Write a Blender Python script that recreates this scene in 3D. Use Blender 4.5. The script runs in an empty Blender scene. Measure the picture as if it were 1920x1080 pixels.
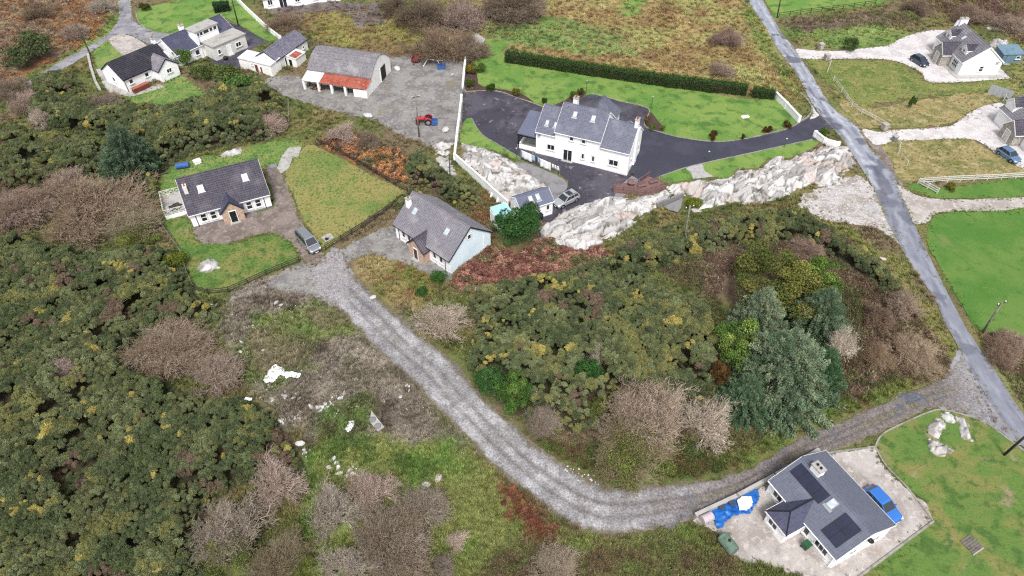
import bpy, bmesh, math, random
import numpy as np
from mathutils import Vector, Matrix
from mathutils.geometry import tessellate_polygon

R = math.radians
scene = bpy.context.scene
col = scene.collection
rng = np.random.default_rng(7)
random.seed(7)

# ------------------------------------------------------------------ camera, sky, sun, exposure
F, PITCH, CAMH = 1306.0, 44.6, 66.0
cam = bpy.data.cameras.new('camera')
cam.sensor_fit = 'HORIZONTAL'; cam.sensor_width = 36.0; cam.lens = F / 1920 * 36.0
cam.clip_start = 0.5; cam.clip_end = 8000
cam_o = bpy.data.objects.new('camera', cam); col.objects.link(cam_o)
cam_o.location = (0, 0, CAMH); cam_o.rotation_euler = (R(90 - PITCH), 0, 0)
scene.camera = cam_o

SUN_ELEV, SUN_AZ = 57.0, 178.0          # azimuth clockwise from +Y: soft light from behind the viewer
world = bpy.data.worlds.new('World'); scene.world = world; world.use_nodes = True
nt = world.node_tree; nt.nodes.clear()
sky = nt.nodes.new('ShaderNodeTexSky'); sky.sky_type = 'NISHITA'; sky.sun_disc = False
sky.sun_elevation = R(SUN_ELEV); sky.sun_rotation = R(SUN_AZ)
sky.air_density = 1.0; sky.dust_density = 4.0; sky.ozone_density = 1.0
hs = nt.nodes.new('ShaderNodeHueSaturation'); hs.inputs['Saturation'].default_value = 0.28   # overcast: grey cloud light
bg = nt.nodes.new('ShaderNodeBackground'); bg.inputs['Strength'].default_value = 0.105
wo = nt.nodes.new('ShaderNodeOutputWorld')
nt.links.new(sky.outputs[0], hs.inputs['Color']); nt.links.new(hs.outputs[0], bg.inputs[0]); nt.links.new(bg.outputs[0], wo.inputs[0])

sun = bpy.data.lights.new('sun', 'SUN'); sun.energy = 1.5; sun.angle = R(12); sun.color = (1.0, 0.985, 0.965)
sun_o = bpy.data.objects.new('sun', sun); col.objects.link(sun_o)
sdir = Vector((math.sin(R(SUN_AZ)) * math.cos(R(SUN_ELEV)), math.cos(R(SUN_AZ)) * math.cos(R(SUN_ELEV)), math.sin(R(SUN_ELEV))))
sun_o.rotation_euler = (-sdir).to_track_quat('-Z', 'Y').to_euler(); sun_o.location = (0, -20, 90)
vs = scene.view_settings
vs.view_transform = 'Standard'; vs.look = 'None'; vs.gamma = 1.0; vs.use_curve_mapping = False
vs.exposure = 0.98
scene.cycles.max_bounces = 4; scene.cycles.diffuse_bounces = 2; scene.cycles.glossy_bounces = 2
scene.cycles.transparent_max_bounces = 4; scene.cycles.use_adaptive_sampling = True
scene.cycles.use_denoising = False; scene.cycles.filter_width = 1.25

# ------------------------------------------------------------------ helpers
_c, _s = math.cos(R(PITCH)), math.sin(R(PITCH))
def P(px, py, z=0.0):
    """map position of a point of the survey photograph that lies at height z"""
    a = (px - 960) / F; b = (540 - py) / F
    d = (a, _c + b * _s, -_s + b * _c); t = (z - CAMH) / d[2]
    return (t * d[0], t * d[1])
def PL(pts): return [P(*p) for p in pts]
def Zm(x0, y0, s, pts): return [P(x0 + x / s, y0 + y / s) for x, y in pts]

def lin(v): v /= 255.0; return v / 12.92 if v <= 0.04045 else ((v + 0.055) / 1.055) ** 2.4
def S(r, g, b, k=0.66):
    c = [lin(v) * k for v in (r, g, b)]; y = .3 * c[0] + .6 * c[1] + .1 * c[2]
    return (*[v * .9 + y * .1 for v in c], 1.0)

def link(o, parent=None):
    col.objects.link(o)
    if parent is not None: o.parent = parent
    return o
def tag(o, label=None, cat=None, group=None, kind=None):
    if label: o['label'] = label
    if cat: o['category'] = cat
    if group: o['group'] = group
    if kind: o['kind'] = kind
    return o
def thing(name, label, cat, loc=(0, 0, 0), rz=0.0, group=None):
    o = bpy.data.objects.new(name, None); o.empty_display_size = 0.3
    if len(loc) == 2: loc = (loc[0], loc[1], 0.0)
    o.location = loc; o.rotation_euler = (0, 0, rz); link(o)
    return tag(o, label, cat, group)
def copy_tree(o, parent=None):
    c = o.copy(); col.objects.link(c); c.parent = parent
    for ch in o.children: copy_tree(ch, c)
    return c

class MB:
    def __init__(s): s.v = []; s.f = []
    def add(s, vs_, fs):
        n = len(s.v); s.v += [tuple(p) for p in vs_]; s.f += [tuple(i + n for i in f) for f in fs]; return s
    def box(s, c, d, rz=0.0, M=None):
        hx, hy, hz = d[0] / 2, d[1] / 2, d[2] / 2
        m = Matrix.Translation(c) @ Matrix.Rotation(rz, 4, 'Z') if M is None else M
        vs_ = [m @ Vector((x * hx, y * hy, z * hz)) for z in (-1, 1) for y in (-1, 1) for x in (-1, 1)]
        return s.add(vs_, [(0, 2, 3, 1), (4, 5, 7, 6), (0, 1, 5, 4), (2, 6, 7, 3), (0, 4, 6, 2), (1, 3, 7, 5)])
    def bar(s, a, b, w, h=None):
        a, b = Vector(a), Vector(b); d = b - a; L = d.length
        if L < 1e-6: return s
        q = d.to_track_quat('X', 'Z'); m = Matrix.Translation((a + b) / 2) @ q.to_matrix().to_4x4()
        return s.box(None, (L, w, h or w), M=m)
    def tube(s, a, b, r0, r1=None, n=8, cap=True):
        a, b = Vector(a), Vector(b); r1 = r0 if r1 is None else r1
        q = (b - a).to_track_quat('Z', 'X').to_matrix()
        vs_ = []
        for c, r in ((a, r0), (b, r1)):
            for i in range(n):
                t = 2 * math.pi * i / n; vs_.append(c + q @ Vector((math.cos(t) * r, math.sin(t) * r, 0)))
        fs = [(i, (i + 1) % n, n + (i + 1) % n, n + i) for i in range(n)]
        if cap: fs += [tuple(range(n - 1, -1, -1)), tuple(range(n, 2 * n))]
        return s.add(vs_, fs)
    def lathe(s, prof, c=(0, 0, 0), n=12):
        vs_ = []
        for r, z in prof:
            for i in range(n):
                t = 2 * math.pi * i / n; vs_.append((c[0] + r * math.cos(t), c[1] + r * math.sin(t), c[2] + z))
        fs = []
        for k in range(len(prof) - 1):
            for i in range(n):
                j = (i + 1) % n; fs.append((k * n + i, k * n + j, (k + 1) * n + j, (k + 1) * n + i))
        fs.append(tuple(range(n - 1, -1, -1))); fs.append(tuple(range((len(prof) - 1) * n, len(prof) * n)))
        return s.add(vs_, fs)
    def loft(s, secs, cap=True):
        n = len(secs[0]); vs_ = [p for q in secs for p in q]; fs = []
        for k in range(len(secs) - 1):
            for i in range(n):
                j = (i + 1) % n; fs.append((k * n + i, k * n + j, (k + 1) * n + j, (k + 1) * n + i))
        if cap: fs.append(tuple(range(n - 1, -1, -1))); fs.append(tuple(range((len(secs) - 1) * n, len(secs) * n)))
        return s.add(vs_, fs)
    def quad(s, a, b, c, d): return s.add([a, b, c, d], [(0, 1, 2, 3)])
    def mesh(s, name, m=None, smooth=False):
        me = bpy.data.meshes.new(name); me.from_pydata(s.v, [], s.f); me.update()
        if m: me.materials.append(m)
        if smooth: me.polygons.foreach_set('use_smooth', [True] * len(me.polygons))
        return me
    def build(s, name, m, parent=None, loc=(0, 0, 0), rz=0.0, smooth=False, bevel=0.0):
        me = s.mesh(name, m, smooth)
        if bevel:
            b = bmesh.new(); b.from_mesh(me)
            bmesh.ops.recalc_face_normals(b, faces=b.faces[:])
            bmesh.ops.bevel(b, geom=b.edges[:], offset=bevel, segments=1, affect='EDGES', clamp_overlap=True)
            b.to_mesh(me); b.free()
        o = bpy.data.objects.new(name, me); o.location = loc; o.rotation_euler = (0, 0, rz)
        return link(o, parent)

_cubes = {}
def ubox(name, m, parent, loc, dims, rot=(0, 0, 0)):
    """a box part that shares one unit mesh per material"""
    if m.name not in _cubes: _cubes[m.name] = MB().box((0, 0, 0), (1, 1, 1)).mesh('box_' + m.name, m)
    o = bpy.data.objects.new(name, _cubes[m.name]); o.location = loc; o.scale = dims; o.rotation_euler = rot
    return link(o, parent)
def ubar(name, m, parent, a, b, w, h):
    a, b = Vector(a), Vector(b); d = b - a
    o = ubox(name, m, parent, (a + b) / 2, (d.length, w, h)); o.rotation_euler = d.to_track_quat('X', 'Z').to_euler(); return o

def tri_mesh(name, tris, m, cols=None, smooth=False):
    """tris (N,3,3) -> mesh; cols (N,3) colour of each face"""
    N = len(tris); me = bpy.data.meshes.new(name)
    me.vertices.add(N * 3); me.vertices.foreach_set('co', np.ascontiguousarray(tris, dtype=np.float32).ravel())
    me.loops.add(N * 3); me.loops.foreach_set('vertex_index', np.arange(N * 3, dtype=np.int32))
    me.polygons.add(N); me.polygons.foreach_set('loop_start', np.arange(0, N * 3, 3, dtype=np.int32))
    if cols is not None:
        a = me.color_attributes.new('Col', 'FLOAT_COLOR', 'POINT')
        c = np.ones((N, 3, 4), np.float32); c[:, :, :3] = np.asarray(cols)[:, None, :]
        a.data.foreach_set('color', c.ravel())
    me.materials.append(m); me.update(calc_edges=True)
    return me

# lattice noise
_T = rng.random((256, 256))
def vnoise(x, y):
    xi = np.floor(x).astype(int); yi = np.floor(y).astype(int); fx = x - xi; fy = y - yi
    fx = fx * fx * (3 - 2 * fx); fy = fy * fy * (3 - 2 * fy)
    a = _T[xi & 255, yi & 255]; b = _T[(xi + 1) & 255, yi & 255]; c = _T[xi & 255, (yi + 1) & 255]; d = _T[(xi + 1) & 255, (yi + 1) & 255]
    return (a * (1 - fx) + b * fx) * (1 - fy) + (c * (1 - fx) + d * fx) * fy
def fbm(x, y, sc=1.0, oct=4, seed=0.0):
    x = np.asarray(x) / sc + seed * 17.3 + 500; y = np.asarray(y) / sc + seed * 9.1 + 500
    v = 0; a = 0.5; t = 0
    for i in range(oct): v = v + a * vnoise(x, y); t += a; x = x * 2.03 + 11.7; y = y * 2.03 + 5.3; a *= 0.55
    return v / t
def sstep(a, b, x): t = np.clip((x - a) / (b - a), 0, 1); return t * t * (3 - 2 * t)
def pip(poly, X, Y):
    X = np.asarray(X); Y = np.asarray(Y); ins = np.zeros(X.shape, bool); n = len(poly)
    for i in range(n):
        x0, y0 = poly[i]; x1, y1 = poly[(i + 1) % n]
        if y0 == y1: continue
        c = (y0 > Y) != (y1 > Y); ins ^= c & (X < (x1 - x0) * (Y - y0) / (y1 - y0) + x0)
    return ins
def edge_dist(poly, X, Y):
    d = np.full(np.shape(X), 1e9); n = len(poly)
    for i in range(n):
        x0, y0 = poly[i]; x1, y1 = poly[(i + 1) % n]; dx, dy = x1 - x0, y1 - y0
        t = np.clip(((X - x0) * dx + (Y - y0) * dy) / (dx * dx + dy * dy + 1e-9), 0, 1)
        d = np.minimum(d, np.hypot(X - x0 - t * dx, Y - y0 - t * dy))
    return d
def smooth_poly(pts, n=4, closed=True, jit=0.0, seed=0):
    """Catmull-Rom through the points, optional natural jitter of the edge"""
    p = [np.array(q, float) for q in pts]; N = len(p); out = []
    rg = np.random.default_rng(seed)
    for i in range(N if closed else N - 1):
        if closed: a, b, c, d = p[i - 1], p[i], p[(i + 1) % N], p[(i + 2) % N]
        else: a, b, c, d = p[max(i - 1, 0)], p[i], p[i + 1], p[min(i + 2, N - 1)]
        for k in range(n):
            t = k / n
            q = 0.5 * ((2 * b) + (-a + c) * t + (2 * a - 5 * b + 4 * c - d) * t * t + (-a + 3 * b - 3 * c + d) * t ** 3)
            out.append(q + rg.normal(0, jit, 2) if jit else q)
    if not closed: out.append(p[-1])
    return [tuple(q) for q in out]

# ------------------------------------------------------------------ materials
_mats = {}
def new_mat(name):
    m = bpy.data.materials.new(name); m.use_nodes = True; n = m.node_tree; n.nodes.clear()
    out = n.nodes.new('ShaderNodeOutputMaterial'); b = n.nodes.new('ShaderNodeBsdfPrincipled')
    n.links.new(b.outputs[0], out.inputs[0]); return m, n, b
def mixc(n, fac, a, b, mode='MIX'):
    x = n.nodes.new('ShaderNodeMix'); x.data_type = 'RGBA'; x.blend_type = mode
    for sock, v in ((x.inputs[0], fac), (x.inputs[6], a), (x.inputs[7], b)):
        if hasattr(v, 'is_linked'): n.links.new(v, sock)
        else: sock.default_value = v
    return x.outputs[2]
def noise(n, co, scale, detail=5, rough=0.55, dist=0.0):
    t = n.nodes.new('ShaderNodeTexNoise'); t.inputs['Scale'].default_value = scale; t.inputs['Detail'].default_value = detail
    t.inputs['Roughness'].default_value = rough; t.inputs['Distortion'].default_value = dist
    n.links.new(co, t.inputs['Vector']); return t.outputs[0]
def ramp(n, v, a, b):
    r = n.nodes.new('ShaderNodeMapRange'); r.inputs[1].default_value = a; r.inputs[2].default_value = b
    r.interpolation_type = 'SMOOTHSTEP'; n.links.new(v, r.inputs[0]); return r.outputs[0]
def pmat(name, layers, rough=0.8, bump=0.0, bscale=8.0, spec=0.3, metallic=0.0, coord='pos', rough2=None, coat=0.0):
    """layers: first colour, then (colour, noise scale, lo, hi) laid over it"""
    if name in _mats: return _mats[name]
    m, n, b = new_mat(name)
    if coord == 'pos': co = n.nodes.new('ShaderNodeNewGeometry').outputs['Position']
    else: co = n.nodes.new('ShaderNodeTexCoord').outputs['Object']
    c = layers[0]
    for i, (c2, sc, lo, hi) in enumerate(layers[1:]):
        f = ramp(n, noise(n, co, sc, 6, 0.6, 0.3), lo, hi); c = mixc(n, f, c, c2)
    if hasattr(c, 'is_linked'): n.links.new(c, b.inputs['Base Color'])
    else: b.inputs['Base Color'].default_value = c
    b.inputs['Roughness'].default_value = rough; b.inputs['Specular IOR Level'].default_value = spec
    b.inputs['Metallic'].default_value = metallic; b.inputs['Coat Weight'].default_value = coat
    if rough2 is not None:
        rr = n.nodes.new('ShaderNodeMapRange'); rr.inputs[3].default_value = rough; rr.inputs[4].default_value = rough2
        n.links.new(ramp(n, noise(n, co, 0.35, 4), 0.45, 0.6), rr.inputs[0]); n.links.new(rr.outputs[0], b.inputs['Roughness'])
    if bump:
        bp = n.nodes.new('ShaderNodeBump'); bp.inputs['Strength'].default_value = 1.0; bp.inputs['Distance'].default_value = bump
        n.links.new(noise(n, co, bscale, 6, 0.65), bp.inputs['Height']); n.links.new(bp.outputs[0], b.inputs['Normal'])
    _mats[name] = m; return m
def leaf_mat(name, instancer=False, rnd=0.25):
    m, n, b = new_mat(name)
    a = n.nodes.new('ShaderNodeAttribute'); a.attribute_name = 'Col'; c = a.outputs['Color']
    if instancer:
        t = n.nodes.new('ShaderNodeAttribute'); t.attribute_type = 'INSTANCER'; t.attribute_name = 'tint'
        c = mixc(n, 1.0, c, t.outputs['Color'], 'MULTIPLY')
    else:
        oi = n.nodes.new('ShaderNodeObjectInfo'); r = n.nodes.new('ShaderNodeMapRange')
        r.inputs[3].default_value = 1 - rnd; r.inputs[4].default_value = 1 + rnd; n.links.new(oi.outputs['Random'], r.inputs[0])
        v = n.nodes.new('ShaderNodeVectorMath'); v.operation = 'SCALE'; n.links.new(c, v.inputs[0]); n.links.new(r.outputs[0], v.inputs['Scale']); c = v.outputs[0]
    n.links.new(c, b.inputs['Base Color']); b.inputs['Roughness'].default_value = 0.75; b.inputs['Specular IOR Level'].default_value = 0.15
    return m

M = {}
M['white'] = pmat('white_render', [S(252, 252, 252, .9), (S(236, 237, 237, .88), 0.9, .5, .8), (S(186, 187, 180, .84), 0.25, .72, .95)], .85, .004, 30)
M['white_clean'] = pmat('white_upvc', [S(252, 252, 252, .88), (S(235, 236, 238, .86), 1.2, .5, .8)], .45)
M['white_blue'] = pmat('pale_blue_render', [S(226, 242, 250, .9), (S(212, 234, 244, .88), 0.6, .45, .75)], .85, .003, 30)
M['offwhite'] = pmat('weathered_render', [S(232, 230, 224, .8), (S(205, 200, 192, .78), 0.8, .45, .75), (S(130, 126, 118, .75), 0.5, .66, .9)], .9, .006, 20)
M['wall_old'] = pmat('old_whitewash', [S(250, 248, 244, .86), (S(226, 222, 214, .84), 1.1, .45, .75), (S(140, 134, 124, .75), 0.9, .66, .9)], .92, .012, 12)
M['stone'] = pmat('tan_brick', [S(206, 176, 154, .8), (S(176, 146, 124, .8), 3.5, .45, .6), (S(226, 206, 188, .8), 5, .58, .75)], .9, .02, 9)
M['stone_grey'] = pmat('grey_cut_stone', [S(196, 188, 176, .7), (S(150, 142, 130, .7), 3.5, .45, .6), (S(220, 212, 200, .7), 5, .58, .75)], .9, .02, 9)
M['glass'] = pmat('window_glass', [(0.012, 0.014, 0.018, 1), ((0.03, 0.034, 0.04, 1), 0.9, .4, .6)], .06, 0, spec=.6)
M['skyglass'] = pmat('rooflight_glass', [S(196, 212, 228, .62), (S(220, 230, 238, .7), 1.2, .4, .6)], .08, 0, spec=.8)  # pale base colour carries the sky's reflection in the panes
M['carglass'] = pmat('car_glass', [(0.02, 0.024, 0.03, 1)], .05, 0, spec=.9)
M['black'] = pmat('black_plastic', [(0.012, 0.012, 0.014, 1)], .5)
M['fascia_dark'] = pmat('dark_fascia', [S(52, 54, 66)], .5)
M['rubber'] = pmat('tyre_rubber', [(0.02, 0.02, 0.021, 1)], .85)
M['rim'] = pmat('alloy_rim', [(0.35, 0.36, 0.38, 1)], .35, metallic=.7)
M['silver'] = pmat('silver_paint', [(0.50, 0.52, 0.53, 1)], .28, metallic=.55, coat=.6)
M['gunmetal'] = pmat('dark_metallic_paint', [(0.46, 0.475, 0.50, 1)], .26, metallic=.85, coat=.8)
M['navy'] = pmat('navy_metallic_paint', [(0.06, 0.085, 0.13, 1)], .26, metallic=.7, coat=.8)
M['midblue'] = pmat('mid_blue_paint', [(0.16, 0.27, 0.45, 1)], .3, metallic=.6, coat=.7)
M['brightblue'] = pmat('bright_blue_paint', [(0.035, 0.17, 0.55, 1)], .28, metallic=.3, coat=.8)
M['headlight'] = pmat('headlight_lens', [(0.75, 0.78, 0.8, 1)], .15, spec=.8)
M['taillight'] = pmat('taillight_lens', [(0.35, 0.02, 0.02, 1)], .2, spec=.6)
M['fence_dark'] = pmat('weathered_dark_timber', [S(62, 54, 50), (S(92, 84, 78), 3, .45, .7)], .9)
M['fence_grey'] = pmat('grey_timber', [S(128, 122, 112), (S(90, 84, 78), 3, .45, .7)], .9)
M['fence_white'] = pmat('white_painted_timber', [S(222, 220, 214, .78), (S(180, 178, 168, .74), 1.5, .5, .75)], .7)
M['pole'] = pmat('old_pole_timber', [S(150, 146, 132), (S(104, 98, 88), 1.5, .4, .7)], .9)
M['pole_dark'] = pmat('tarred_pole_timber', [S(74, 68, 64), (S(110, 100, 92), 1.5, .5, .75)], .9)
M['metal'] = pmat('galvanised_metal', [(0.35, 0.36, 0.37, 1)], .45, metallic=.6)
M['deck'] = pmat('brown_stained_deck', [S(150, 114, 110), (S(124, 92, 88), 2.5, .4, .7)], .7)
M['concrete'] = pmat('pale_concrete', [S(196, 192, 186), (S(168, 164, 158), 0.8, .45, .7), (S(140, 136, 128), 2.5, .62, .8)], .92, .006, 14)
M['concrete_d'] = pmat('grey_concrete', [S(150, 148, 150), (S(120, 118, 120), 0.7, .45, .7), (S(176, 172, 170), 1.6, .6, .8)], .92, .006, 14)
M['kerb'] = pmat('kerb_concrete', [S(172, 168, 160), (S(132, 130, 116), 1.2, .42, .68)], .92)
M['rust'] = pmat('rusted_red_iron', [S(190, 98, 76), (S(162, 78, 60), 0.9, .42, .62), (S(214, 160, 140), 1.4, .56, .74)], .75)
M['iron_pale'] = pmat('pale_galvanised_sheet', [S(228, 230, 232, .8), (S(206, 206, 206, .78), 0.8, .45, .7), (S(190, 120, 96, .7), 1.3, .72, .85)], .6)
M['clay'] = pmat('terracotta', [S(190, 110, 80)], .85)
M['red'] = pmat('red_tractor_paint', [S(214, 40, 58)], .45)
M['red_dull'] = pmat('faded_red_paint', [S(140, 66, 62), (S(96, 50, 46), 2, .5, .75)], .7)
M['blue_paint'] = pmat('faded_blue_paint', [S(60, 108, 180), (S(42, 78, 140), 2, .5, .75)], .6)
M['blue_tarp'] = pmat('blue_tarpaulin', [S(22, 120, 214), (S(14, 88, 176), 1.2, .45, .65), (S(90, 176, 238), 2.5, .6, .75)], .35, .02, 5)
M['aqua'] = pmat('aqua_sheet', [S(150, 218, 226, .8), (S(176, 228, 232, .8), 2, .4, .7)], .35)
M['cloth_white'] = pmat('white_laundry', [S(250, 250, 250, .88), (S(230, 230, 232, .85), 2, .4, .7)], .9)
M['cloth_blue'] = pmat('pale_blue_laundry', [S(176, 214, 232, .8)], .9)
M['cloth_navy'] = pmat('dark_laundry', [S(70, 84, 104)], .9)
M['plastic_white'] = pmat('white_plastic_sheet', [S(250, 251, 252, .88), (S(224, 228, 232, .86), 1.0, .5, .75)], .45)
M['green_plastic'] = pmat('green_plastic', [S(44, 104, 66), (S(34, 84, 54), 1.5, .5, .7)], .45)
M['tank_green'] = pmat('weathered_green_tank', [S(112, 138, 120), (S(84, 106, 92), 1.2, .45, .65), (S(140, 150, 140), 2.5, .6, .75)], .7)
M['tank_pink'] = pmat('pale_drum_plastic', [S(214, 198, 204), (S(190, 172, 176), 1.5, .5, .75)], .6)
M['shed_blue'] = pmat('blue_grey_shed_paint', [S(118, 150, 170), (S(98, 128, 148), 1.0, .45, .7)], .7)
M['bark'] = pmat('brown_bark', [S(96, 80, 66), (S(66, 54, 46), 4, .45, .65)], .95)
M['soil'] = pmat('bed_soil', [S(92, 70, 66), (S(66, 50, 48), 2, .45, .65), (S(120, 100, 92), 4, .6, .75)], .95, .04, 5)
M['panel'] = pmat('solar_cell_black', [S(38, 42, 66), (S(44, 48, 76), 0.6, .4, .7)], .22, spec=.6)
def roof_mat(name, c1, c2, c3, tile=0.3, depth=0.02, rough=0.7):
    """tile columns as fine relief along local X; courses are geometry"""
    m, n, b = new_mat(name); co = n.nodes.new('ShaderNodeTexCoord').outputs['Object']
    pos = n.nodes.new('ShaderNodeNewGeometry').outputs['Position']
    c = mixc(n, ramp(n, noise(n, pos, 3.2, 4), .42, .62), c1, c2)
    c = mixc(n, ramp(n, noise(n, pos, 0.45, 5), .5, .75), c, c3)
    n.links.new(c, b.inputs['Base Color']); b.inputs['Roughness'].default_value = rough; b.inputs['Specular IOR Level'].default_value = .35
    w = n.nodes.new('ShaderNodeTexWave'); w.wave_type = 'BANDS'; w.bands_direction = 'X'; w.inputs['Scale'].default_value = 0.314 / tile
    n.links.new(co, w.inputs[0]); bp = n.nodes.new('ShaderNodeBump'); bp.inputs['Distance'].default_value = depth
    n.links.new(w.outputs[0], bp.inputs['Height']); n.links.new(bp.outputs[0], b.inputs['Normal'])
    M[name] = m; return m
roof_mat('tile_char', S(74, 70, 84), S(92, 86, 100), S(112, 106, 116), .33, .03, .6)
roof_mat('tile_black', S(52, 50, 62), S(66, 64, 76), S(84, 80, 90), .33, .03, .6)
roof_mat('tile_grey', S(142, 138, 146), S(126, 122, 132), S(166, 160, 164), .33, .03, .65)
roof_mat('slate_blue', S(118, 121, 140), S(102, 105, 124), S(134, 136, 152), .28, .008, .55)
roof_mat('slate_smooth', S(114, 119, 143), S(106, 111, 134), S(122, 127, 150), .28, .005, .5)
roof_mat('slate_solar', S(112, 117, 134), S(104, 109, 126), S(122, 127, 144), .28, .005, .5)
roof_mat('slate_dark', S(84, 86, 112), S(74, 76, 100), S(100, 100, 122), .28, .008, .55)
roof_mat('slate_old', S(112, 108, 128), S(140, 138, 152), S(88, 84, 104), .4, .02, .75)
roof_mat('barn_sheet', S(150, 146, 150), S(128, 124, 130), S(172, 168, 170), .2, .04, .85)
roof_mat('iron_rust', S(212, 84, 60), S(184, 66, 48), S(232, 150, 124), .4, .05, .7)
roof_mat('flat_grey', S(196, 192, 186), S(178, 174, 170), S(154, 150, 144), .8, .002, .9)
# ------------------------------------------------------------------ setting: ground, roads, drives, lawns
def col_mat(name, sp=7.0, amt=0.5, bump=0.05, bscale=5.0, rough=0.92, sp2=1.3, amt2=0.25):
    m, n, b = new_mat(name); a = n.nodes.new('ShaderNodeAttribute'); a.attribute_name = 'Col'
    co = n.nodes.new('ShaderNodeNewGeometry').outputs['Position']; c = a.outputs['Color']
    for s_, am in ((sp, amt), (sp2, amt2)):
        r = n.nodes.new('ShaderNodeMapRange'); r.inputs[1].default_value = .3; r.inputs[2].default_value = .7
        r.inputs[3].default_value = 1 - am; r.inputs[4].default_value = 1 + am
        n.links.new(noise(n, co, s_, 5, .7), r.inputs[0])
        v = n.nodes.new('ShaderNodeVectorMath'); v.operation = 'SCALE'; n.links.new(c, v.inputs[0]); n.links.new(r.outputs[0], v.inputs['Scale']); c = v.outputs[0]
    n.links.new(c, b.inputs['Base Color']); b.inputs['Roughness'].default_value = rough; b.inputs['Specular IOR Level'].default_value = .2
    bp = n.nodes.new('ShaderNodeBump'); bp.inputs['Distance'].default_value = bump
    n.links.new(noise(n, co, bscale, 6, .7), bp.inputs['Height']); n.links.new(bp.outputs[0], b.inputs['Normal'])
    return m
M['ground'] = col_mat('rough_ground', 5.0, .38, .12, 3.5)
M['track'] = col_mat('loose_gravel', 5.0, .55, .07, 6.0, sp2=1.4, amt2=.22)
M['road'] = col_mat('worn_chip_seal', 12.0, .10, .008, 20.0, rough=.8, sp2=.7, amt2=.12)
M['lawn'] = pmat('mown_lawn', [S(104, 150, 50), (S(132, 162, 66), 0.13, .40, .58), (S(78, 122, 42), 0.40, .48, .64), (S(150, 158, 88), 1.1, .56, .72), (S(96, 130, 52), 5.0, .52, .72)], .9, .05, 6)
M['lawn_deep'] = pmat('lush_lawn', [S(78, 130, 36), (S(104, 140, 52), 0.11, .40, .60), (S(134, 142, 78), 0.09, .62, .74), (S(74, 124, 34), 0.7, .5, .7), (S(110, 150, 50), 3.5, .56, .75)], .9, .05, 6)
M['lawn_mix'] = pmat('patchy_lawn', [S(102, 136, 52), (S(140, 138, 70), 0.22, .44, .60), (S(78, 114, 42), 0.6, .48, .64), (S(156, 144, 104), 0.4, .58, .70), (S(70, 98, 34), 3.0, .55, .75)], .95, .09, 4)
M['lawn_gold'] = pmat('rough_yellowing_grass', [S(118, 142, 62), (S(160, 152, 84), 0.085, .36, .57), (S(104, 134, 60), 0.5, .52, .70), (S(176, 160, 104), 1.6, .55, .74), (S(104, 110, 52), 3.5, .58, .78)], .95, .14, 3.2)
M['grass_wild'] = pmat('wild_green_grass', [S(108, 146, 60), (S(142, 158, 76), 0.3, .42, .6), (S(82, 122, 52), 0.8, .5, .68), (S(168, 166, 110), 2.5, .58, .75)], .95, .12, 3.5)
M['straw'] = pmat('straw_meadow', [S(164, 148, 92), (S(128, 128, 66), 0.16, .42, .58), (S(186, 168, 118), 0.7, .46, .66), (S(112, 96, 62), 1.6, .58, .72), (S(96, 118, 50), 0.25, .6, .72)], .95, .14, 3.0)
M['mixmeadow'] = pmat('olive_meadow', [S(134, 140, 68), (S(106, 128, 52), 0.2, .42, .58), (S(160, 150, 84), 0.6, .48, .66), (S(80, 98, 40), 1.6, .6, .74)], .95, .14, 3.0)
M['tarmac'] = pmat('drive_tarmac', [S(72, 69, 82), (S(94, 90, 102), 0.16, .46, .6), (S(60, 58, 72), 0.5, .5, .7), (S(150, 142, 148), 0.9, .60, .70), (S(128, 120, 124), 2.2, .62, .74)], .75, .006, 25, rough2=.55)
M['tarmac_smooth'] = pmat('smooth_tarmac', [S(66, 66, 82), (S(76, 75, 92), 0.2, .46, .6), (S(120, 116, 128), 1.2, .68, .76)], .7, .006, 25)
M['farm_gravel'] = pmat('farm_gravel', [S(156, 153, 150), (S(132, 127, 125), 0.35, .42, .58), (S(178, 174, 170), 1.8, .5, .68), (S(100, 96, 95), 3.6, .56, .72), (S(138, 132, 106), 0.2, .58, .70), (S(112, 104, 100), 0.12, .60, .70)], .95, .05, 7)
M['pale_gravel'] = pmat('pale_gravel', [S(226, 220, 220), (S(206, 198, 198), 0.35, .44, .62), (S(240, 236, 234), 1.6, .5, .7), (S(186, 172, 168), 4.5, .6, .76)], .95, .03, 9)
M['pink_gravel'] = pmat('pinkish_gravel', [S(200, 191, 185), (S(174, 163, 156), 0.3, .44, .62), (S(222, 212, 206), 1.6, .5, .7), (S(128, 116, 104), 3.5, .60, .74), (S(150, 142, 118), 0.5, .64, .74)], .95, .03, 9)
M['brown_gravel'] = pmat('brown_gravel', [S(150, 136, 128), (S(124, 110, 102), 0.35, .42, .6), (S(170, 158, 150), 1.4, .5, .7), (S(92, 80, 70), 3.0, .58, .74)], .95, .04, 7)
M['rubble'] = pmat('stony_pull_in', [S(202, 196, 194), (S(170, 160, 152), 0.4, .44, .6), (S(140, 132, 104), 0.22, .56, .70), (S(236, 232, 230), 2.8, .52, .66), (S(128, 112, 100), 4.5, .56, .7), (S(172, 176, 188), 0.16, .6, .68)], .95, .06, 6)
M['lane'] = pmat('old_lane_tarmac', [S(146, 144, 152), (S(170, 168, 172), 0.3, .42, .6), (S(110, 108, 118), 0.8, .52, .68), (S(190, 186, 186), 2.2, .58, .72)], .85, .01, 12)
M['paving'] = pmat('paving_slabs', [S(192, 188, 186), (S(170, 166, 166), 1.2, .45, .65)], .9)

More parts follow.
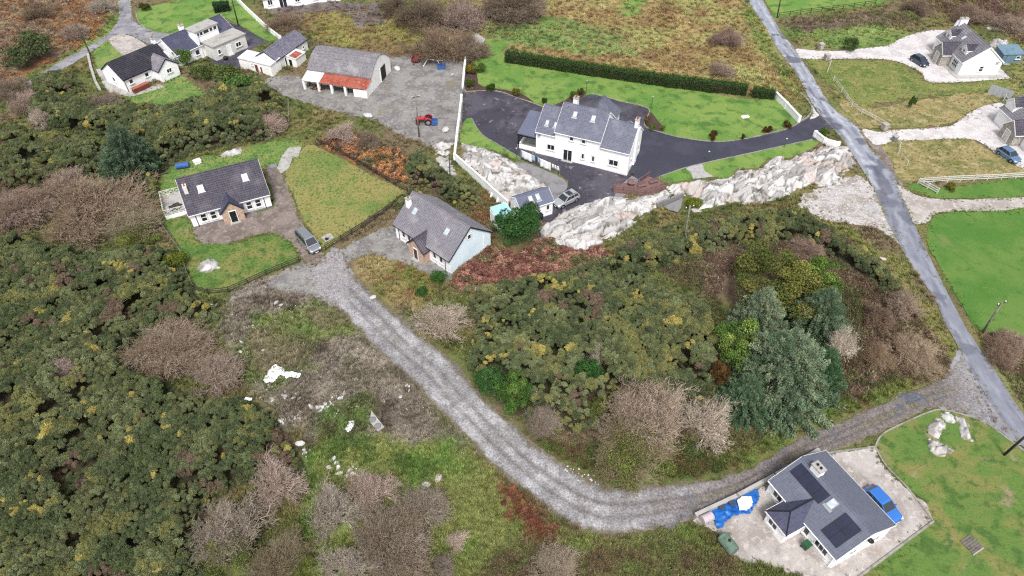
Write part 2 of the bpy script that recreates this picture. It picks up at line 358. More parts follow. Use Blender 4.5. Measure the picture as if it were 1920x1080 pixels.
SHEET_BY = {}
SHEETS = []      # outlines that stay clear of wild growth
def sheet(name, pts, m, z, n=4, jit=0.0, seed=1, clear=True, zbase=None):
    z += .00023 * len(SHEETS)
    if jit: n = max(n, 4) * 3; jit *= 1.25
    q = smooth_poly(pts, n, True, jit, seed) if n > 1 else list(pts)
    if clear: SHEETS.append(q)
    SHEET_BY[name] = q
    v3 = [Vector((x, y, 0)) for x, y in q]; tr = tessellate_polygon([v3])
    me = bpy.data.meshes.new(name); me.from_pydata([(x, y, z) for x, y in q], [], [tuple(t) for t in tr]); me.update()
    b = bmesh.new(); b.from_mesh(me)
    for f in b.faces:
        if f.normal.z < 0: f.normal_flip()
    b.to_mesh(me); b.free(); me.materials.append(m)
    o = bpy.data.objects.new(name, me); link(o); o['kind'] = 'structure'; return o
def kerb(name, pts, parent=None, w=0.14, h=0.12, z=0.0, n=4, m=None, closed=False):
    """a run of kerb as a real step; top-level structure unless given a parent"""
    q = smooth_poly(pts, n, closed) if n > 1 else list(pts); secs = []
    if closed: q = q + [q[0]]
    for i, p in enumerate(q):
        a = np.array(q[max(i - 1, 0)]); c = np.array(q[min(i + 1, len(q) - 1)]); t = c - a; t /= np.linalg.norm(t) + 1e-9; nn = np.array([-t[1], t[0]])
        l = np.array(p) + nn * w / 2; r = np.array(p) - nn * w / 2
        secs.append([(l[0], l[1], z - .05), (r[0], r[1], z - .05), (r[0], r[1], z + h), (l[0], l[1], z + h)])
    o = MB().loft(secs).build(name, m or M['kerb'], parent)
    if parent is None: o['kind'] = 'structure'
    return o
def resample(pts, n):
    p = np.array(pts, float); d = np.r_[0, np.cumsum(np.hypot(*np.diff(p, axis=0).T))]; t = np.linspace(0, d[-1], n)
    return np.stack([np.interp(t, d, p[:, 0]), np.interp(t, d, p[:, 1])], 1)
def ribbon(name, L, Rr, nl, nc, m, colf, zf, jit=0.0):
    L = resample(smooth_poly(L, 6, False), nl); Rr = resample(smooth_poly(Rr, 6, False), nl)
    SHEETS.append([tuple(p) for p in L] + [tuple(p) for p in Rr[::-1]]); SHEET_BY[name] = SHEETS[-1]
    u = np.linspace(0, 1, nc); X = L[:, None, 0] * (1 - u) + Rr[:, None, 0] * u; Y = L[:, None, 1] * (1 - u) + Rr[:, None, 1] * u
    if jit:
        w = np.abs(u - .5) * 2; w = w ** 6; dx = (Rr - L) / np.linalg.norm(Rr - L, axis=1)[:, None]
        k = (fbm(X, Y, 1.2, 4, 3) - .5) * jit * 2 * np.sign(u - .5) * w; X = X + k * dx[:, None, 0]; Y = Y + k * dx[:, None, 1]
    U = np.broadcast_to(u, X.shape); V = np.broadcast_to(np.linspace(0, 1, nl)[:, None], X.shape)
    Zz = zf(U, V, X, Y); C = colf(U, V, X, Y)
    return grid_obj(name, X, Y, Zz, C, m)
def grid_obj(name, X, Y, Zz, C, m, mask=None, smooth=False):
    nr, ncol = X.shape; me = bpy.data.meshes.new(name)
    idx = np.arange(nr * ncol).reshape(nr, ncol)
    f = np.stack([idx[:-1, :-1], idx[:-1, 1:], idx[1:, 1:], idx[1:, :-1]], -1).reshape(-1, 4)
    if mask is not None: f = f[mask[:-1, :-1].ravel() | mask[1:, 1:].ravel()]
    co = np.stack([X, Y, Zz], -1).reshape(-1, 3)
    if mask is not None:
        used = np.unique(f); mp = np.full(nr * ncol, -1); mp[used] = np.arange(len(used)); f = mp[f]; co = co[used]; 
        if C is not None: C = C.reshape(-1, 3)[used]
    me.vertices.add(len(co)); me.vertices.foreach_set('co', co.astype(np.float32).ravel())
    me.loops.add(len(f) * 4); me.loops.foreach_set('vertex_index', f.astype(np.int32).ravel())
    me.polygons.add(len(f)); me.polygons.foreach_set('loop_start', np.arange(0, len(f) * 4, 4, dtype=np.int32))
    if C is not None:
        a = me.color_attributes.new('Col', 'FLOAT_COLOR', 'POINT'); c4 = np.ones((len(co), 4), np.float32); c4[:, :3] = C.reshape(-1, 3); a.data.foreach_set('color', c4.ravel())
    me.update(calc_edges=True)
    if len(me.polygons) and me.polygons[0].normal.z < 0: me.flip_normals()
    if smooth: me.polygons.foreach_set('use_smooth', [True] * len(me.polygons))
    me.materials.append(m); return link(bpy.data.objects.new(name, me))
def A3(c): return np.array(c[:3])
def mixa(a, b, t): return a * (1 - t[..., None]) + b * t[..., None]

# --- main road
rl = PL([(1345, -90), (1375, -45), (1402, 0), (1417, 25), (1438, 55), (1450, 80), (1477, 117), (1500, 150), (1515, 180), (1539, 217), (1557, 237), (1581, 263), (1609, 307), (1636, 350), (1664, 416), (1704, 490), (1752, 560), (1768, 598), (1798, 653), (1825, 700), (1848, 740), (1883, 793), (1930, 855), (1990, 930)])
rr = PL([(1378, -90), (1405, -45), (1430, 0), (1448, 33), (1465, 62), (1487, 88), (1505, 115), (1523, 142), (1546, 180), (1566, 206), (1609, 241), (1631, 278), (1666, 316), (1686, 355), (1712, 416), (1747, 490), (1782, 560), (1808, 608), (1830, 643), (1857, 683), (1883, 723), (1893, 740), (1925, 785), (1985, 860)])
def road_col(U, V, X, Y):
    base = A3(S(158, 162, 176)); c = np.broadcast_to(base, U.shape + (3,)).copy()
    streak = fbm(U * 6, V * 60, 1, 4, 1); c = mixa(c, A3(S(190, 194, 204)), sstep(.5, .7, streak))
    c = mixa(c, A3(S(116, 118, 136)), sstep(.56, .70, fbm(U * 5 + 9, V * 40, 1, 4, 2)) * .9)
    wheel = np.exp(-((U - .3) / .09) ** 2) + np.exp(-((U - .72) / .09) ** 2)
    c = mixa(c, A3(S(178, 182, 194)), wheel * .35 * sstep(.4, .55, fbm(X, Y, 6, 3, 8)))
    patch = sstep(.68, .70, fbm(X, Y, 3.2, 2, 5)); c = mixa(c, A3(S(92, 94, 110)), patch * .75)
    far = sstep(.62, .72, V); c = mixa(c, A3(S(128, 130, 146)), far * .55)
    edge = np.clip(np.abs(U - .5) * 2 - .86, 0, 1) / .14; c = mixa(c, A3(S(150, 146, 136)), edge * sstep(.4, .6, fbm(X, Y, 2, 3, 4)))
    return c
tag(ribbon('main_road', rl, rr, 420, 14, M['road'], road_col, lambda U, V, X, Y: .045 + .05 * (1 - (2 * U - 1) ** 2), .25), kind='structure')

# --- gravel track from the road junction to the two cottages
to = PL([(1862, 800), (1817, 777), (1767, 765), (1742, 768), (1700, 786), (1660, 806), (1600, 832), (1530, 860), (1460, 898), (1400, 930), (1330, 962), (1260, 988), (1180, 1004), (1110, 1000), (1040, 968), (980, 920), (925, 875), (880, 828), (840, 790), (800, 745), (760, 705), (715, 668), (685, 635), (655, 600), (620, 568), (590, 540), (575, 520)])
ti = PL([(1806, 668), (1788, 692), (1755, 716), (1700, 738), (1640, 762), (1580, 788), (1510, 815), (1440, 858), (1380, 888), (1310, 903), (1250, 908), (1180, 910), (1115, 903), (1060, 872), (1005, 838), (955, 790), (905, 742), (868, 700), (840, 668), (790, 632), (745, 590), (705, 556), (675, 530), (655, 508), (645, 488), (640, 470), (625, 462)])
def track_col(U, V, X, Y):
    grav = A3(S(158, 155, 157)); brn = A3(S(134, 125, 122))
    t = sstep(.50, .30, V + (fbm(X, Y, 6, 3, 2) - .5) * .1)
    c = mixa(np.broadcast_to(grav, U.shape + (3,)), brn, t)
    c = mixa(c, A3(S(190, 188, 190)), sstep(.48, .68, fbm(X, Y, 1.8, 4, 3)) * .85 * (1 - t))
    wob = (fbm(V * 14, U * 0, 1, 2, 1) - .5) * .07
    rut = np.exp(-((U - .37 - wob) / .055) ** 2) + np.exp(-((U - .63 - wob) / .055) ** 2)
    rut = rut * (.62 + .38 * sstep(.36, .58, fbm(X, Y, 2.2, 4, 15)))
    c = mixa(c, A3(S(114, 105, 101)), np.clip(rut, 0, 1) * (.72 + .1 * t))
    mid = np.exp(-((U - .5 - wob) / .06) ** 2)
    c = mixa(c, A3(S(122, 116, 84)), mid * sstep(.42, .58, fbm(X, Y, 4, 3, 6)) * (.35 + .6 * t))
    edge = np.clip((np.abs(U - .5) * 2 - .62) / .38, 0, 1)
    c = mixa(c, A3(S(128, 118, 100)), sstep(.35, .75, edge * .7 + fbm(X, Y, 1.4, 4, 7) * .6 - .1))
    c = mixa(c, A3(S(120, 116, 120)), sstep(.6, .7, fbm(X, Y, 3.5, 4, 9)) * (.5 + .5 * t) * .8)
    pud = sstep(.63, .68, fbm(X, Y, 2.6, 3, 12)) * sstep(.25, .15, V); c = mixa(c, A3(S(108, 110, 122)), pud)
    c = mixa(c, A3(S(164, 158, 160)), sstep(.90, .96, V))
    jn = sstep(.06, .0, V); c = mixa(c, A3(S(170, 166, 170)), jn * .7)
    return c
def track_z(U, V, X, Y):
    rut = np.exp(-((U - .36) / .08) ** 2) + np.exp(-((U - .64) / .08) ** 2)
    return .075 - .045 * rut * sstep(.97, .90, V) + .02 * (fbm(X, Y, .5, 3, 4) - .5) - .035 * np.clip((np.abs(U - .5) * 2 - .9) / .1, 0, 1)
tag(ribbon('gravel_track', to, ti, 520, 26, M['track'], track_col, track_z, .9), kind='structure')
sheet('junction_gravel', PL([(1798, 655), (1825, 690), (1850, 735), (1885, 790), (1915, 835), (1850, 796), (1815, 780), (1765, 767), (1745, 740), (1775, 705)]), M['lane'], .020, 4, .12)
sheet('gravel_apron', PL([(738, 424), (692, 440), (640, 468), (603, 488), (566, 493), (530, 508), (500, 524), (520, 545), (575, 552), (620, 574), (660, 560), (662, 515), (652, 492), (690, 478), (730, 485), (780, 503), (838, 526), (846, 512), (790, 470)]), M['farm_gravel'], .016, 4, .12, 3)
sheet('cottage_drive', PL([(364, 426), (440, 405), (512, 386), (498, 325), (506, 306), (528, 326), (548, 368), (561, 408), (580, 438), (607, 480), (602, 494), (564, 494), (557, 470), (540, 451), (515, 439), (480, 441), (440, 453), (400, 462), (372, 452)]), M['brown_gravel'], .024, 4, .1, 4)
sheet('meadow_lawn', PL([(548, 300), (580, 272), (622, 288), (685, 322), (757, 358), (742, 372), (700, 402), (650, 436), (614, 466), (600, 462), (580, 428), (563, 398), (549, 362), (532, 325)]), M['lawn_gold'], .030, 4, .12, 5)
sheet('front_lawn', PL([(306, 410), (345, 408), (362, 430), (374, 455), (440, 457), (480, 445), (515, 443), (538, 455), (554, 476), (562, 490), (500, 512), (420, 550), (372, 550), (350, 500), (326, 455)]), M['lawn_mix'], .028, 3, .1, 6)
sheet('back_lawn', PL([(298, 335), (345, 305), (420, 288), (500, 268), (548, 262), (566, 272), (545, 305), (505, 310), (420, 320), (340, 350), (335, 405), (308, 412), (298, 370)]), M['grass_wild'], .026, 4, .15, 7)
# --- the two-storey house
sheet('house_driveway', PL([(868, 174), (930, 172), (990, 188), (1030, 206), (1110, 176), (1216, 203), (1212, 236), (1250, 250), (1330, 264), (1400, 259), (1470, 246), (1515, 222), (1538, 216), (1560, 240), (1545, 255), (1525, 264), (1465, 277), (1385, 297), (1300, 317), (1230, 338), (1190, 352), (1150, 377), (1110, 396), (1045, 414), (1008, 418), (1030, 385), (1060, 360), (1066, 340), (1042, 320), (975, 298), (905, 268), (884, 225), (866, 238)]), M['tarmac'], .020, 1)
sheet('smooth_driveway', PL([(1205, 240), (1250, 252), (1330, 266), (1400, 261), (1470, 248), (1515, 224), (1536, 218), (1556, 240), (1545, 253), (1525, 262), (1465, 275), (1385, 295), (1300, 315), (1230, 336), (1190, 340), (1180, 320)]), M['tarmac_smooth'], .026, 1)
BL = [(884, 150), (892, 110), (905, 74), (955, 82), (950, 104), (1150, 140), (1380, 184), (1452, 186), (1474, 205), (1492, 226), (1480, 240), (1440, 251), (1390, 262), (1340, 266), (1280, 259), (1240, 249), (1218, 232), (1216, 205), (1160, 190), (1108, 177), (1060, 192), (1030, 204), (1000, 194), (965, 182), (930, 171), (892, 167)]
sheet('back_garden_lawn', PL(BL), M['lawn'], .032, 3)
kerb('garden_kerb', PL([(872, 172), (930, 171), (965, 182), (1000, 194), (1030, 205)]))
kerb('garden_kerb', PL([(1110, 176), (1160, 189), (1216, 204), (1208, 235), (1240, 249), (1280, 259), (1340, 266), (1390, 262), (1440, 251), (1480, 240), (1500, 228), (1520, 205)]))
SL = [(870, 228), (884, 222), (903, 252), (935, 272), (975, 296), (968, 300), (925, 282), (872, 270), (862, 262)]
sheet('side_lawn', PL(SL), M['lawn'], .030, 2); kerb('side_kerb', PL(SL[1:5]), w=.12)
L1 = [(1226, 336), (1255, 325), (1284, 315), (1299, 334), (1270, 341), (1240, 345)]
sheet('drive_side_lawn', PL(L1), M['lawn'], .034, 2)
sheet('garden_path', PL([(1285, 314), (1315, 307), (1340, 331), (1300, 336)]), M['paving'], .032, 1)
L2 = [(1317, 307), (1400, 289), (1523, 262), (1530, 274), (1505, 286), (1478, 297), (1440, 297), (1421, 315), (1380, 317), (1369, 332), (1341, 333)]
sheet('roadside_lawn', PL(L2), M['lawn'], .034, 2)
kerb('drive_kerb', PL([(1218, 339), (1255, 325), (1300, 311), (1400, 289), (1523, 262)]), n=3)
sheet('laundry_terrace', PL([(975, 303), (1042, 328), (1064, 346), (1056, 362), (1038, 374), (1020, 356), (985, 335), (962, 318)]), M['concrete_d'], .030, 3)
sheet('house_path', Zm(960, 160, 6, [(255, 735), (280, 722), (690, 835), (1310, 985), (1290, 1022), (680, 858), (265, 765)]), M['paving'], .036, 1)
sheet('deck_apron', PL([(1150, 372), (1160, 350), (1185, 330), (1200, 338), (1190, 352), (1160, 376), (1110, 396), (1048, 412), (1046, 406)]), M['concrete_d'], .028, 1)
sheet('concrete_pad', Zm(1120, 310, 9.6, [(1190, 770), (1530, 610), (1500, 790), (1440, 870), (1280, 830)]), M['concrete_d'], .30, 1)
# --- farmyard
sheet('farmyard', PL([(735, 108), (800, 105), (874, 116), (870, 175), (864, 236), (852, 268), (800, 272), (755, 256), (700, 226), (620, 207), (556, 188), (505, 162), (500, 146), (560, 142), (585, 160), (600, 120), (660, 100)]), M['farm_gravel'], .016, 4, .2, 8)
# --- upper left lane and yards
sheet('upper_lane', PL([(210, -60), (240, -60), (246, 0), (248, 28), (258, 45), (300, 61), (350, 66), (345, 80), (300, 88), (272, 80), (250, 68), (235, 65), (212, 75), (180, 92), (92, 147), (40, 180), (20, 178), (72, 140), (150, 95), (200, 65), (217, 45), (223, 20)]), M['lane'], .018, 3, .08, 9)
sheet('bungalow_lawn', PL([(256, 22), (300, 8), (380, -6), (440, -4), (482, 30), (524, 74), (500, 76), (445, 45), (412, 34), (345, 63), (292, 60), (263, 44)]), M['lawn'], .022, 3); kerb('lawn_kerb', PL([(255, 22), (262, 44), (292, 61), (345, 64)]))
sheet('bungalow_drive', PL([(412, 36), (450, 49), (502, 78), (470, 92), (452, 128), (400, 120), (350, 66)]), M['tarmac'], .020, 1)
sheet('turning_gravel', PL([(205, 73), (235, 65), (262, 76), (278, 93), (242, 106), (220, 95)]), M['pink_gravel'], .024, 4)
sheet('cottage_green', PL([(176, 98), (205, 76), (222, 96), (240, 106), (190, 130)]), M['grass_wild'], .020, 3, .1)
sheet('cottage_field', PL([(240, 178), (300, 160), (338, 142), (372, 165), (392, 185), (360, 205), (300, 208), (255, 195)]), M['grass_wild'], .020, 3, .25)
sheet('cottage_path', PL([(180, 130), (195, 128), (250, 172), (300, 158), (310, 163), (245, 182), (200, 172)]), M['concrete'], .024, 1)
# --- dormer house and its neighbour
sheet('pale_drive', PL([(1488, 92), (1532, 95), (1585, 95), (1615, 91), (1665, 85), (1690, 72), (1727, 60), (1775, 58), (1830, 90), (1890, 142), (1882, 148), (1751, 155), (1727, 136), (1690, 118), (1660, 112), (1615, 110), (1552, 111), (1500, 109)]), M['pale_gravel'], .024, 3, .04)
sheet('neighbour_drive', Zm(1500, 180, 4.571, [(530, 290), (700, 312), (800, 292), (1240, 266), (1350, 220), (1480, 130), (1600, 80), (1730, 60), (1830, 110), (2100, 150), (2100, 640), (1850, 592), (1700, 510), (1570, 412), (1430, 368), (1000, 378), (800, 388), (650, 420)]), M['pale_gravel'], .024, 3, .06)
sheet('lower_drive', Zm(1500, 180, 4.571, [(820, 770), (900, 792), (1000, 850), (1180, 882), (1500, 886), (2200, 870), (2200, 1030), (1920, 1012), (1500, 988), (1250, 992), (1150, 1012), (1090, 1085), (965, 1085), (900, 940)]), M['pink_gravel'], .022, 3, .06)
sheet('road_shoulder', Zm(1500, 180, 4.571, [(470, 270), (600, 300), (680, 420), (760, 520), (830, 680), (900, 790), (880, 880), (790, 760), (640, 480)]), M['brown_gravel'], .018, 4, .08)
sheet('roadside_green', PL([(1752, 407), (1800, 397), (1860, 396), (2000, 402), (2000, 632), (1870, 625), (1833, 620), (1800, 565), (1762, 500), (1738, 450)]), M['lawn_deep'], .022, 3, .05)
sheet('fence_green', PL([(1702, 352), (1716, 344), (1760, 352), (1920, 334), (2000, 330), (2000, 368), (1920, 371), (1765, 372), (1735, 365)]), M['lawn_deep'], .020, 2, .08)
sheet('far_field', PL([(1432, -8), (1460, -30), (1560, -40), (1660, -10), (1640, 9), (1540, 20), (1456, 34), (1446, 20)]), M['lawn'], .020, 2, .08)
sheet('upper_meadow', PL([(1508, 112), (1555, 113), (1615, 113), (1688, 122), (1748, 157), (1880, 150), (1870, 168), (1760, 180), (1660, 192), (1610, 200), (1560, 160)]), M['mixmeadow'], .014, 3, .3, 11)
sheet('straw_field', PL([(1560, 165), (1620, 200), (1760, 182), (1860, 172), (1870, 190), (1820, 215), (1790, 230), (1700, 242), (1640, 244), (1600, 225)]), M['straw'], .012, 3, .3, 12)
sheet('lower_straw_field', PL([(1650, 268), (1700, 264), (1810, 260), (1850, 280), (1920, 315), (2000, 318), (2000, 330), (1720, 340), (1690, 325), (1665, 295)]), M['straw'], .012, 3, .25, 13)
sheet('stony_pull_in', PL([(1502, 368), (1555, 348), (1608, 330), (1638, 355), (1668, 420), (1694, 462), (1650, 432), (1600, 420), (1545, 412), (1512, 394)]), M['rubble'], .018, 4, .15, 14)
# --- solar-panel bungalow
sheet('bungalow_yard', PL([(1640, 838), (1600, 845), (1532, 852), (1420, 915), (1302, 972), (1345, 1000), (1375, 1045), (1440, 1062), (1520, 1085), (1590, 1100), (1748, 978), (1700, 918), (1662, 880), (1646, 858)]), M['pink_gravel'], .022, 2, .06, 15)
SOL = [(1641, 838), (1648, 822), (1663, 809), (1700, 791), (1742, 773), (1767, 769), (1817, 781), (1850, 794), (1925, 850), (2020, 940), (2040, 1180), (1560, 1180), (1590, 1098), (1750, 978), (1700, 914), (1660, 872)]
sheet('corner_lawn', PL(SOL), M['lawn_mix'], .030, 2, .0)
kerb('lawn_kerb', PL(SOL[:8]), w=.18, h=.10); kerb('yard_kerb', PL([(1641, 838), (1660, 872), (1700, 914), (1750, 978)]), w=.16, h=.1); kerb('yard_kerb', PL([(1750, 978), (1590, 1098)]), w=.22, h=.18, n=1)
kerb('roadside_kerb', PL([(1850, 794), (1925, 850), (1980, 900)]), w=.2, h=.14, n=1); kerb('gate_kerb', PL([(1532, 853), (1580, 846), (1641, 838)]), w=.2, h=.12, n=1)

# --- wild ground: one sheet, colours of the real growth and soil in it
GX0, GX1, GY0, GY1, GS = -165.0, 165.0, 12.0, 235.0, 0.55
gx = np.arange(GX0, GX1 + .01, GS); gy = np.arange(GY0, GY1 + .01, GS); GXX, GYY = np.meshgrid(gx, gy)
wx = GXX + (fbm(GXX, GYY, 3.0, 4, 21) - .5) * 5; wy = GYY + (fbm(GXX, GYY, 3.0, 4, 22) - .5) * 5
n1 = fbm(GXX, GYY, 9, 4, 31); n2 = fbm(GXX, GYY, 4, 4, 32); n3 = fbm(GXX, GYY, 1.6, 4, 33); n4 = fbm(GXX, GYY, 14, 3, 34)
def blend(c0, c1, c2, c3=None):
    c = mixa(np.broadcast_to(A3(c0), GXX.shape + (3,)), A3(c1), sstep(.42, .60, n2)); c = mixa(c, A3(c2), sstep(.55, .68, n3))
    if c3: c = mixa(c, A3(c3), sstep(.52, .66, n1))
    return c
GC = blend(S(112, 120, 62), S(134, 124, 76), S(84, 92, 46), S(128, 112, 84))
ZONES = [
 # upper middle meadow: straw and rush brown
 (PL([(880, -60), (1420, -60), (1470, 100), (1515, 190), (1450, 180), (1250, 145), (955, 90), (900, 40)]), (S(184, 164, 104), S(158, 134, 84), S(134, 104, 74), S(162, 160, 94))),
 (PL([(885, 20), (1010, 30), (1180, 60), (1190, 110), (1050, 95), (950, 80), (900, 60)]), (S(120, 150, 74), S(140, 158, 88), S(92, 120, 56), S(150, 140, 90))),
 (PL([(1380, -20), (1405, 0), (1450, 85), (1515, 185), (1480, 180), (1430, 100), (1385, 20)]), (S(116, 144, 66), S(146, 144, 80), S(92, 84, 56), S(120, 140, 60))),
 (PL([(1170, -60), (1260, -60), (1190, 30), (1170, 30)]), (S(120, 160, 70), S(136, 164, 80), S(104, 140, 60))),
 # field behind barn
 (PL([(560, 20), (700, 10), (800, 30), (860, 90), (740, 100), (600, 85), (570, 60)]), (S(150, 146, 74), S(126, 128, 62), S(156, 136, 84), S(140, 120, 78))),
 (PL([(490, 5), (640, 0), (720, 10), (720, 40), (680, 55), (640, 20), (520, 30)]), (S(124, 112, 110), S(142, 132, 124), S(98, 84, 82))),
 # heath top left
 (PL([(-120, -60), (215, -60), (218, 30), (190, 70), (60, 140), (-120, 200)]), (S(134, 112, 92), S(160, 140, 108), S(104, 76, 66), S(150, 104, 66))),
 (PL([(60, 150), (150, 92), (212, 60), (220, 40), (224, 0), (205, 0), (200, 40), (130, 100), (50, 145)]), (S(112, 146, 58), S(140, 160, 76), S(90, 120, 50))),
 (PL([(425, 552), (470, 535), (540, 505), (580, 520), (590, 560), (520, 575), (450, 590), (420, 575)]), (S(164, 152, 144), S(146, 134, 124), S(180, 170, 162), S(134, 124, 104))),
 # soil and rubble patch by the track
 (PL([(395, 600), (440, 560), (520, 550), (600, 560), (680, 630), (760, 700), (860, 800), (900, 860), (780, 830), (660, 820), (560, 830), (500, 760), (440, 720), (420, 660)]), (S(140, 129, 112), S(160, 148, 132), S(100, 88, 74), S(118, 130, 74))),
 (PL([(465, 600), (520, 580), (600, 588), (665, 605), (655, 625), (590, 650), (560, 700), (490, 710), (470, 660)]), (S(108, 134, 66), S(130, 140, 76), S(94, 100, 58), S(136, 126, 96))),
 (PL([(610, 760), (680, 745), (720, 775), (660, 810), (600, 830), (560, 850), (580, 800)]), (S(106, 132, 64), S(124, 136, 72), S(98, 96, 62))),
 # grass below the track
 (PL([(560, 850), (680, 815), (860, 830), (930, 890), (1000, 960), (1100, 1020), (1240, 1010), (1300, 975), (1370, 1060), (1400, 1200), (300, 1200), (560, 1000), (570, 900)]), (S(116, 148, 62), S(144, 152, 78), S(88, 114, 50), S(138, 144, 76))),
 (PL([(930, 910), (980, 930), (1060, 1000), (1090, 1030), (1000, 1020), (940, 960)]), (S(130, 82, 60), S(112, 66, 50), S(128, 116, 60))),
 (PL([(900, 1050), (960, 1010), (1080, 1050), (1240, 1010), (1370, 1050), (1400, 1200), (900, 1200)]), (S(134, 124, 82), S(118, 100, 76), S(118, 134, 66), S(112, 90, 72))),
 # bracken
 (PL([(845, 535), (880, 500), (920, 470), (1000, 450), (1100, 455), (1150, 480), (1120, 505), (1000, 530), (930, 545), (880, 555)]), (S(146, 96, 80), S(122, 80, 66), S(120, 112, 70))),
 (PL([(590, 270), (640, 245), (760, 290), (770, 345), (730, 345), (640, 300)]), (S(150, 96, 62), S(110, 82, 62), S(176, 112, 66), S(90, 84, 60))),
 (PL([(655, 495), (700, 478), (790, 508), (838, 530), (800, 560), (770, 600), (720, 570), (670, 520)]), (S(148, 134, 78), S(120, 128, 58), S(150, 104, 76), S(166, 148, 98))),
 (PL([(850, 380), (930, 350), (960, 400), (1010, 440), (1000, 470), (930, 475), (920, 430)]), (S(138, 110, 72), S(120, 118, 70), S(150, 92, 66), S(104, 100, 62))),
 # scrub right of the gorse block
 (PL([(1230, 500), (1340, 465), (1480, 455), (1600, 505), (1700, 575), (1775, 660), (1780, 700), (1690, 730), (1560, 745), (1560, 600), (1340, 560)]), (S(116, 96, 80), S(134, 112, 92), S(88, 76, 58), S(108, 100, 66))),
 (PL([(1480, 440), (1540, 420), (1620, 440), (1700, 500), (1770, 610), (1800, 665), (1775, 700), (1740, 620), (1680, 540), (1600, 470)]), (S(140, 138, 76), S(120, 130, 60), S(152, 138, 90))),
 (PL([(1240, 895), (1380, 880), (1440, 850), (1520, 806), (1640, 755), (1770, 705), (1780, 680), (1640, 725), (1500, 790), (1380, 850), (1240, 880)]), (S(104, 132, 50), S(124, 140, 60), S(124, 100, 66), S(84, 108, 44))),
 (PL([(1100, 905), (1260, 905), (1380, 885), (1300, 840), (1050, 830), (1000, 820), (940, 760), (900, 720), (880, 720), (960, 800), (1050, 875)]), (S(84, 104, 46), S(100, 120, 52), S(112, 84, 60))),
 # verge east of the road, heather bank
 (PL([(1545, 180), (1640, 245), (1700, 262), (1650, 265), (1720, 345), (1700, 350), (1640, 280), (1570, 205)]), (S(132, 146, 70), S(150, 148, 88), S(110, 130, 56))),
 (PL([(1835, 625), (1880, 622), (2000, 630), (2000, 800), (1920, 770), (1880, 715)]), (S(122, 98, 82), S(142, 122, 96), S(92, 74, 62), S(120, 116, 72))),
 (PL([(1858, 684), (1895, 735), (1960, 810), (1990, 800), (1900, 700), (1850, 640)]), (S(140, 146, 84), S(152, 150, 100), S(122, 112, 74))),
 (PL([(1470, 40), (1640, 22), (1740, 20), (1720, 55), (1600, 50), (1490, 60)]), (S(128, 108, 94), S(150, 132, 112), S(96, 84, 64), S(112, 124, 62))),
 (PL([(1660, -60), (2100, -60), (2100, 90), (1900, 90), (1880, 40), (1700, 15)]), (S(118, 92, 80), S(138, 112, 94), S(88, 72, 58), S(128, 124, 74))),
 (PL([(1470, 60), (1600, 50), (1740, 45), (1700, 72), (1620, 90), (1500, 92)]), (S(116, 146, 66), S(136, 154, 80), S(92, 120, 54), S(140, 136, 80))),
 (PL([(1880, 60), (2100, 90), (2100, 200), (1900, 200), (1870, 160), (1900, 130)]), (S(146, 144, 80), S(160, 150, 98), S(112, 128, 60), S(130, 110, 80))),
]
GORSE = [
 PL([(60, 165), (130, 140), (165, 182), (195, 200), (250, 212), (330, 212), (395, 190), (420, 150), (470, 150), (505, 168), (530, 195), (545, 240), (500, 265), (420, 275), (350, 285), (310, 320), (295, 380), (240, 320), (200, 260), (120, 250), (60, 235)]),
 PL([(-160, 250), (60, 245), (190, 275), (210, 335), (120, 345), (-160, 400)]),
 PL([(-200, 460), (60, 450), (110, 470), (200, 480), (270, 470), (315, 470), (345, 520), (365, 562), (400, 575), (405, 600), (330, 610), (270, 640), (250, 700), (320, 725), (400, 755), (470, 755), (520, 790), (560, 850), (575, 890), (520, 890), (450, 910), (400, 950), (375, 1010), (385, 1200), (-260, 1200)]),
 PL([(882, 560), (930, 545), (1000, 532), (1120, 505), (1200, 515), (1260, 560), (1335, 600), (1350, 660), (1345, 720), (1300, 760), (1240, 770), (1150, 760), (1110, 810), (1060, 815), (980, 790), (915, 740), (878, 690), (888, 620)]),
 PL([(1130, 510), (1160, 470), (1200, 445), (1280, 425), (1350, 420), (1440, 405), (1492, 402), (1520, 425), (1560, 445), (1620, 475), (1660, 510), (1700, 555), (1690, 575), (1640, 540), (1590, 510), (1540, 480), (1480, 465), (1400, 462), (1340, 475), (1290, 488), (1240, 505), (1180, 520)]),
 PL([(752, 312), (800, 300), (830, 330), (880, 352), (905, 380), (880, 398), (840, 382), (800, 360), (770, 352)]),
 PL([(735, 390), (770, 358), (790, 362), (752, 402)]),
 PL([(625, 100), (640, 95), (650, 100), (640, 104)]),
]
for poly, cs in ZONES:
    xs = [p[0] for p in poly]; ys = [p[1] for p in poly]
    k = pip(poly, wx, wy)
    c = blend(*cs); GC[k] = c[k]
gors = np.zeros(GXX.shape, bool)
for poly in GORSE: gors |= pip(poly, GXX, GYY)
GC[gors] = blend(S(72, 70, 48), S(88, 74, 56), S(60, 62, 40))[gors]
clear = np.zeros(GXX.shape, bool)
for poly in SHEETS:
    xs = [p[0] for p in poly]; ys = [p[1] for p in poly]
    i0, i1 = np.searchsorted(gx, min(xs)), np.searchsorted(gx, max(xs)); j0, j1 = np.searchsorted(gy, min(ys)), np.searchsorted(gy, max(ys))
    if i1 > i0 and j1 > j0: clear[j0:j1, i0:i1] |= pip(poly, GXX[j0:j1, i0:i1], GYY[j0:j1, i0:i1])
def blur(a, k):
    for _ in range(k):
        p = np.pad(a, 1, mode='edge'); a = (p[:-2, 1:-1] + p[2:, 1:-1] + p[1:-1, :-2] + p[1:-1, 2:] + p[1:-1, 1:-1]) / 5
    return a
near = blur(clear.astype(float), 3); wild = np.clip(1 - near * 2.2, 0, 1)
for k in range(3): GC[..., k] = blur(GC[..., k], 1)
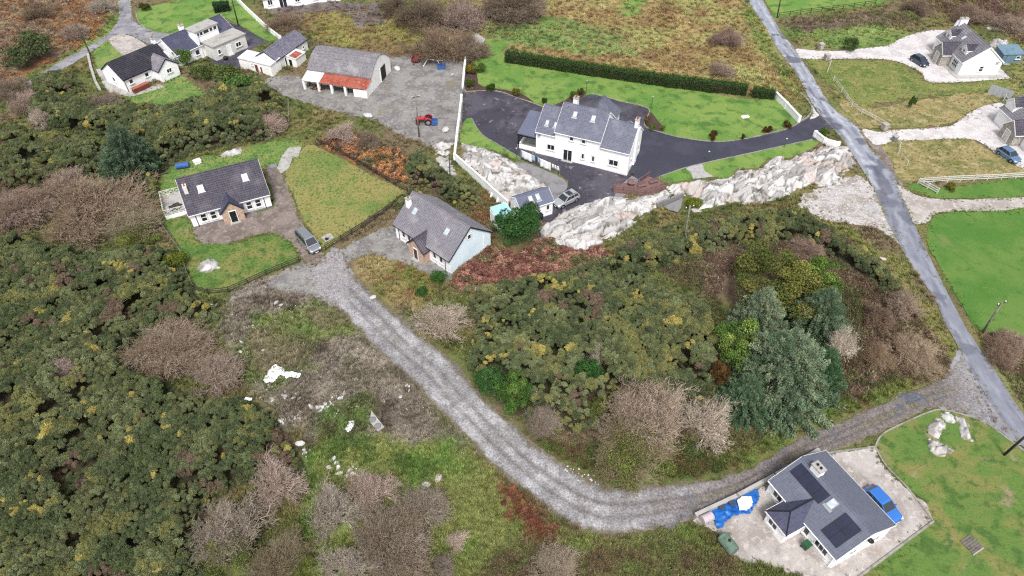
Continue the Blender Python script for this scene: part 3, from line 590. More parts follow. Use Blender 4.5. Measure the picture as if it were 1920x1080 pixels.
GZ = wild * ((fbm(GXX, GYY, 5, 4, 41) - .42) * .9 + (n3 - .5) * .22)
GZ = np.where(GZ < -.05, -.05 + GZ * .2, GZ) - .004 - .05 * (near > .6)
ring = np.ones_like(GZ); ex = np.minimum(np.minimum(GXX - GX0, GX1 - GXX), np.minimum(GYY - GY0, GY1 - GYY)); GZ = GZ * sstep(0, 8, ex) - .003
ground = grid_obj('ground', GXX, GYY, GZ, GC, M['ground'], smooth=True); ground['kind'] = 'structure'
big = 4000.0; bm_v = []; far_c = np.array(S(120, 120, 74)[:3])
xs4 = [-big, GX0 + .3, GX1 - .3, big]; ys4 = [-big, GY0 + .3, GY1 - .3, big]
mb = MB()
for j in range(3):
    for i in range(3):
        if i == 1 and j == 1: continue
        mb.quad((xs4[i], ys4[j], -.06), (xs4[i + 1], ys4[j], -.06), (xs4[i + 1], ys4[j + 1], -.06), (xs4[i], ys4[j + 1], -.06))
outer = mb.build('outer_ground', pmat('distant_grassland', [S(120, 124, 70), (S(134, 118, 84), .05, .4, .6), (S(92, 104, 56), .3, .5, .7)], .95, .1, 2)); outer['kind'] = 'structure'
def gcol(x, y):
    i = np.clip(((x - GX0) / GS).astype(int), 0, len(gx) - 1); j = np.clip(((y - GY0) / GS).astype(int), 0, len(gy) - 1)
    return GC[j, i], GZ[j, i], wild[j, i], gors[j, i]
def gz(x, y): return float(gcol(np.array([x]), np.array([y]))[1][0])
# ------------------------------------------------------------------ buildings
class Block:
    """a gabled volume: local x along the ridge, front is -y"""
    def __init__(s, root, L, W, He, Hr, cx=0, cy=0, rz=0, wall='white', roof='slate_blue', courses=14, ox=.15, oy=.3, fascia='fascia_dark',
                 gutter=True, prof=None, barge=True, sides=(-1, 1), wname='wall', thick=.10):
        rise = .075 if roof in ('tile_char', 'tile_black') else (.055 if roof == 'tile_grey' else .025)
        s.root, s.L, s.W, s.He, s.Hr, s.cx, s.cy, s.rz, s.ox, s.oy, s.th = root, L, W, He, Hr, cx, cy, rz, ox, oy, thick
        s.T = Matrix.Translation((cx, cy, 0)) @ Matrix.Rotation(rz, 4, 'Z')
        prof = prof or [(1.0, He), (0.0, Hr)]               # half profile (fraction of half width, height) from eave to ridge
        s.prof = prof; hl, hw = L / 2, W / 2; mb = MB()
        loop = [(-hw, 0)] + [(-f * hw, z) for f, z in prof] + [(f * hw, z) for f, z in prof[-2::-1]] + [(hw, 0)]
        n = len(loop)
        mb.add([(-hl, y, z) for y, z in loop] + [(hl, y, z) for y, z in loop], [tuple(range(n)), tuple(range(2 * n - 1, n - 1, -1)), (0, 1, n + 1, n), (n - 2, n - 1, 2 * n - 1, 2 * n - 2)])
        s.wall = mb.build(wname, M[wall], root, (cx, cy, 0), rz)
        s.sl = (prof[-1][1] - prof[0][1]) / hw if len(prof) == 2 else (prof[1][1] - prof[0][1]) / ((prof[0][0] - prof[1][0]) * hw)
        mb = MB(); xl, xr = -hl - ox, hl + ox
        for sd in sides:
            pts = [(f * hw, z) for f, z in prof]; pts[0] = (hw + oy, prof[0][1] - s.sl * oy)
            tot = sum(math.hypot(a[0] - b[0], a[1] - b[1]) for a, b in zip(pts, pts[1:]))
            for k, (a, b) in enumerate(zip(pts, pts[1:])):
                seg = math.hypot(a[0] - b[0], a[1] - b[1]); nn = max(1, round(courses * seg / tot)); an = math.atan2(b[1] - a[1], a[0] - b[0])
                ny, nz_ = math.sin(an), math.cos(an)
                def pt(t, x, off): return (x, sd * (a[0] + (b[0] - a[0]) * t + ny * off), a[1] + (b[1] - a[1]) * t + nz_ * off)
                for i in range(nn):
                    t0, t1 = i / nn, (i + 1) / nn; lo = thick + rise; up = thick + .004
                    mb.quad(pt(t0, xl, lo), pt(t0, xr, lo), pt(t1, xr, up), pt(t1, xl, up))
                    mb.quad(pt(t0, xl, up if (i or k) else 0), pt(t0, xr, up if (i or k) else 0), pt(t0, xr, lo), pt(t0, xl, lo))
                mb.quad(pt(0, xl, .004), pt(0, xr, .004), pt(1, xr, .004), pt(1, xl, .004))
                for x in (xl, xr): mb.quad(pt(0, x, .004), pt(1, x, .004), pt(1, x, thick + .01), pt(0, x, thick + .01))
                if barge:
                    pass
        s.roof = mb.build('roof', M[roof], root, (cx, cy, 0), rz)
        zr = prof[-1][1] + thick / max(.4, math.cos(math.atan(s.sl)))
        MB().tube((xl - .01, 0, zr - .02), (xr + .01, 0, zr - .02), .11, n=6).build('ridge_capping', M[roof], s.roof)
        ze = prof[0][1] - s.sl * oy
        for sd in sides:
            y = sd * (hw + oy)
            MB().box((0, y + sd * .016, ze - .05), (L + 2 * ox, .03, .20)).build('fascia', M[fascia], s.roof)
            if gutter: MB().tube((xl, y + sd * .09, ze + .02), (xr, y + sd * .09, ze + .02), .055, n=6).build('gutter', M[fascia], s.roof)
            if barge:
                for x in (xl - .016, xr + .016):
                    m2 = MB(); pts = [(f * hw, z) for f, z in prof]; pts[0] = (hw + oy, ze)
                    for a, b in zip(pts, pts[1:]): m2.bar((x, sd * a[0], a[1] + .03), (x, sd * b[0], b[1] + .03), .028, .20)
                    m2.build('barge_board', M[fascia], s.roof)
    def place(s, face, u, z):
        L, W = s.L / 2, s.W / 2
        p, a = {'F': ((u, -W, z), 0), 'B': ((-u, W, z), math.pi), 'R': ((L, u, z), math.pi / 2), 'L': ((-L, -u, z), -math.pi / 2)}[face]
        return s.T @ Vector(p), s.rz + a
    def window(s, face, u, z, w, h, mull=1, band=True, frame='white_clean', transom=False, name='window', sill=True):
        loc, a = s.place(face, u, z); return window_at(s.root, loc, a, w, h, mull, band, frame, transom, name, sill)
    def door(s, face, u, w, h, mat='black', z=.05, glazed=False, frame='white_clean'):
        loc, a = s.place(face, u, z); mb = MB(); t = .08
        for c, d in (((-w / 2, -.03, h / 2), (t, .10, h)), ((w / 2, -.03, h / 2), (t, .10, h)), ((0, -.03, h), (w + t, .10, t))): mb.box(c, d)
        fr = mb.build('door', M[frame], s.root, loc, a)
        if glazed:
            for k in (-1, 1): MB().box((k * w / 4, -.02, h / 2), (w / 2 - .10, .04, h - .12)).build('pane', M['glass'], fr)
            MB().box((0, -.035, h / 2), (.09, .08, h - .05)).build('meeting_stile', M[frame], fr)
        else:
            MB().box((0, -.02, h / 2), (w - t, .04, h - t)).build('door_leaf', M[mat], fr)
        MB().box((w * .3, -.06, h * .48), (.12, .04, .03)).build('handle', M['metal'], fr)
        MB().box((0, -.25, .04 - z), (w + .5, .5, .16)).build('step', M['concrete'], fr)
        return fr
    def slope_M(s, sd, u, t):
        """frame on the roof slope at ridge coordinate u and fraction t from eave wall line to ridge"""
        hw = s.W / 2; an = math.atan(s.sl); y = sd * hw * (1 - t); z = s.He + (s.Hr - s.He) * t
        m = s.T @ Matrix.Translation((u, y, z)) @ (Matrix.Rotation(0 if sd < 0 else math.pi, 4, 'Z')) @ Matrix.Rotation(an, 4, 'X') @ Matrix.Translation((0, 0, s.th + .03))
        return m
    def skylight(s, sd, u, t, w=.78, l=1.0, pane='skyglass'):
        mb = MB(); b = .07
        for c, d in (((-w / 2, 0, .03), (b, l + b, .12)), ((w / 2, 0, .03), (b, l + b, .12)), ((0, l / 2, .03), (w - b, b, .12)), ((0, -l / 2, .03), (w - b, b, .12))): mb.box(c, d)
        mb.box((0, -l / 2 - .16, -.005), (w + .3, .28, .02))
        o = mb.build('skylight', M['metal'], s.root); o.matrix_local = s.slope_M(sd, u, t)
        MB().box((0, 0, .035), (w - b, l - b, .05)).build('pane', M[pane], o); return o
    def panel(s, sd, u, t, w, l):
        o = MB().box((0, 0, .06), (w, l, .04)).build('solar_panel', M['panel'], s.root); o.matrix_local = s.slope_M(sd, u, t)
        mb = MB()
        for c, d in (((-w / 2 + .012, 0, .062), (.024, l, .045)), ((w / 2 - .012, 0, .062), (.024, l, .045)), ((0, l / 2 - .012, .062), (w - .05, .024, .045)), ((0, -l / 2 + .012, .062), (w - .05, .024, .045))): mb.box(c, d)
        mb.build('panel_frame', M['black'], o); return o
    def chimney(s, x, y, w, d, ztop, wall='white', pots=1, zb=None, cap=True):
        zb = zb if zb is not None else s.He + .2; loc = s.T @ Vector((x, y, 0))
        o = MB().box((0, 0, (zb + ztop) / 2), (w, d, ztop - zb)).build('chimney', M[wall], s.roof, s.T.inverted() @ loc)
        if cap: MB().box((0, 0, ztop + .05), (w + .14, d + .14, .12)).build('chimney_cap', M['concrete'], o)
        for k in range(pots):
            off = (k - (pots - 1) / 2) * .34
            MB().lathe([(.13, 0), (.11, .30), (.13, .32), (.09, .33), (.08, .1)], ((off if w >= d else 0), (0 if w >= d else off), ztop + .1), 10).build('chimney_pot', M['clay' if wall != 'offwhite' else 'black'], o)
        return o
    def pipe(s, face, u, top=None, m='fascia_dark'):
        loc, a = s.place(face, u, 0); top = top or s.He - .05
        return MB().tube((0, -.07, .02), (0, -.07, top), .05, n=6).build('drainpipe', M[m], s.root, loc, a)
def window_at(root, loc, a, w, h, mull=1, band=True, frame='white_clean', transom=False, name='window', sill=True):
    mb = MB(); t = .075
    for c, d in (((-w / 2, -.03, h / 2), (t, .09, h + t)), ((w / 2, -.03, h / 2), (t, .09, h + t)), ((0, -.03, h), (w - t, .09, t)), ((0, -.03, 0), (w - t, .09, t))): mb.box(c, d)
    for k in range(1, mull + 1): mb.box((-w / 2 + w * k / (mull + 1), -.03, h / 2), (.06, .085, h - t))
    if transom: mb.box((0, -.03, h * .52), (w - t, .08, .06))
    o = mb.build(name, M[frame], root, loc, a)
    for k in range(mull + 1):
        pw = w / (mull + 1); MB().box((-w / 2 + pw * (k + .5), -.006, h / 2), (pw - .05, .03, h - .05)).build('pane', M['glass'], o)
    if band:
        m2 = MB(); q = .16; ww, hh = w / 2 + t / 2 + q / 2, h
        for c, d in (((-ww, -.012, h / 2), (q, .05, h + t)), ((ww, -.012, h / 2), (q, .05, h + t)), ((0, -.012, h + t / 2 + q / 2), (w + t + 2 * q, .05, q))): m2.box(c, d)
        m2.build('surround', M['offwhite'], o)
    if sill: MB().box((0, -.07, -t / 2 - .05), (w + .4, .2, .09)).build('sill', M['offwhite'], o)
    return o
def flat_block(root, L, W, Hh, cx, cy, rz, wall='white', roof='flat_grey', ov=.18, name='wall', th=.16, tilt=0.0, z0=0.0):
    """a flat-roofed volume; returns a Block-like placer"""
    b = Block.__new__(Block); b.root, b.L, b.W, b.He, b.Hr, b.cx, b.cy, b.rz = root, L, W, Hh, Hh, cx, cy, rz
    b.T = Matrix.Translation((cx, cy, 0)) @ Matrix.Rotation(rz, 4, 'Z'); b.th = th; b.sl = 0
    hl, hw = L / 2, W / 2; h0, h1 = Hh - tilt / 2, Hh + tilt / 2
    v = [(-hl, -hw, z0), (hl, -hw, z0), (hl, hw, z0), (-hl, hw, z0), (-hl, -hw, h0), (hl, -hw, h0), (hl, hw, h1), (-hl, hw, h1)]
    b.wall = MB().add(v, [(0, 1, 5, 4), (1, 2, 6, 5), (2, 3, 7, 6), (3, 0, 4, 7)]).build(name, M[wall], root, (cx, cy, 0), rz)
    L2, W2 = hl + ov, hw + ov; k = tilt / W if W else 0; a0, a1 = Hh - k * W2, Hh + k * W2
    v = [(-L2, -W2, a0 + .003), (L2, -W2, a0 + .003), (L2, W2, a1 + .003), (-L2, W2, a1 + .003), (-L2, -W2, a0 + th), (L2, -W2, a0 + th), (L2, W2, a1 + th), (-L2, W2, a1 + th)]
    b.roof = MB().add(v, [(3, 2, 1, 0), (4, 5, 6, 7), (0, 1, 5, 4), (1, 2, 6, 5), (2, 3, 7, 6), (3, 0, 4, 7)]).build('roof', M[roof], root, (cx, cy, 0), rz)
    return b
def porch(root, main, x0, x1, yf, He, Hr, wall, roof, courses, fascia, door='black', dw=1.0, dh=2.05, yb=-1.6):
    """a gabled porch in front of the main block: its ridge runs at right angles into the roof"""
    W = x1 - x0; yc = (yf + yb) / 2; Lp = yb - yf
    b = Block(root, Lp, W, He, Hr, (x0 + x1) / 2, yc, math.pi / 2, wall, roof, courses, .14, .22, fascia, False, None, True, (-1, 1), 'porch_wall', .08)
    b.door('L', 0, dw, dh, door, .06); return b

def c1():
    t = thing('cottage', 'cottage with charcoal tiled roof, tan brick porch and white lattice-railed terrace', 'house', (-43.54, 85.59), R(26.3))
    b = Block(t, 11.5, 7.8, 2.69, 6.2, wall='white', roof='tile_char', courses=17, fascia='white_clean')
    for u in (-3.97, -2.62, 2.6, 3.92): b.window('F', u, .72, .78, 1.3, 0, True, transom=True)
    porch(t, b, -1.5, 1.5, -5.2, 2.2, 3.75, 'stone', 'slate_dark', 8, 'fascia_dark')
    b.skylight(-1, -3.05, .58); b.skylight(-1, 3.3, .58)
    c = b.chimney(-5.05, -1.15, .55, 1.5, 5.75, 'offwhite', 0, 4.4, cap=False)
    for k in (-.3, .3): MB().tube((0, k, 5.75), (0, k, 6.05), .12, n=8).build('chimney_pot', M['clay'], c)
    b.pipe('F', -5.0); b.pipe('F', 4.85)
    for u in (-2.2, 2.0): b.window('R', u, .9, .9, 1.1, 0, True)
    b.window('R', 0, 3.6, .8, .9, 0, True); b.window('L', 1.8, .9, 1.1, 1.2, 1, True)
    for u in (-3.5, 0, 3.5): b.window('B', u, .9, 1.2, 1.1, 1, True)
    MB().box((0, -3.93, .12), (11.54, .06, .24)).build('plinth', M['concrete_d'], t)
c1()
def terrace():
    """raised white terrace with X-lattice railings at the cottage's gable"""
    ang = R(26.3); o = Vector((-43.54, 85.59, 0)); m = Matrix.Translation(o) @ Matrix.Rotation(ang, 4, 'Z')
    t = thing('terrace', 'small raised white terrace with crossed lattice railings beside the charcoal-roofed cottage', 'terrace', m @ Vector((-7.6, 2.6, 0)), ang)
    MB().box((0, 0, .34), (3.2, 5.4, .68)).build('base', M['white'], t); MB().box((0, 0, .70), (3.1, 5.3, .05)).build('floor', M['concrete'], t)
    def lattice(a, b):
        a, b = Vector(a), Vector(b); L = (b - a).length; n = max(1, round(L / 1.0)); d = (b - a) / n
        for i in range(n + 1): ubox('post', M['fence_white'], t, a + d * i + Vector((0, 0, .5)), (.1, .1, 1.0))
        for z in (.12, .95): ubar('rail', M['fence_white'], t, a + Vector((0, 0, z)), b + Vector((0, 0, z)), .07, .09)
        for i in range(n):
            p, q = a + d * i, a + d * (i + 1); up = Vector((0, 0, .92)); dn = Vector((0, 0, .15))
            ubar('brace', M['fence_white'], t, p + dn, q + up, .05, .07); ubar('brace', M['fence_white'], t, p + up, q + dn, .052, .07)
    lattice((-1.5, 2.6, .7), (1.5, 2.6, .7)); lattice((-1.5, -2.6, .7), (1.5, -2.6, .7)); lattice((-1.55, -2.5, .7), (-1.55, 2.5, .7))
    s = thing('folded_furniture', 'dark covered furniture heap on the white terrace floor', 'furniture', m @ Vector((-7.5, 1.4, .72)), ang)
    mb = MB(); rr = random.Random(3)
    for k in range(7): mb.box((rr.uniform(-.8, .8), rr.uniform(-.5, .5), .2 + .1 * rr.random()), (.9, .5, .35), rr.uniform(-.5, .5))
    mb.build('cover', M['fence_dark'], s, bevel=.05)
terrace()
def c2():
    t = thing('cottage', 'cottage with grey tiled roof, pale blue gable and brick porch beside red bracken', 'house', (-9.92, 76.45), R(-42.9))
    b = Block(t, 11.45, 7.85, 2.73, 5.96, wall='white', roof='tile_grey', courses=17, fascia='fascia_dark')
    mb = MB(); mb.add([(5.731, -3.925, .25), (5.731, 3.925, .25), (5.731, 3.925, 2.70), (5.731, 0, 5.92), (5.731, -3.925, 2.70)], [(0, 1, 2, 3, 4)]).build('gable_render', M['white_blue'], t)
    for u in (-3.9, -2.7, 2.6, 3.95): b.window('F', u, 1.0, .62, 1.05, 0, True)
    b.window('R', -.17, 4.0, .62, .8, 0, True, sill=False)
    p = porch(t, b, -1.5, 1.5, -5.15, 2.25, 3.75, 'stone', 'tile_char', 8, 'fascia_dark', 'bark', .85, 1.95)
    b.skylight(-1, -3.5, .58); b.skylight(-1, 3.05, .58); b.skylight(1, 1.2, .45)
    b.chimney(-5.0, -1.55, .62, .62, 6.1, 'white', 1, 4.0)
    b.pipe('F', -4.95); b.pipe('F', 4.75); b.pipe('R', 2.55, 2.9, 'white_clean')
    for u in (-3.5, 0, 3.5): b.window('B', u, .9, 1.2, 1.1, 1, True)
    b.window('L', -1.6, .9, 1, 1.1, 0, True)
c2()
def solar():
    t = thing('bungalow', 'white bungalow with slate-blue roof carrying two black solar arrays', 'house', (31.66, 34.31), R(-63.4))
    b = Block(t, 9.06, 7.2, 2.3, 3.9, wall='white', roof='slate_solar', courses=16, ox=.12, oy=.25, fascia='white_clean')
    for i in range(4):
        b.panel(-1, -3.65 + i * 1.0, .68, .99, 1.45)
    for i in range(2):
        for j in range(2): b.panel(-1, 2.35 + i * 1.0, .30 + j * .375, .99, 1.44)
    b.skylight(-1, .56, .76, .72, .95)
    b.chimney(-2.7, .05, 1.15, .75, 4.75, 'white', 0, 3.4)
    for k in (-.22, .22): MB().tube((-2.7 + k, .05, 4.85), (-2.7 + k, .05, 5.02), .13, n=10).build('chimney_pot', M['black'], b.roof)
    # hipped wing in front
    x0, x1, yf, yb, He, Hr = -2.06, .48, -6.1, -3.6, 2.1, 3.25; o = .22
    MB().add([(x0, yf, 0), (x1, yf, 0), (x1, yb, 0), (x0, yb, 0), (x0, yf, He), (x1, yf, He), (x1, yb, He), (x0, yb, He)], [(0, 1, 5, 4), (1, 2, 6, 5), (2, 3, 7, 6), (3, 0, 4, 7)]).build('wing_wall', M['white'], t)
    xm = (x0 + x1) / 2; rf = MB(); e = He - .05
    A, B_, C, D = (x0 - o, yf - o, e), (x1 + o, yf - o, e), (x1 + o, -2.3, e), (x0 - o, -2.3, e); ap, bk = (xm, yf + 1.25, Hr), (xm, -1.6, Hr)
    w = rf.add([A, B_, C, D, ap, bk], [(0, 1, 4), (1, 2, 5, 4), (3, 0, 4, 5), (0, 3, 2, 1)]).build('wing_roof', M['slate_dark'], t)
    for p, q in ((A, ap), (B_, ap), (ap, bk)): MB().tube(p, q, .07, n=6).build('hip_capping', M['black'], w)
    MB().box((xm, yf - o - .015, e - .05), (x1 - x0 + 2 * o, .03, .18)).build('fascia', M['white_clean'], w)
    for x in (x0 - o - .015, x1 + o + .015): MB().box((x, (yf - o - 2.3) / 2, e - .05), (.03, -2.3 - yf + o, .18)).build('fascia', M['white_clean'], w)
    window_at(t, Vector(((x0 + x1) / 2 - .3, yf, .75)), 0, 1.1, 1.0, 1, False)
    b.window('F', -3.2, .75, 1.15, 1.1, 1, False); b.window('F', .95, .6, .6, 1.3, 0, False); b.window('F', 2.85, .75, 1.5, 1.1, 2, False)
    b.window('R', -1.4, .9, 1.0, 1.0, 1, False); b.window('R', 1.6, .9, 1.0, 1.0, 1, False)
    MB().lathe([(.02, 0), (.30, .10), (.31, .12), (.02, .05)], (0, 0, 0), 14).build('satellite_dish', M['black'], t, (4.75, .2, 2.55))
    MB().tube((4.53, .2, 2.5), (4.78, .2, 2.62), .03, n=6).build('dish_arm', M['metal'], t)
    for u in (-3, 0, 3): b.window('B', u, .8, 1.2, 1.1, 1, False)
    b.pipe('F', 4.3, m='white_clean')
solar()
def big():
    t = thing('two_storey_house', 'large white two-storey house with blue slate roof, carport and dark driveway', 'house', (12.03, 99.78), R(-23.5))
    W = 7.5
    c = Block(t, 7.7, W, 5.15, 8.2, 0, 0, 0, 'white', 'slate_blue', 22, .1, .25, 'white_clean', prof=None)
    l = Block(t, 3.35, W - .2, 4.3, 7.15, -5.52, 0, 0, 'white', 'slate_blue', 20, .08, .25, 'white_clean')
    r = Block(t, 4.85, W - .2, 4.2, 7.05, 6.27, 0, 0, 'white', 'slate_blue', 20, .08, .25, 'white_clean')
    for u in (-1.02, 1.03): c.window('F', u, 4.0, .62, .75, 0, True)
    c.door('F', -1.5, 1.5, 2.1, glazed=True); c.window('F', 1.1, 1.1, .42, 1.0, 0, True); c.window('F', 2.87, 1.1, .42, 1.0, 0, True)
    l.window('F', 1.0, 1.3, 1.25, 1.0, 1, True); r.window('F', 0.0, 1.15, 1.5, 1.05, 1, True)
    MB().lathe([(.02, 0), (.24, .10), (.25, .12), (.02, .05)], (0, 0, 0), 12).build('satellite_dish', M['concrete_d'], t, (-6.6, -W / 2 - .15, 3.6))
    c.skylight(-1, -1.5, .68, .6, .85); c.skylight(-1, 1.6, .68, .6, .85); l.skylight(-1, -.25, .35, .5, .8); l.skylight(-1, 1.25, .35, .5, .8)
    for u in (-2.9, -.1, 2.7):
        o = MB().tube((0, 0, 0), (0, 0, .2), .06, n=8).build('roof_vent', M['slate_dark'], t); o.matrix_local = c.slope_M(-1, u, .88)
    c.chimney(-2.2, .9, .7, .9, 9.0, 'white', 2, 7.0)
    r.chimney(2.15, 0, .55, 1.0, 8.1, 'white', 2, 6.4)
    MB().box((2.55 + 6.27, 0, 3.2), (.25, 1.3, 6.4)).build('chimney_breast', M['white'], t)
    for u in (-.9,): r.window('R', -2.2, 1.2, .8, 1.1, 0, True)
    r.window('R', 2.0, 1.2, .8, 1.1, 0, True)
    # rear wing with hipped roof
    MB().box((1.0, 5.6, 2.1), (5.0, 4.6, 4.2)).build('rear_wall', M['white'], t)
    e, Hr = 4.2, 7.4; x0, x1, y0, y1 = -1.75, 3.75, 1.0, 8.2; xm = 1.0
    rw = MB().add([(x0, y0, e), (x1, y0, e), (x1, y1, e), (x0, y1, e), (xm, 1.0, Hr), (xm, 6.2, Hr)], [(1, 2, 5, 4), (2, 3, 5), (3, 0, 4, 5), (0, 3, 2, 1)]).build('rear_roof', M['slate_blue'], t)
    for p, q in (((x1, y1, e), (xm, 6.2, Hr)), ((x0, y1, e), (xm, 6.2, Hr)), ((xm, 1, Hr), (xm, 6.2, Hr))): MB().tube(p, q, .08, n=6).build('hip_capping', M['slate_blue'], rw)
    g = Block(t, 2.2, 2.4, 3.2, 4.2, 6.0, 4.3, R(90), 'white', 'slate_blue', 8, .08, .15, 'white_clean', False)
    # carport
    cp = MB().add([(-10.6, -3.55, 2.75), (-7.25, -3.55, 2.75), (-7.25, 2.0, 4.15), (-10.6, 2.0, 4.15), (-10.6, -3.55, 2.9), (-7.25, -3.55, 2.9), (-7.25, 2.0, 4.3), (-10.6, 2.0, 4.3)],
                  [(3, 2, 1, 0), (4, 5, 6, 7), (0, 1, 5, 4), (1, 2, 6, 5), (2, 3, 7, 6), (3, 0, 4, 7)]).build('carport_roof', M['slate_smooth'], t)
    MB().box((-8.9, -3.5, 2.62), (3.4, .16, .24)).build('carport_beam', M['black'], t)
    for x, y, z in ((-10.4, -3.4, 2.6), (-10.4, 1.8, 4.0)): MB().box((x, y, z / 2), (.2, .2, z)).build('carport_post', M['black'], t)
    MB().box((-8.9, -3.35, .35), (3.3, .25, .7)).build('carport_wall', M['white'], t); MB().box((-10.42, -1.0, .35), (.22, 4.4, .7)).build('carport_wall', M['white'], t)
    MB().box((-8.9, -.8, .09), (3.2, 4.6, .08)).build('carport_floor', M['concrete'], t)
    c.pipe('F', 3.7, 5.0, 'white_clean'); c.pipe('F', -3.75, 5.0, 'white_clean'); r.pipe('F', 2.0, 4.1, 'white_clean'); l.pipe('F', -.7, 4.2, 'white_clean')
    for u in (-2.5, 0, 2.5): c.window('B', u + 0, 4.0, .7, .8, 0, True)
big()
def garage():
    t = thing('garage', 'small white garage with dark blue slate roof and two rooflights beside silver car', 'garage', (2.93, 83.18), R(27))
    b = Block(t, 5.35, 3.4, 2.6, 3.76, wall='white', roof='slate_smooth', courses=9, ox=.1, oy=.2, fascia='white_clean')
    b.skylight(-1, -.65, .55, .62, .95, 'skyglass'); b.skylight(-1, .55, .55, .62, .95)
    b.window('F', 1.85, 1.1, .5, .95, 0, False); b.door('R', -.3, .9, 2.0, 'white_clean'); b.window('L', 0, 1, .8, .9, 1, False)
    g = thing('greenhouse', 'lean-to greenhouse with aqua roof sheets against the garage gable', 'greenhouse', (-1.35, 80.55), R(27))
    mb = MB()
    for x in (-1.3, 0, 1.3): mb.bar((x, -1.5, 0), (x, -1.5, 1.9), .08); mb.bar((x, 1.5, 0), (x, 1.5, 2.4), .08); mb.bar((x, -1.5, 1.9), (x, 1.5, 2.4), .08)
    for y, z in ((-1.5, 1.9), (1.5, 2.4), (-1.5, 1.0)): mb.bar((-1.3, y, z), (1.3, y, z), .08)
    for x in (-1.3, 1.3): mb.bar((x, -1.5, 1.0), (x, 1.5, 1.0), .06)
    mb.build('frame', M['fence_white'], g)
    for i in range(2): MB().add([(-1.28 + i * 1.3, -1.6, 1.96), (-.02 + i * 1.3, -1.6, 1.96), (-.02 + i * 1.3, 1.6, 2.48), (-1.28 + i * 1.3, 1.6, 2.48)], [(0, 1, 2, 3)]).build('roof_sheet', M['aqua'], g)
    MB().box((-1.36, 0, 1.05), (.06, 3.0, 2.1)).build('side_panel', M['white'], g)
    for i in range(2): MB().box((-.65 + i * 1.3, -1.5, 1.45), (1.2, .02, .82)).build('pane', M['glass'], g); MB().box((-.65 + i * 1.3, -1.5, .5), (1.2, .04, .95)).build('panel', M['white'], g)
garage()
def tl():
    t = thing('white_cottage', 'white cottage with black tiled roof and short gabled wing by the pale lane', 'house', (-72.33, 125.78), R(54.1))
    b = Block(t, 10.2, 6.87, 2.54, 4.75, wall='white', roof='tile_black', courses=12, ox=.12, oy=.2, fascia='fascia_dark')
    b.window('F', -3.75, 1.2, .75, .8, 0, False); b.window('F', -.45, 1.2, .75, .8, 0, False); b.pipe('F', -4.95)
    w = Block(t, 3.6, 4.0, 2.4, 4.0, 2.95, -3.9, R(90), 'white', 'tile_grey', 8, .12, .2, 'fascia_dark')
    w.window('L', 0, 1.3, 1.0, .8, 1, False)
    b.chimney(4.9, .2, .6, .8, 5.7, 'white', 1, 4.0); MB().box((5.15, -1.6, 2.2), (.25, 3.9, 2.9)).build('parapet', M['white'], t)
    b.door('F', .7, .8, 1.95, 'white_clean'); b.window('L', 0, 1.1, .8, .9, 0, False)
    s = thing('oil_tank', 'long red-brown log store against the white cottage front wall', 'store', (-70.2, 120.4), R(54.1))
    MB().box((0, 0, .45), (3.2, .9, .9)).build('box', M['red_dull'], s, bevel=.06); mb = MB()
    for k in range(7): mb.box((-1.45 + k * .48, 0, .93), (.40, .98, .05))
    mb.build('lid', M['clay'], s); s.name = 'log_store'
tl()
def tl2():
    t = thing('bungalow', 'bungalow with dark slate roof, flat-topped dormer and pale flat-roofed extension', 'house', (-64.6, 136.9), R(55))
    b = Block(t, 14, 7.0, 2.7, 4.9, wall='white', roof='slate_dark', courses=14, ox=.1, oy=.25, fascia='white_clean')
    d = flat_block(t, 5.2, 2.7, 5.15, 1.0, -1.95, 0, 'white', 'flat_grey', .25, 'dormer_wall', z0=2.9)
    for u, w in ((-2.1, .5), (-1.35, .7), (-.2, 1.3), (1.0, .7), (1.95, .8)): d.window('F', u, 4.15, w, .75, 0, False, sill=False)
    e = flat_block(t, 7.6, 4.0, 2.85, 2.9, -5.2, R(-3), 'offwhite', 'flat_grey', .2, 'extension_wall')
    e.window('F', 1.8, 1.0, 1.2, .9, 1, False); e.door('F', -.4, .85, 2.0, 'white_clean'); e.window('F', -2.7, 1.1, .6, .9, 0, False)
    b.chimney(-2.0, .4, .75, .9, 5.9, 'white', 1, 4.2); MB().box((-1.75, -2.6, 2.2), (.5, 2.2, 4.6)).build('chimney_breast', M['white'], t)
    for u in (-4.5, -2.5): b.window('F', u, 1, .9, 1, 0, False)
    b.window('R', -1.5, 1, 1, 1, 1, False)
tl2()
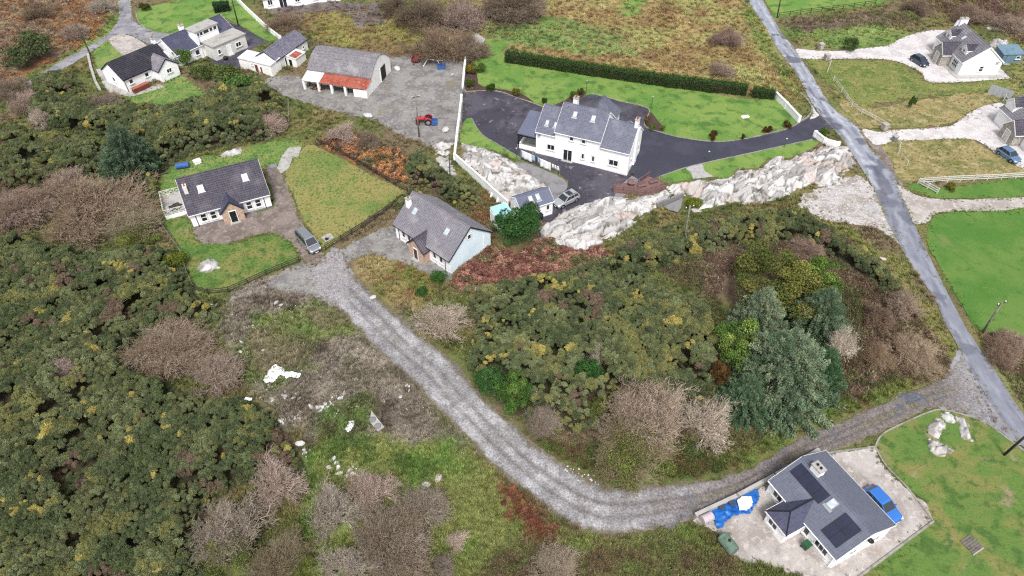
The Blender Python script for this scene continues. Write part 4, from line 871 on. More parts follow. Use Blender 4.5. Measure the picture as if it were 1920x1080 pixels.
def outb():
    t = thing('farm_outbuilding', 'long whitewashed outbuilding with old blue-grey slate roof', 'outbuilding', (-46.1, 132.9), R(67.5))
    b = Block(t, 10.3, 4.8, 2.45, 3.85, wall='wall_old', roof='slate_old', courses=11, ox=.08, oy=.15, fascia='fascia_dark', gutter=False)
    b.door('F', -2.2, .9, 1.8, 'black', frame='wall_old'); b.window('F', 3.6, 1.1, .5, .5, 0, False)
    t = thing('flat_roof_shed', 'white shed with pale flat roof and faded red door', 'shed', (-49.5, 128.5), R(-24.5))
    e = flat_block(t, 7.8, 2.9, 2.35, 0, 0, 0, 'wall_old', 'iron_pale' if 'iron_pale' in M else 'flat_grey', .12, tilt=.25)
    e.door('F', .3, .8, 1.8, 'red_dull', frame='wall_old'); e.window('F', -.7, 1.4, .35, .45, 0, False); e.door('F', 1.4, .5, 1.5, 'red_dull', frame='wall_old')
    t = thing('small_shed', 'small white lean-to shed with rusty red sheet on its roof', 'shed', (-43.0, 131.0), R(67.5))
    e = flat_block(t, 3.2, 2.3, 1.95, 0, 0, 0, 'wall_old', 'iron_pale', .1, tilt=.3); e.door('L', -.2, .8, 1.6, 'black', frame='wall_old')
    MB().add([(-1.5, -1.1, 1.98), (.9, -1.1, 1.98), (.9, .5, 2.19), (-1.5, .5, 2.19)], [(0, 1, 2, 3)]).build('roof_sheet', M['rust'], t, (0, 0, .02))
outb()
def barn():
    t = thing('barn', 'whitewashed barn with rounded grey sheet roof and rusty red lean-to', 'barn', (-31.3, 125.6), R(-16))
    b = Block(t, 13, 8.8, 2.9, 5.1, wall='wall_old', roof='barn_sheet', courses=8, ox=.1, oy=.1, fascia='concrete_d', gutter=False, prof=[(1, 2.9), (.5, 4.45), (.2, 5.0), (0, 5.1)], barge=False)
    MB().box((6.47, .9, 1.35), (.12, 2.2, 2.7)).build('doorway_dark_slab', M['black'], t)  # black slab on the wall stands in for the dark inside the doorway
    MB().box((6.52, -.35, 1.35), (.14, .2, 2.8)).build('door_jamb', M['wall_old'], t)
    yb, yf = -4.4, -6.9
    for k in range(11):
        x0 = -6.6 + k * 1.2; m = 'iron_pale' if k < 3 else 'rust'
        v = []
        for i in range(9):
            x = x0 + i * 1.22 / 8; z = .025 * (1 if i % 2 else -1)
            v += [(x, yf - .2, 1.92 + z), (x, yb - .03, 2.62 + z)]
        MB().add(v, [(2 * i, 2 * i + 2, 2 * i + 3, 2 * i + 1) for i in range(8)]).build('roof_sheet', M[m], t, (0, 0, random.uniform(0, .03)))
    for x in (-6.3, -3.3, -.6, 2.2): MB().box((x, yf + .1, .95), (.42, .42, 1.9)).build('pillar', M['wall_old'], t)
    MB().add([(6.45, yb, 0), (6.45, yf, 0), (6.45, yf, 1.9), (6.45, yb, 2.55)], [(0, 1, 2, 3)]).build('end_wall', M['wall_old'], t)
    MB().box((6.3, yf + .25, .95), (.5, .5, 1.9)).build('pillar', M['wall_old'], t)
    MB().box((0, yf + .1, 1.86), (13, .14, .16)).build('lintel', M['fence_dark'], t)
    MB().box((4.9, yf + .15, .8), (2.2, .2, 1.6)).build('infill_wall', M['wall_old'], t)
    h = thing('firewood_pile', 'heap of split firewood under the barn lean-to', 'firewood', (-36.9, 120.6, 0), R(-16)); rr = random.Random(5)
    for k in range(34):
        x, y = rr.uniform(-1.2, 1.2), rr.uniform(-.5, .5); z = .12 + max(0, .8 - abs(x) * .5) * rr.random()
        MB().tube((-.22, 0, 0), (.22, 0, 0), .09, n=5).build('log', M['bark' if k % 3 else 'clay'], h, (x, y, z), rr.uniform(0, 3))
barn()
def tr():
    t = thing('dormer_house', 'white dormer house with grey tiled roof, stone porch and broad chimney gable', 'house', (90.76, 131.76), R(-88.9))
    b = Block(t, 11.2, 7.6, 2.75, 5.68, wall='white', roof='tile_grey', courses=13, ox=.12, oy=.25, fascia='white_clean')
    b.window('R', .18, .8, .75, 1.1, 0, False, transom=True); b.window('F', 3.3, .75, 1.7, 1.3, 2, False, transom=True); b.window('F', -3.6, .75, 1.4, 1.2, 1, False)
    for u in (-3.4, 3.15):
        d = Block(t, 2.7, 1.75, 4.35, 5.05, u, -1.75, R(90), 'white', 'tile_char', 6, .08, .12, 'white_clean', False, wname='dormer_wall')
        d.window('L', 0, 3.55, .7, .75, 1, False, sill=False)
    p = porch(t, b, -1.7, 1.7, -5.9, 2.5, 4.1, 'stone_grey', 'tile_char', 7, 'white_clean', 'fence_white', 1.3, 2.1, -1.4); p.window('F', .2, .9, .6, 1.1, 0, False)
    b.skylight(-1, -.75, .62, .7, 1.0)
    b.chimney(-5.3, -.1, .75, 1.5, 6.6, 'white', 1, 4.0); MB().add([(-5.9, -2.3, 0), (-5.9, 1.6, 0), (-5.9, .9, 6), (-5.9, -1.0, 6), (-5.5, -2.3, 0), (-5.5, 1.6, 0), (-5.5, .9, 6), (-5.5, -1.0, 6)], [(0, 1, 2, 3), (7, 6, 5, 4), (0, 3, 7, 4), (1, 5, 6, 2), (3, 2, 6, 7)]).build('chimney_breast', M['white'], t)
    MB().lathe([(.02, 0), (.30, .10), (.31, .12), (.02, .05)], (0, 0, 0), 12).build('satellite_dish', M['concrete_d'], t, (5.8, 2.8, 2.6))
    MB().box((0, -4.2, .06), (12.6, 1.2, .1)).build('path', M['concrete'], t); MB().box((6.25, 0, .061), (1.2, 9.4, .1)).build('path', M['concrete'], t)
    t2 = thing('neighbour_house', 'white house with grey slate roof and stone porch behind the mid-blue car', 'house', P(1935, 258), R(-86))
    b = Block(t2, 11, 7.5, 2.75, 5.5, wall='white', roof='tile_grey', courses=13, ox=.12, oy=.2, fascia='white_clean')
    porch(t2, b, -1.0, 2.4, -5.6, 2.4, 4.0, 'stone_grey', 'tile_char', 7, 'white_clean', 'fence_white', 1.3, 2.1, -1.4)
    d = Block(t2, 2.4, 2.2, 4.3, 5.3, -4.2, -2.2, R(90), 'white', 'tile_char', 6, .08, .12, 'white_clean', False, wname='dormer_wall'); b.window('F', 4.3, .8, 1.2, 1.2, 1, False)
    s = thing('blue_grey_shed', 'blue-grey garden shed with flat pitched roof behind the dormer house', 'shed', P(1885, 113), R(4))
    e = flat_block(s, 4.2, 3.0, 2.2, 0, 0, 0, 'shed_blue', 'shed_blue', .15, tilt=.5, th=.1); e.door('F', -.8, .9, 1.9, 'shed_blue', frame='shed_blue'); e.window('F', 1.1, 1.0, .8, .6, 0, False)
tr()
def top_house():
    t = thing('white_farmhouse', 'white farmhouse with glazed porch at the edge of the mauve yard', 'house', P(566, 0), R(17))
    b = Block(t, 17, 6.5, 2.8, 5.2, wall='white', roof='tile_char', courses=12)
    for u in (-7, -1, 3, 6): b.window('F', u, 1, 1, 1.1, 1, False)
    b.door('F', -4.2, 1.6, 2.1, glazed=True)
    s = thing('stone_hut', 'small derelict hut with white lichened roof among bare thorn bushes', 'hut', P(890, 98), R(80))
    b = Block(s, 5.0, 3.2, 1.8, 2.8, wall='concrete', roof='flat_grey', courses=5, ox=.05, oy=.1, fascia='concrete_d', gutter=False); b.door('F', 0, .8, 1.6, 'black', frame='wall_old')
top_house()
# ------------------------------------------------------------------ walls, fences, poles
def wall_run(name, label, pts, h, w=.25, m='white', cap=.06, pier_every=None, cat='wall', piers=None):
    p0 = pts[0]; t = thing(name, label, cat, (p0[0], p0[1], 0)); o = Vector((p0[0], p0[1], 0))
    for a, b in zip(pts, pts[1:]):
        a3, b3 = Vector((*a, 0)) - o, Vector((*b, 0)) - o; d = (b3 - a3).normalized()
        ubar('wall_panel', M[m], t, a3 + Vector((0, 0, h / 2 - .1)) - d * .06, b3 + Vector((0, 0, h / 2 - .1)) + d * .06, w, h + .2)
        if cap: ubar('coping', M['offwhite' if m == 'white' else m], t, a3 + Vector((0, 0, h + cap / 2 + .003)) - d * .1, b3 + Vector((0, 0, h + cap / 2 + .003)) + d * .1, w + .1, cap)
        if pier_every:
            n = max(1, round((b3 - a3).length / pier_every))
            for i in range(n + 1): q = a3.lerp(b3, i / n); ubox('pier', M[m], t, q + Vector((0, 0, h / 2 + .06)), (w + .12, w + .12, h + .12), (0, 0, math.atan2(d.y, d.x)))
    return t
def fence(name, label, pts, h=1.1, rails=(.35, .7, 1.0), sp=2.2, m='fence_dark', ps=.11, rh=.10, cat='fence', group=None, wires=()):
    p0 = pts[0]; o = Vector((p0[0], p0[1], 0)); t = thing(name, label, cat, (p0[0], p0[1], 0), 0, group); first = True; rr = random.Random(int(abs(p0[0] * 100)))
    for a, b in zip(pts, pts[1:]):
        a3, b3 = Vector((*a, 0)) - o, Vector((*b, 0)) - o; n = max(1, round((b3 - a3).length / sp)); d = (b3 - a3) / n
        for i in range(0 if first else 1, n + 1):
            ubox('post', M[m], t, a3 + d * i + Vector((0, 0, h / 2 - .08)), (ps, ps, h + .16 + rr.uniform(-.05, .05)), (rr.uniform(-.03, .03), rr.uniform(-.03, .03), math.atan2(d.y, d.x)))
        first = False
        for z in rails:
            for i in range(n): ubar('rail', M[m], t, a3 + d * i + Vector((0, 0, z + rr.uniform(-.02, .02))), a3 + d * (i + 1) + Vector((0, 0, z + rr.uniform(-.02, .02))), .045, rh)
        for z in wires:
            ubar('wire', M['metal'], t, a3 + Vector((0, 0, z)), b3 + Vector((0, 0, z)), .02, .02)
    return t
def pole(px, py, top, label, m='pole', arm=True, r=.15, group=None, tpx=None):
    """tpx: where the head of the pole shows, gives its lean"""
    x, y = P(px, py); hx, hy = P(*tpx, top) if tpx else (x, y)
    t = thing('utility_pole', label, 'pole', (x, y, 0), 0, group); dx, dy = hx - x, hy - y
    MB().tube((0, 0, -.2), (dx, dy, top), r, r * .68, n=10).build('shaft', M[m], t, smooth=True)
    if arm:
        ubox('crossarm', M['pole_dark'], t, (dx * .95, dy * .95, top * .95), (1.4, .1, .12), (0, 0, .4))
        for k in (-.6, 0, .6): MB().lathe([(.03, 0), (.07, .05), (.07, .16), (.02, .2)], (dx * .95 + k * .92, dy * .95 + k * .39, top * .95 + .06), 8).build('insulator', M['white_clean'], t)
    return t
pole(172, 106, 13.5, 'tall leaning timber utility pole beside the pale lane', 'pole', tpx=(119, -3))
pole(447, 48, 7.0, 'dark utility pole on the lawn beside the clipped hedge block', 'pole_dark', tpx=(433, -8))
pole(786, 257, 8.0, 'grey utility pole in front of the red tractor', 'pole', tpx=(779, 178))
pole(844, 336, 4.2, 'short bare pole on the rock beside the white boundary wall', 'pole_dark', False, .1, tpx=(842, 288))
pole(1281, 465, 7.4, 'pale utility pole standing in gorse below the decking', 'pole', tpx=(1294, 385))
pole(1841, 625, 6.0, 'pale utility pole with bracket at the corner of the deep green field', 'pole', tpx=(1880, 566))
pole(1882, 853, 7.5, 'dark utility pole on the lawn beside the roadside kerb', 'pole_dark', False, tpx=(1955, 790))
pole(1457, 33, 6.5, 'utility pole at the end of the dark field fence by the road', 'pole_dark', tpx=(1466, -14))
pole(541, 232, 4.0, 'short mossy pole among gorse by the pinkish bare bush', 'pole', False, .1, tpx=(540, 184))
def lamp(px, py, h, label):
    x, y = P(px, py); t = thing('garden_lamp', label, 'lamp', (x, y, 0))
    MB().tube((0, 0, 0), (0, 0, h), .05, .04, 6).build('post', M['green_plastic' if h > 1.5 else 'black'], t); MB().lathe([(.06, 0), (.16, .18), (.18, .2), (.05, .32)], (0, 0, h), 8).build('lantern', M['metal'], t)
lamp(1099, 173, 2.2, 'slim garden lamp post on lawn behind the rear hipped roof'); lamp(1221, 203, 2.2, 'slim garden lamp post beside the brown planting bed')
lamp(1325, 305, 2.0, 'slim lamp post at the end of the paved garden path'); lamp(1470, 277, 1.6, 'low lamp post in the roadside lawn strip'); lamp(968, 295, 1.6, 'low lamp post at the tip of the side lawn')

wall_run('boundary_wall', 'long white boundary wall between the farmyard and the dark driveway', PL([(874, 112), (871, 140), (868, 172)]), 1.3, .3, 'white')
wall_run('boundary_wall', 'white boundary wall with piers beside the red tractor and side lawn', PL([(866, 190), (862, 225), (857, 265), (853, 302)]), 1.3, .28, 'white', pier_every=7)
ubox('gate', M['metal'], thing('yard_gate', 'grey metal gate filling the gap in the white boundary wall', 'gate', P(867, 181)), (0, 0, .65), (.1, 2.6, 1.1), (0, 0, -.1))
wall_run('boundary_wall', 'white wall running down beside the pale bedrock to the garage', PL([(853, 302), (885, 330), (918, 360)]), 1.4, .28, 'white')
t = wall_run('retaining_wall', 'white buttressed wall ending at the garage and greenhouse', PL([(918, 362), (952, 392)]), 1.5, .24, 'white')
for k in range(3):
    x, y = P(920 + k * 11, 370 + k * 10); o = Vector((x, y, 0)) - Vector(t.location)
    MB().add([(-.14, 0, 0), (.14, 0, 0), (.14, .8, 0), (-.14, .8, 0), (-.14, .7, 1.3), (.14, .7, 1.3)], [(0, 1, 5, 4), (1, 2, 5), (0, 4, 3), (2, 3, 4, 5)]).build('buttress', M['white'], t, o, R(-35))
wall_run('entrance_wall', 'white entrance wall on the lawn side of the dark driveway mouth', PL([(1449, 180), (1472, 203), (1496, 229)]), 1.2, .35, 'white', pier_every=20)
wall_run('entrance_wall', 'short white entrance wall stepping down to the pale boulders', PL([(1527, 256), (1545, 270), (1570, 277)]), 1.0, .35, 'white', pier_every=20)
kerb('splay_kerb', PL([(1495, 230), (1513, 222), (1522, 205), (1512, 188), (1500, 176)]), w=.25, h=.3, n=4)
sheet('entrance_splay', PL([(1500, 178), (1515, 186), (1530, 210), (1536, 217), (1518, 224), (1524, 206)]), M['pale_gravel'], .040, 2)
wall_run('garden_wall', 'white garden wall along the bungalow lawn and mauve yard', PL([(436, -8), (461, 18), (482, 38), (500, 55), (527, 76)]), .9, .25, 'white', pier_every=9)
wall_run('low_wall', 'low pinkish weathered wall beside the white cottage gable', PL([(166, 104), (172, 130), (180, 155), (189, 172)]), .45, .45, 'concrete', cap=0)
wall_run('yard_wall', 'concrete wall between the gravel track and the solar-panel bungalow', PL([(1303, 971), (1380, 935), (1450, 897), (1531, 850)]), .75, .28, 'concrete')
wall_run('stone_retaining_wall', 'low grey stone wall beside the concrete pad in the bedrock', Zm(1120, 310, 9.6, [(1060, 770), (1300, 680), (1530, 590)]), 1.0, .3, 'concrete_d', cap=0)
wall_run('rock_wall', 'short grey wall at the foot of the bedrock by the dark pine', Zm(900, 300, 6.353, [(645, 800), (700, 860), (740, 940)]), .9, .3, 'concrete_d', cap=0)

fence('post_rail_fence', 'dark post-and-rail fence along the meadow lawn beside orange bracken', PL([(596, 268), (640, 290), (690, 318), (742, 350), (764, 360)]), sp=2.4)
fence('post_rail_fence', 'dark post-and-rail fence from the black van to the grey cottage chimney', PL([(611, 470), (640, 452), (680, 428), (725, 398), (756, 374)]), sp=2.3)
fence('post_rail_fence', 'dark post-and-rail fence along the gravel edge of the front lawn', PL([(562, 492), (500, 517), (430, 549), (392, 553), (366, 545)]), sp=2.4)
fence('wire_fence', 'grey wire fence on leaning posts between gorse and the front lawn', PL([(300, 418), (320, 448), (343, 480), (352, 515), (366, 545)]), 1.0, (.95,), 2.8, 'fence_grey', .1, .06, wires=(.4, .7))
fence('rear_fence', 'dark timber fence at the back corner of the lattice terrace', PL([(292, 360), (302, 330), (322, 306)]), sp=2.0)
fence('ranch_fence', 'white three-rail ranch fence along the straw field above the bright grass', PL([(1720, 345), (1775, 341), (1850, 338), (1930, 333)]), 1.15, (.35, .7, 1.05), 2.6, 'fence_white', .12, .14)
fence('ranch_fence', 'short white three-rail fence returning toward the lower drive', PL([(1720, 345), (1738, 354), (1756, 364)]), 1.15, (.35, .7, 1.05), 2.6, 'fence_white', .12, .14)
fence('verge_fence', 'long white two-rail fence curving along the verge of the upper meadow', PL([(1562, 151), (1577, 172), (1596, 200), (1615, 214), (1640, 226), (1660, 241)]), 1.0, (.5, .9), 3.0, 'fence_white', .1, .09)
fence('verge_fence', 'short white fence from the boulder pillar beside neighbour drive', PL([(1677, 264), (1686, 275), (1683, 291), (1700, 310)]), .9, (.8,), 2.6, 'fence_white', .1, .09)
fence('gate_fence', 'short white rails at the lower side of the pale drive mouth', PL([(1550, 112), (1556, 122), (1551, 135)]), 1.0, (.5, .9), 2.2, 'fence_white', .1, .1)
fence('corner_fence', 'white corner rails on the grass above the pale drive', PL([(1505, 75), (1498, 58), (1540, 54), (1615, 49)]), 1.0, (.9,), 3.0, 'fence_grey', .1, .09)
fence('field_fence', 'dark post-and-rail fence along the far bright green field', PL([(1460, 33), (1520, 24), (1580, 17), (1640, 9)]), 1.1, (.6, 1.0), 2.8, 'fence_dark')
fence('screen_fence', 'white rails beside the grey shed roof near the neighbour house', PL([(1880, 190), (1893, 206)]), 1.4, (.6, 1.2), 3.0, 'fence_white', .12, .14)
fence('side_fence', 'grey rail fence behind the dormer house gable', PL([(1884, 138), (1925, 170)]), 1.0, (.5, .9), 2.6, 'fence_grey', .1, .08)
fence('crossing_fence', 'thin grey wire fence between the olive meadow and the straw field', PL([(1683, 189), (1720, 185), (1765, 178)]), .9, (.85,), 3.0, 'fence_grey', .08, .05)
fence('barn_fence', 'weathered paling fence between outbuilding and barn', PL([(578, 83), (600, 88), (640, 98)]), .9, (.3, .8), 1.0, 'fence_grey', .09, .07)
def pillar(px, py, label, m='stone_grey', s=.9, h=1.1):
    x, y = P(px, py); t = thing('gate_pillar', label, 'pillar', (x, y, 0)); ubox('shaft', M[m], t, (0, 0, h / 2), (s, s, h), (0, 0, .3)); ubox('cap', M['concrete'], t, (0, 0, h + .06), (s + .12, s + .12, .12), (0, 0, .3))
pillar(1538, 92, 'stone gate pillar on the upper side of the pale drive'); pillar(1549, 112, 'stone gate pillar at the lower edge of the pale drive')
pillar(1657, 243, 'stone gate pillar at the end of the long verge fence'); pillar(1676, 264, 'dark stone gate pillar below the neighbour drive', 'concrete_d', .7, .9)
x, y = P(1872, 182); s_ = thing('shelter', 'grey corrugated sheet screen beside the white rails', 'screen', (x, y, 0), R(-42))
for k in range(5): MB().add([(-2 + k * .8, 0, 0), (-1.24 + k * .8, 0, 0), (-1.24 + k * .8, .5, 1.7), (-2 + k * .8, .5, 1.7)], [(0, 1, 2, 3)]).build('sheet_panel', M['metal'], s_)

# ------------------------------------------------------------------ decking, laundry
def decking():
    z0 = (1120, 310, 9.6); pts = Zm(*z0, [(285, 500), (345, 415), (720, 400), (920, 270), (1080, 330), (1240, 430), (860, 575), (640, 530)])
    cx = sum(p[0] for p in pts) / len(pts); cy = sum(p[1] for p in pts) / len(pts)
    t = thing('timber_deck', 'brown timber decking with spindle railings above the pale bedrock', 'decking', (cx, cy, 0)); q = [(p[0] - cx, p[1] - cy) for p in pts]; H = .75
    v3 = [Vector((x, y, 0)) for x, y in q]; tr = tessellate_polygon([v3]); n = len(q)
    MB().add([(x, y, H) for x, y in q] + [(x, y, 0) for x, y in q], [tuple(f) for f in tr] + [(i, (i + 1) % n, n + (i + 1) % n, n + i) for i in range(n)]).build('deck_floor', M['deck'], t)
    for i in range(n):
        if i == 3: continue
        a, b = Vector((*q[i], H)), Vector((*q[(i + 1) % n], H)); L = (b - a).length; k = max(1, round(L / 1.9))
        for j in range(k + 1): ubox('post', M['deck'], t, a.lerp(b, j / k) + Vector((0, 0, .45)), (.10, .10, .95))
        for z in (.12, .85): ubar('rail', M['deck'], t, a + Vector((0, 0, z)), b + Vector((0, 0, z)), .07, .08)
        mb = MB(); m = int(L / .32)
        for j in range(1, m): p = a.lerp(b, j / m); mb.box((p.x, p.y, H + .48), (.03, .03, .72))
        mb.build('spindles', M['deck'], t)['kind'] = 'stuff'
    c = Zm(*z0, [(600, 440)])[0]; s = thing('garden_table', 'round brown garden table on the timber decking', 'table', (c[0], c[1], H))
    MB().lathe([(.6, .70), (.62, .72), (.62, .75), (.5, .76)], n=16).build('table_top', M['deck'], s); MB().tube((0, 0, 0), (0, 0, .72), .06, n=8).build('leg', M['deck'], s); MB().lathe([(.28, 0), (.26, .05), (.08, .08)], n=10).build('base', M['deck'], s)
    for i, (ux, uy) in enumerate(((790, 470), (1000, 400))):
        c = Zm(*z0, [(ux, uy)])[0]; s = thing('garden_bench', ['brown slatted bench beside the round deck table', 'brown slatted bench at the stepped end of the decking'][i], 'bench', (c[0], c[1], H), R(20))
        mb = MB().box((0, 0, .42), (1.4, .45, .05)).build('seat', M['deck'], s); MB().box((0, .24, .7), (1.4, .05, .45)).build('backrest', M['deck'], s)
        for kx in (-.6, .6):
            for ky in (-.18, .18): MB().box((kx, ky, .2), (.07, .07, .4)).build('leg', M['deck'], s)
decking()
def laundry():
    a, b = P(976, 300), P(1049, 333); A, B_ = Vector((*a, 0)), Vector((*b, 0)); d = (B_ - A); L = d.length; dn = d / L; ang = math.atan2(d.y, d.x)
    t = thing('clothes_line', 'clothes line strung between two thin poles on the concrete terrace', 'clothes line', A)
    for p in (Vector(), d): MB().tube(p, p + Vector((0, 0, 2.1)), .04, n=6).build('pole', M['metal'], t)
    ubar('line', M['metal'], t, Vector((0, 0, 2.0)), d + Vector((0, 0, 2.0)), .015, .015)
    items = [('white sheet billowing at the far end of the clothes line', 'cloth_white', .02, .26, 1.55), ('pale blue trousers pegged beside the billowing white sheet', 'cloth_blue', .29, .07, 1.1), ('dark jeans hanging between pale blue laundry', 'cloth_navy', .38, .05, 1.1), ('pale blue towel pegged next to dark jeans', 'cloth_blue', .44, .05, 1.0),
             ('large white sheet hanging at the middle of the clothes line', 'cloth_white', .50, .27, 1.6), ('first small white shirt after the large sheet on the clothes line', 'cloth_white', .80, .045, .8), ('second small white shirt after the large sheet on the clothes line', 'cloth_white', .86, .045, .8), ('small white shirt pegged last on the clothes line', 'cloth_white', .925, .045, .85)]
    for i, (lab, m, u, w, h) in enumerate(items):
        o = A + d * u; nu, nv = 8, 5; vs_ = []; wl = w * L; rr = random.Random(i)
        for j in range(nv + 1):
            for k in range(nu + 1):
                vs_.append((wl * k / nu, .10 * (j / nv) * math.sin(k * 1.7 + i) + .12 * (j / nv), -h * j / nv))
        fs = [(j * (nu + 1) + k, j * (nu + 1) + k + 1, (j + 1) * (nu + 1) + k + 1, (j + 1) * (nu + 1) + k) for j in range(nv) for k in range(nu)]
        ob = MB().add(vs_, fs).build('laundry_item', M[m], None, (o.x, o.y, 2.0), ang, smooth=True); tag(ob, lab, 'laundry', 'laundry on the clothes line')
        s = ob.modifiers.new('thickness', 'SOLIDIFY'); s.thickness = .012
laundry()

# ------------------------------------------------------------------ vehicles
def car(name, label, loc, rz, paint, L=4.1, W=1.74, H=1.5, kind='hatch', cat='car'):
    t = thing(name, label, cat, loc, rz); hw = W / 2; belt = {'hatch': .92, 'suv': 1.02, 'van': 1.12}[kind]; zb = {'hatch': .22, 'suv': .28, 'van': .24}[kind]
    hood = {'hatch': .86, 'suv': .98, 'van': 1.02}[kind]
    S_ = [(-.50, zb + .18, belt - .22, .80), (-.488, zb + .06, belt - .06, .90), (-.44, zb, belt, .96), (-.25, zb, belt + .01, 1.0), (.05, zb, belt, 1.0), (.24, zb, belt - .03, .99), (.30, zb, hood, .985), (.42, zb, hood - .09, .93), (.478, zb + .05, hood - .18, .84), (.50, zb + .16, hood - .30, .72)]
    if kind == 'van': S_[6] = (.33, zb, hood, .985)
    secs = []
    for fx, z0, z1, w in S_:
        y = hw * w; x = fx * L
        secs.append([(x, -y * .93, z0), (x, -y, z0 + .12), (x, -y, z1 - .16), (x, -y * .95, z1 - .05), (x, -y * .82, z1), (x, y * .82, z1), (x, y * .95, z1 - .05), (x, y, z1 - .16), (x, y, z0 + .12), (x, y * .93, z0)])
    MB().loft(secs).build('body', M[paint], t, smooth=False)
    g = {'hatch': (-.47, .25, -.36, .06), 'suv': (-.475, .24, -.38, .05), 'van': (-.49, .33, -.46, .16)}[kind]
    xb0, xb1, xr0, xr1 = [v * L for v in g]; yb, yt = hw * .93, hw * .76; zr = H
    def roofsec(x, z, y): return [(x, -y, z), (x, y, z)]
    mb = MB(); lo = [(xb0, -yb, belt - .03), (xb1, -yb, belt - .05), (xb1, yb, belt - .05), (xb0, yb, belt - .03)]; hi = [(xr0, -yt, zr - .06), (xr1, -yt, zr - .06), (xr1, yt, zr - .06), (xr0, yt, zr - .06)]
    top = [(xr0 + .12, -yt + .13, zr), (xr1 - .18, -yt + .13, zr), (xr1 - .18, yt - .13, zr), (xr0 + .12, yt - .13, zr)]
    mb.loft([lo, hi, top]); mb.build('cabin', M[paint], t)
    def lerp(a, b, k): return Vector(a).lerp(Vector(b), k)
    def glass(nm, a, b, c, d, u0, u1, v0, v1, off):
        q = [lerp(lerp(a, b, u), lerp(d, c, u), v) + Vector(off) for u, v in ((u0, v0), (u1, v0), (u1, v1), (u0, v1))]; MB().quad(*q).build(nm, M['carglass'], t)
    glass('windscreen', lo[1], lo[2], hi[2], hi[1], .05, .95, .10, .97, (.012, 0, .01)); glass('rear_window', lo[3], lo[0], hi[0], hi[3], .10, .90, .25, .92, (-.012, 0, .006))
    for sgn, (a, b, c, d) in ((-1, (lo[0], lo[1], hi[1], hi[0])), (1, (lo[3], lo[2], hi[2], hi[3]))):
        for u0, u1 in ((.06, .34), (.37, .62), (.65, .93)): glass('side_window', a, b, c, d, u0, u1, .14, .92, (0, sgn * .012, .004))
    if kind == 'suv': MB().quad((xr1 - .3, -yt + .2, zr + .006), (xr1 - .3, yt - .2, zr + .006), (xr0 + .7, yt - .2, zr + .006), (xr0 + .7, -yt + .2, zr + .006)).build('glass_roof', M['carglass'], t)
    if kind != 'hatch':
        for s in (-1, 1): MB().bar((xr0 + .2, s * (yt - .05), zr + .04), (xr1 - .3, s * (yt - .05), zr + .04), .05).build('roof_rail', M['black'], t)
    rw = .36 if kind == 'suv' else .32
    for fx in (-.31, .31):
        for s in (-1, 1):
            w = MB().tube((0, -.11, 0), (0, .11, 0), rw, n=18).build('wheel', M['rubber'], t, (fx * L, s * (hw - .09), rw)); MB().tube((0, s * .10, 0), (0, s * .122, 0), rw * .64, rw * .6, n=14).build('rim', M['rim'], w)
            MB().tube((fx * L, s * (hw * .9), rw), (fx * L, s * (hw + .004), rw), rw + .07, n=18).build('wheel_arch', M['black'], t)
    for s in (-1, 1):
        MB().box((.462 * L, s * hw * .66, hood - .26), (.28, .34, .16), s * -.45).build('headlight', M['headlight'], t, bevel=.03); MB().box((-.487 * L, s * hw * .74, belt - .16), (.10, .26, .26)).build('taillight', M['taillight'], t)
        MB().box((xb1 - .32, s * (hw + .08), belt + .06), (.14, .2, .13)).build('mirror', M[paint], t, bevel=.02)
    MB().box((.495 * L, 0, zb + .22), (.06, W * .55, .16)).build('grille', M['black'], t); MB().box((.503 * L, 0, zb + .14), (.03, .5, .11)).build('number_plate', M['white_clean'], t); MB().box((-.503 * L, 0, zb + .42), (.03, .5, .11)).build('number_plate', M['white_clean'], t)
    return t
def heading(a, b): p, q = P(*a), P(*b); return math.atan2(q[1] - p[1], q[0] - p[0])
car('people_carrier', 'dark metallic van parked at the fence corner of the meadow lawn', P(580, 460), heading((559, 440), (594, 478)), 'gunmetal', 4.9, 1.9, 1.92, 'van', 'van')
car('parked_car', 'silver sport utility car with glass roof beside the white garage', P(1061, 380), heading((1080, 368), (1040, 388)), 'silver', 4.4, 1.84, 1.62, 'suv')
car('parked_car', 'dark navy hatchback on the pale drive of the dormer house', P(1723, 119), heading((1714, 112), (1732, 123)), 'navy', 4.0, 1.72, 1.5)
car('parked_car', 'mid-blue hatchback beside the stone porch of the neighbour house', P(1889, 296), heading((1878, 287), (1900, 302)), 'midblue', 4.1, 1.72, 1.5)
car('parked_car', 'bright blue hatchback behind the solar-panel bungalow', P(1650, 951), heading((1628, 925), (1672, 972)), 'brightblue', 4.15, 1.74, 1.48)
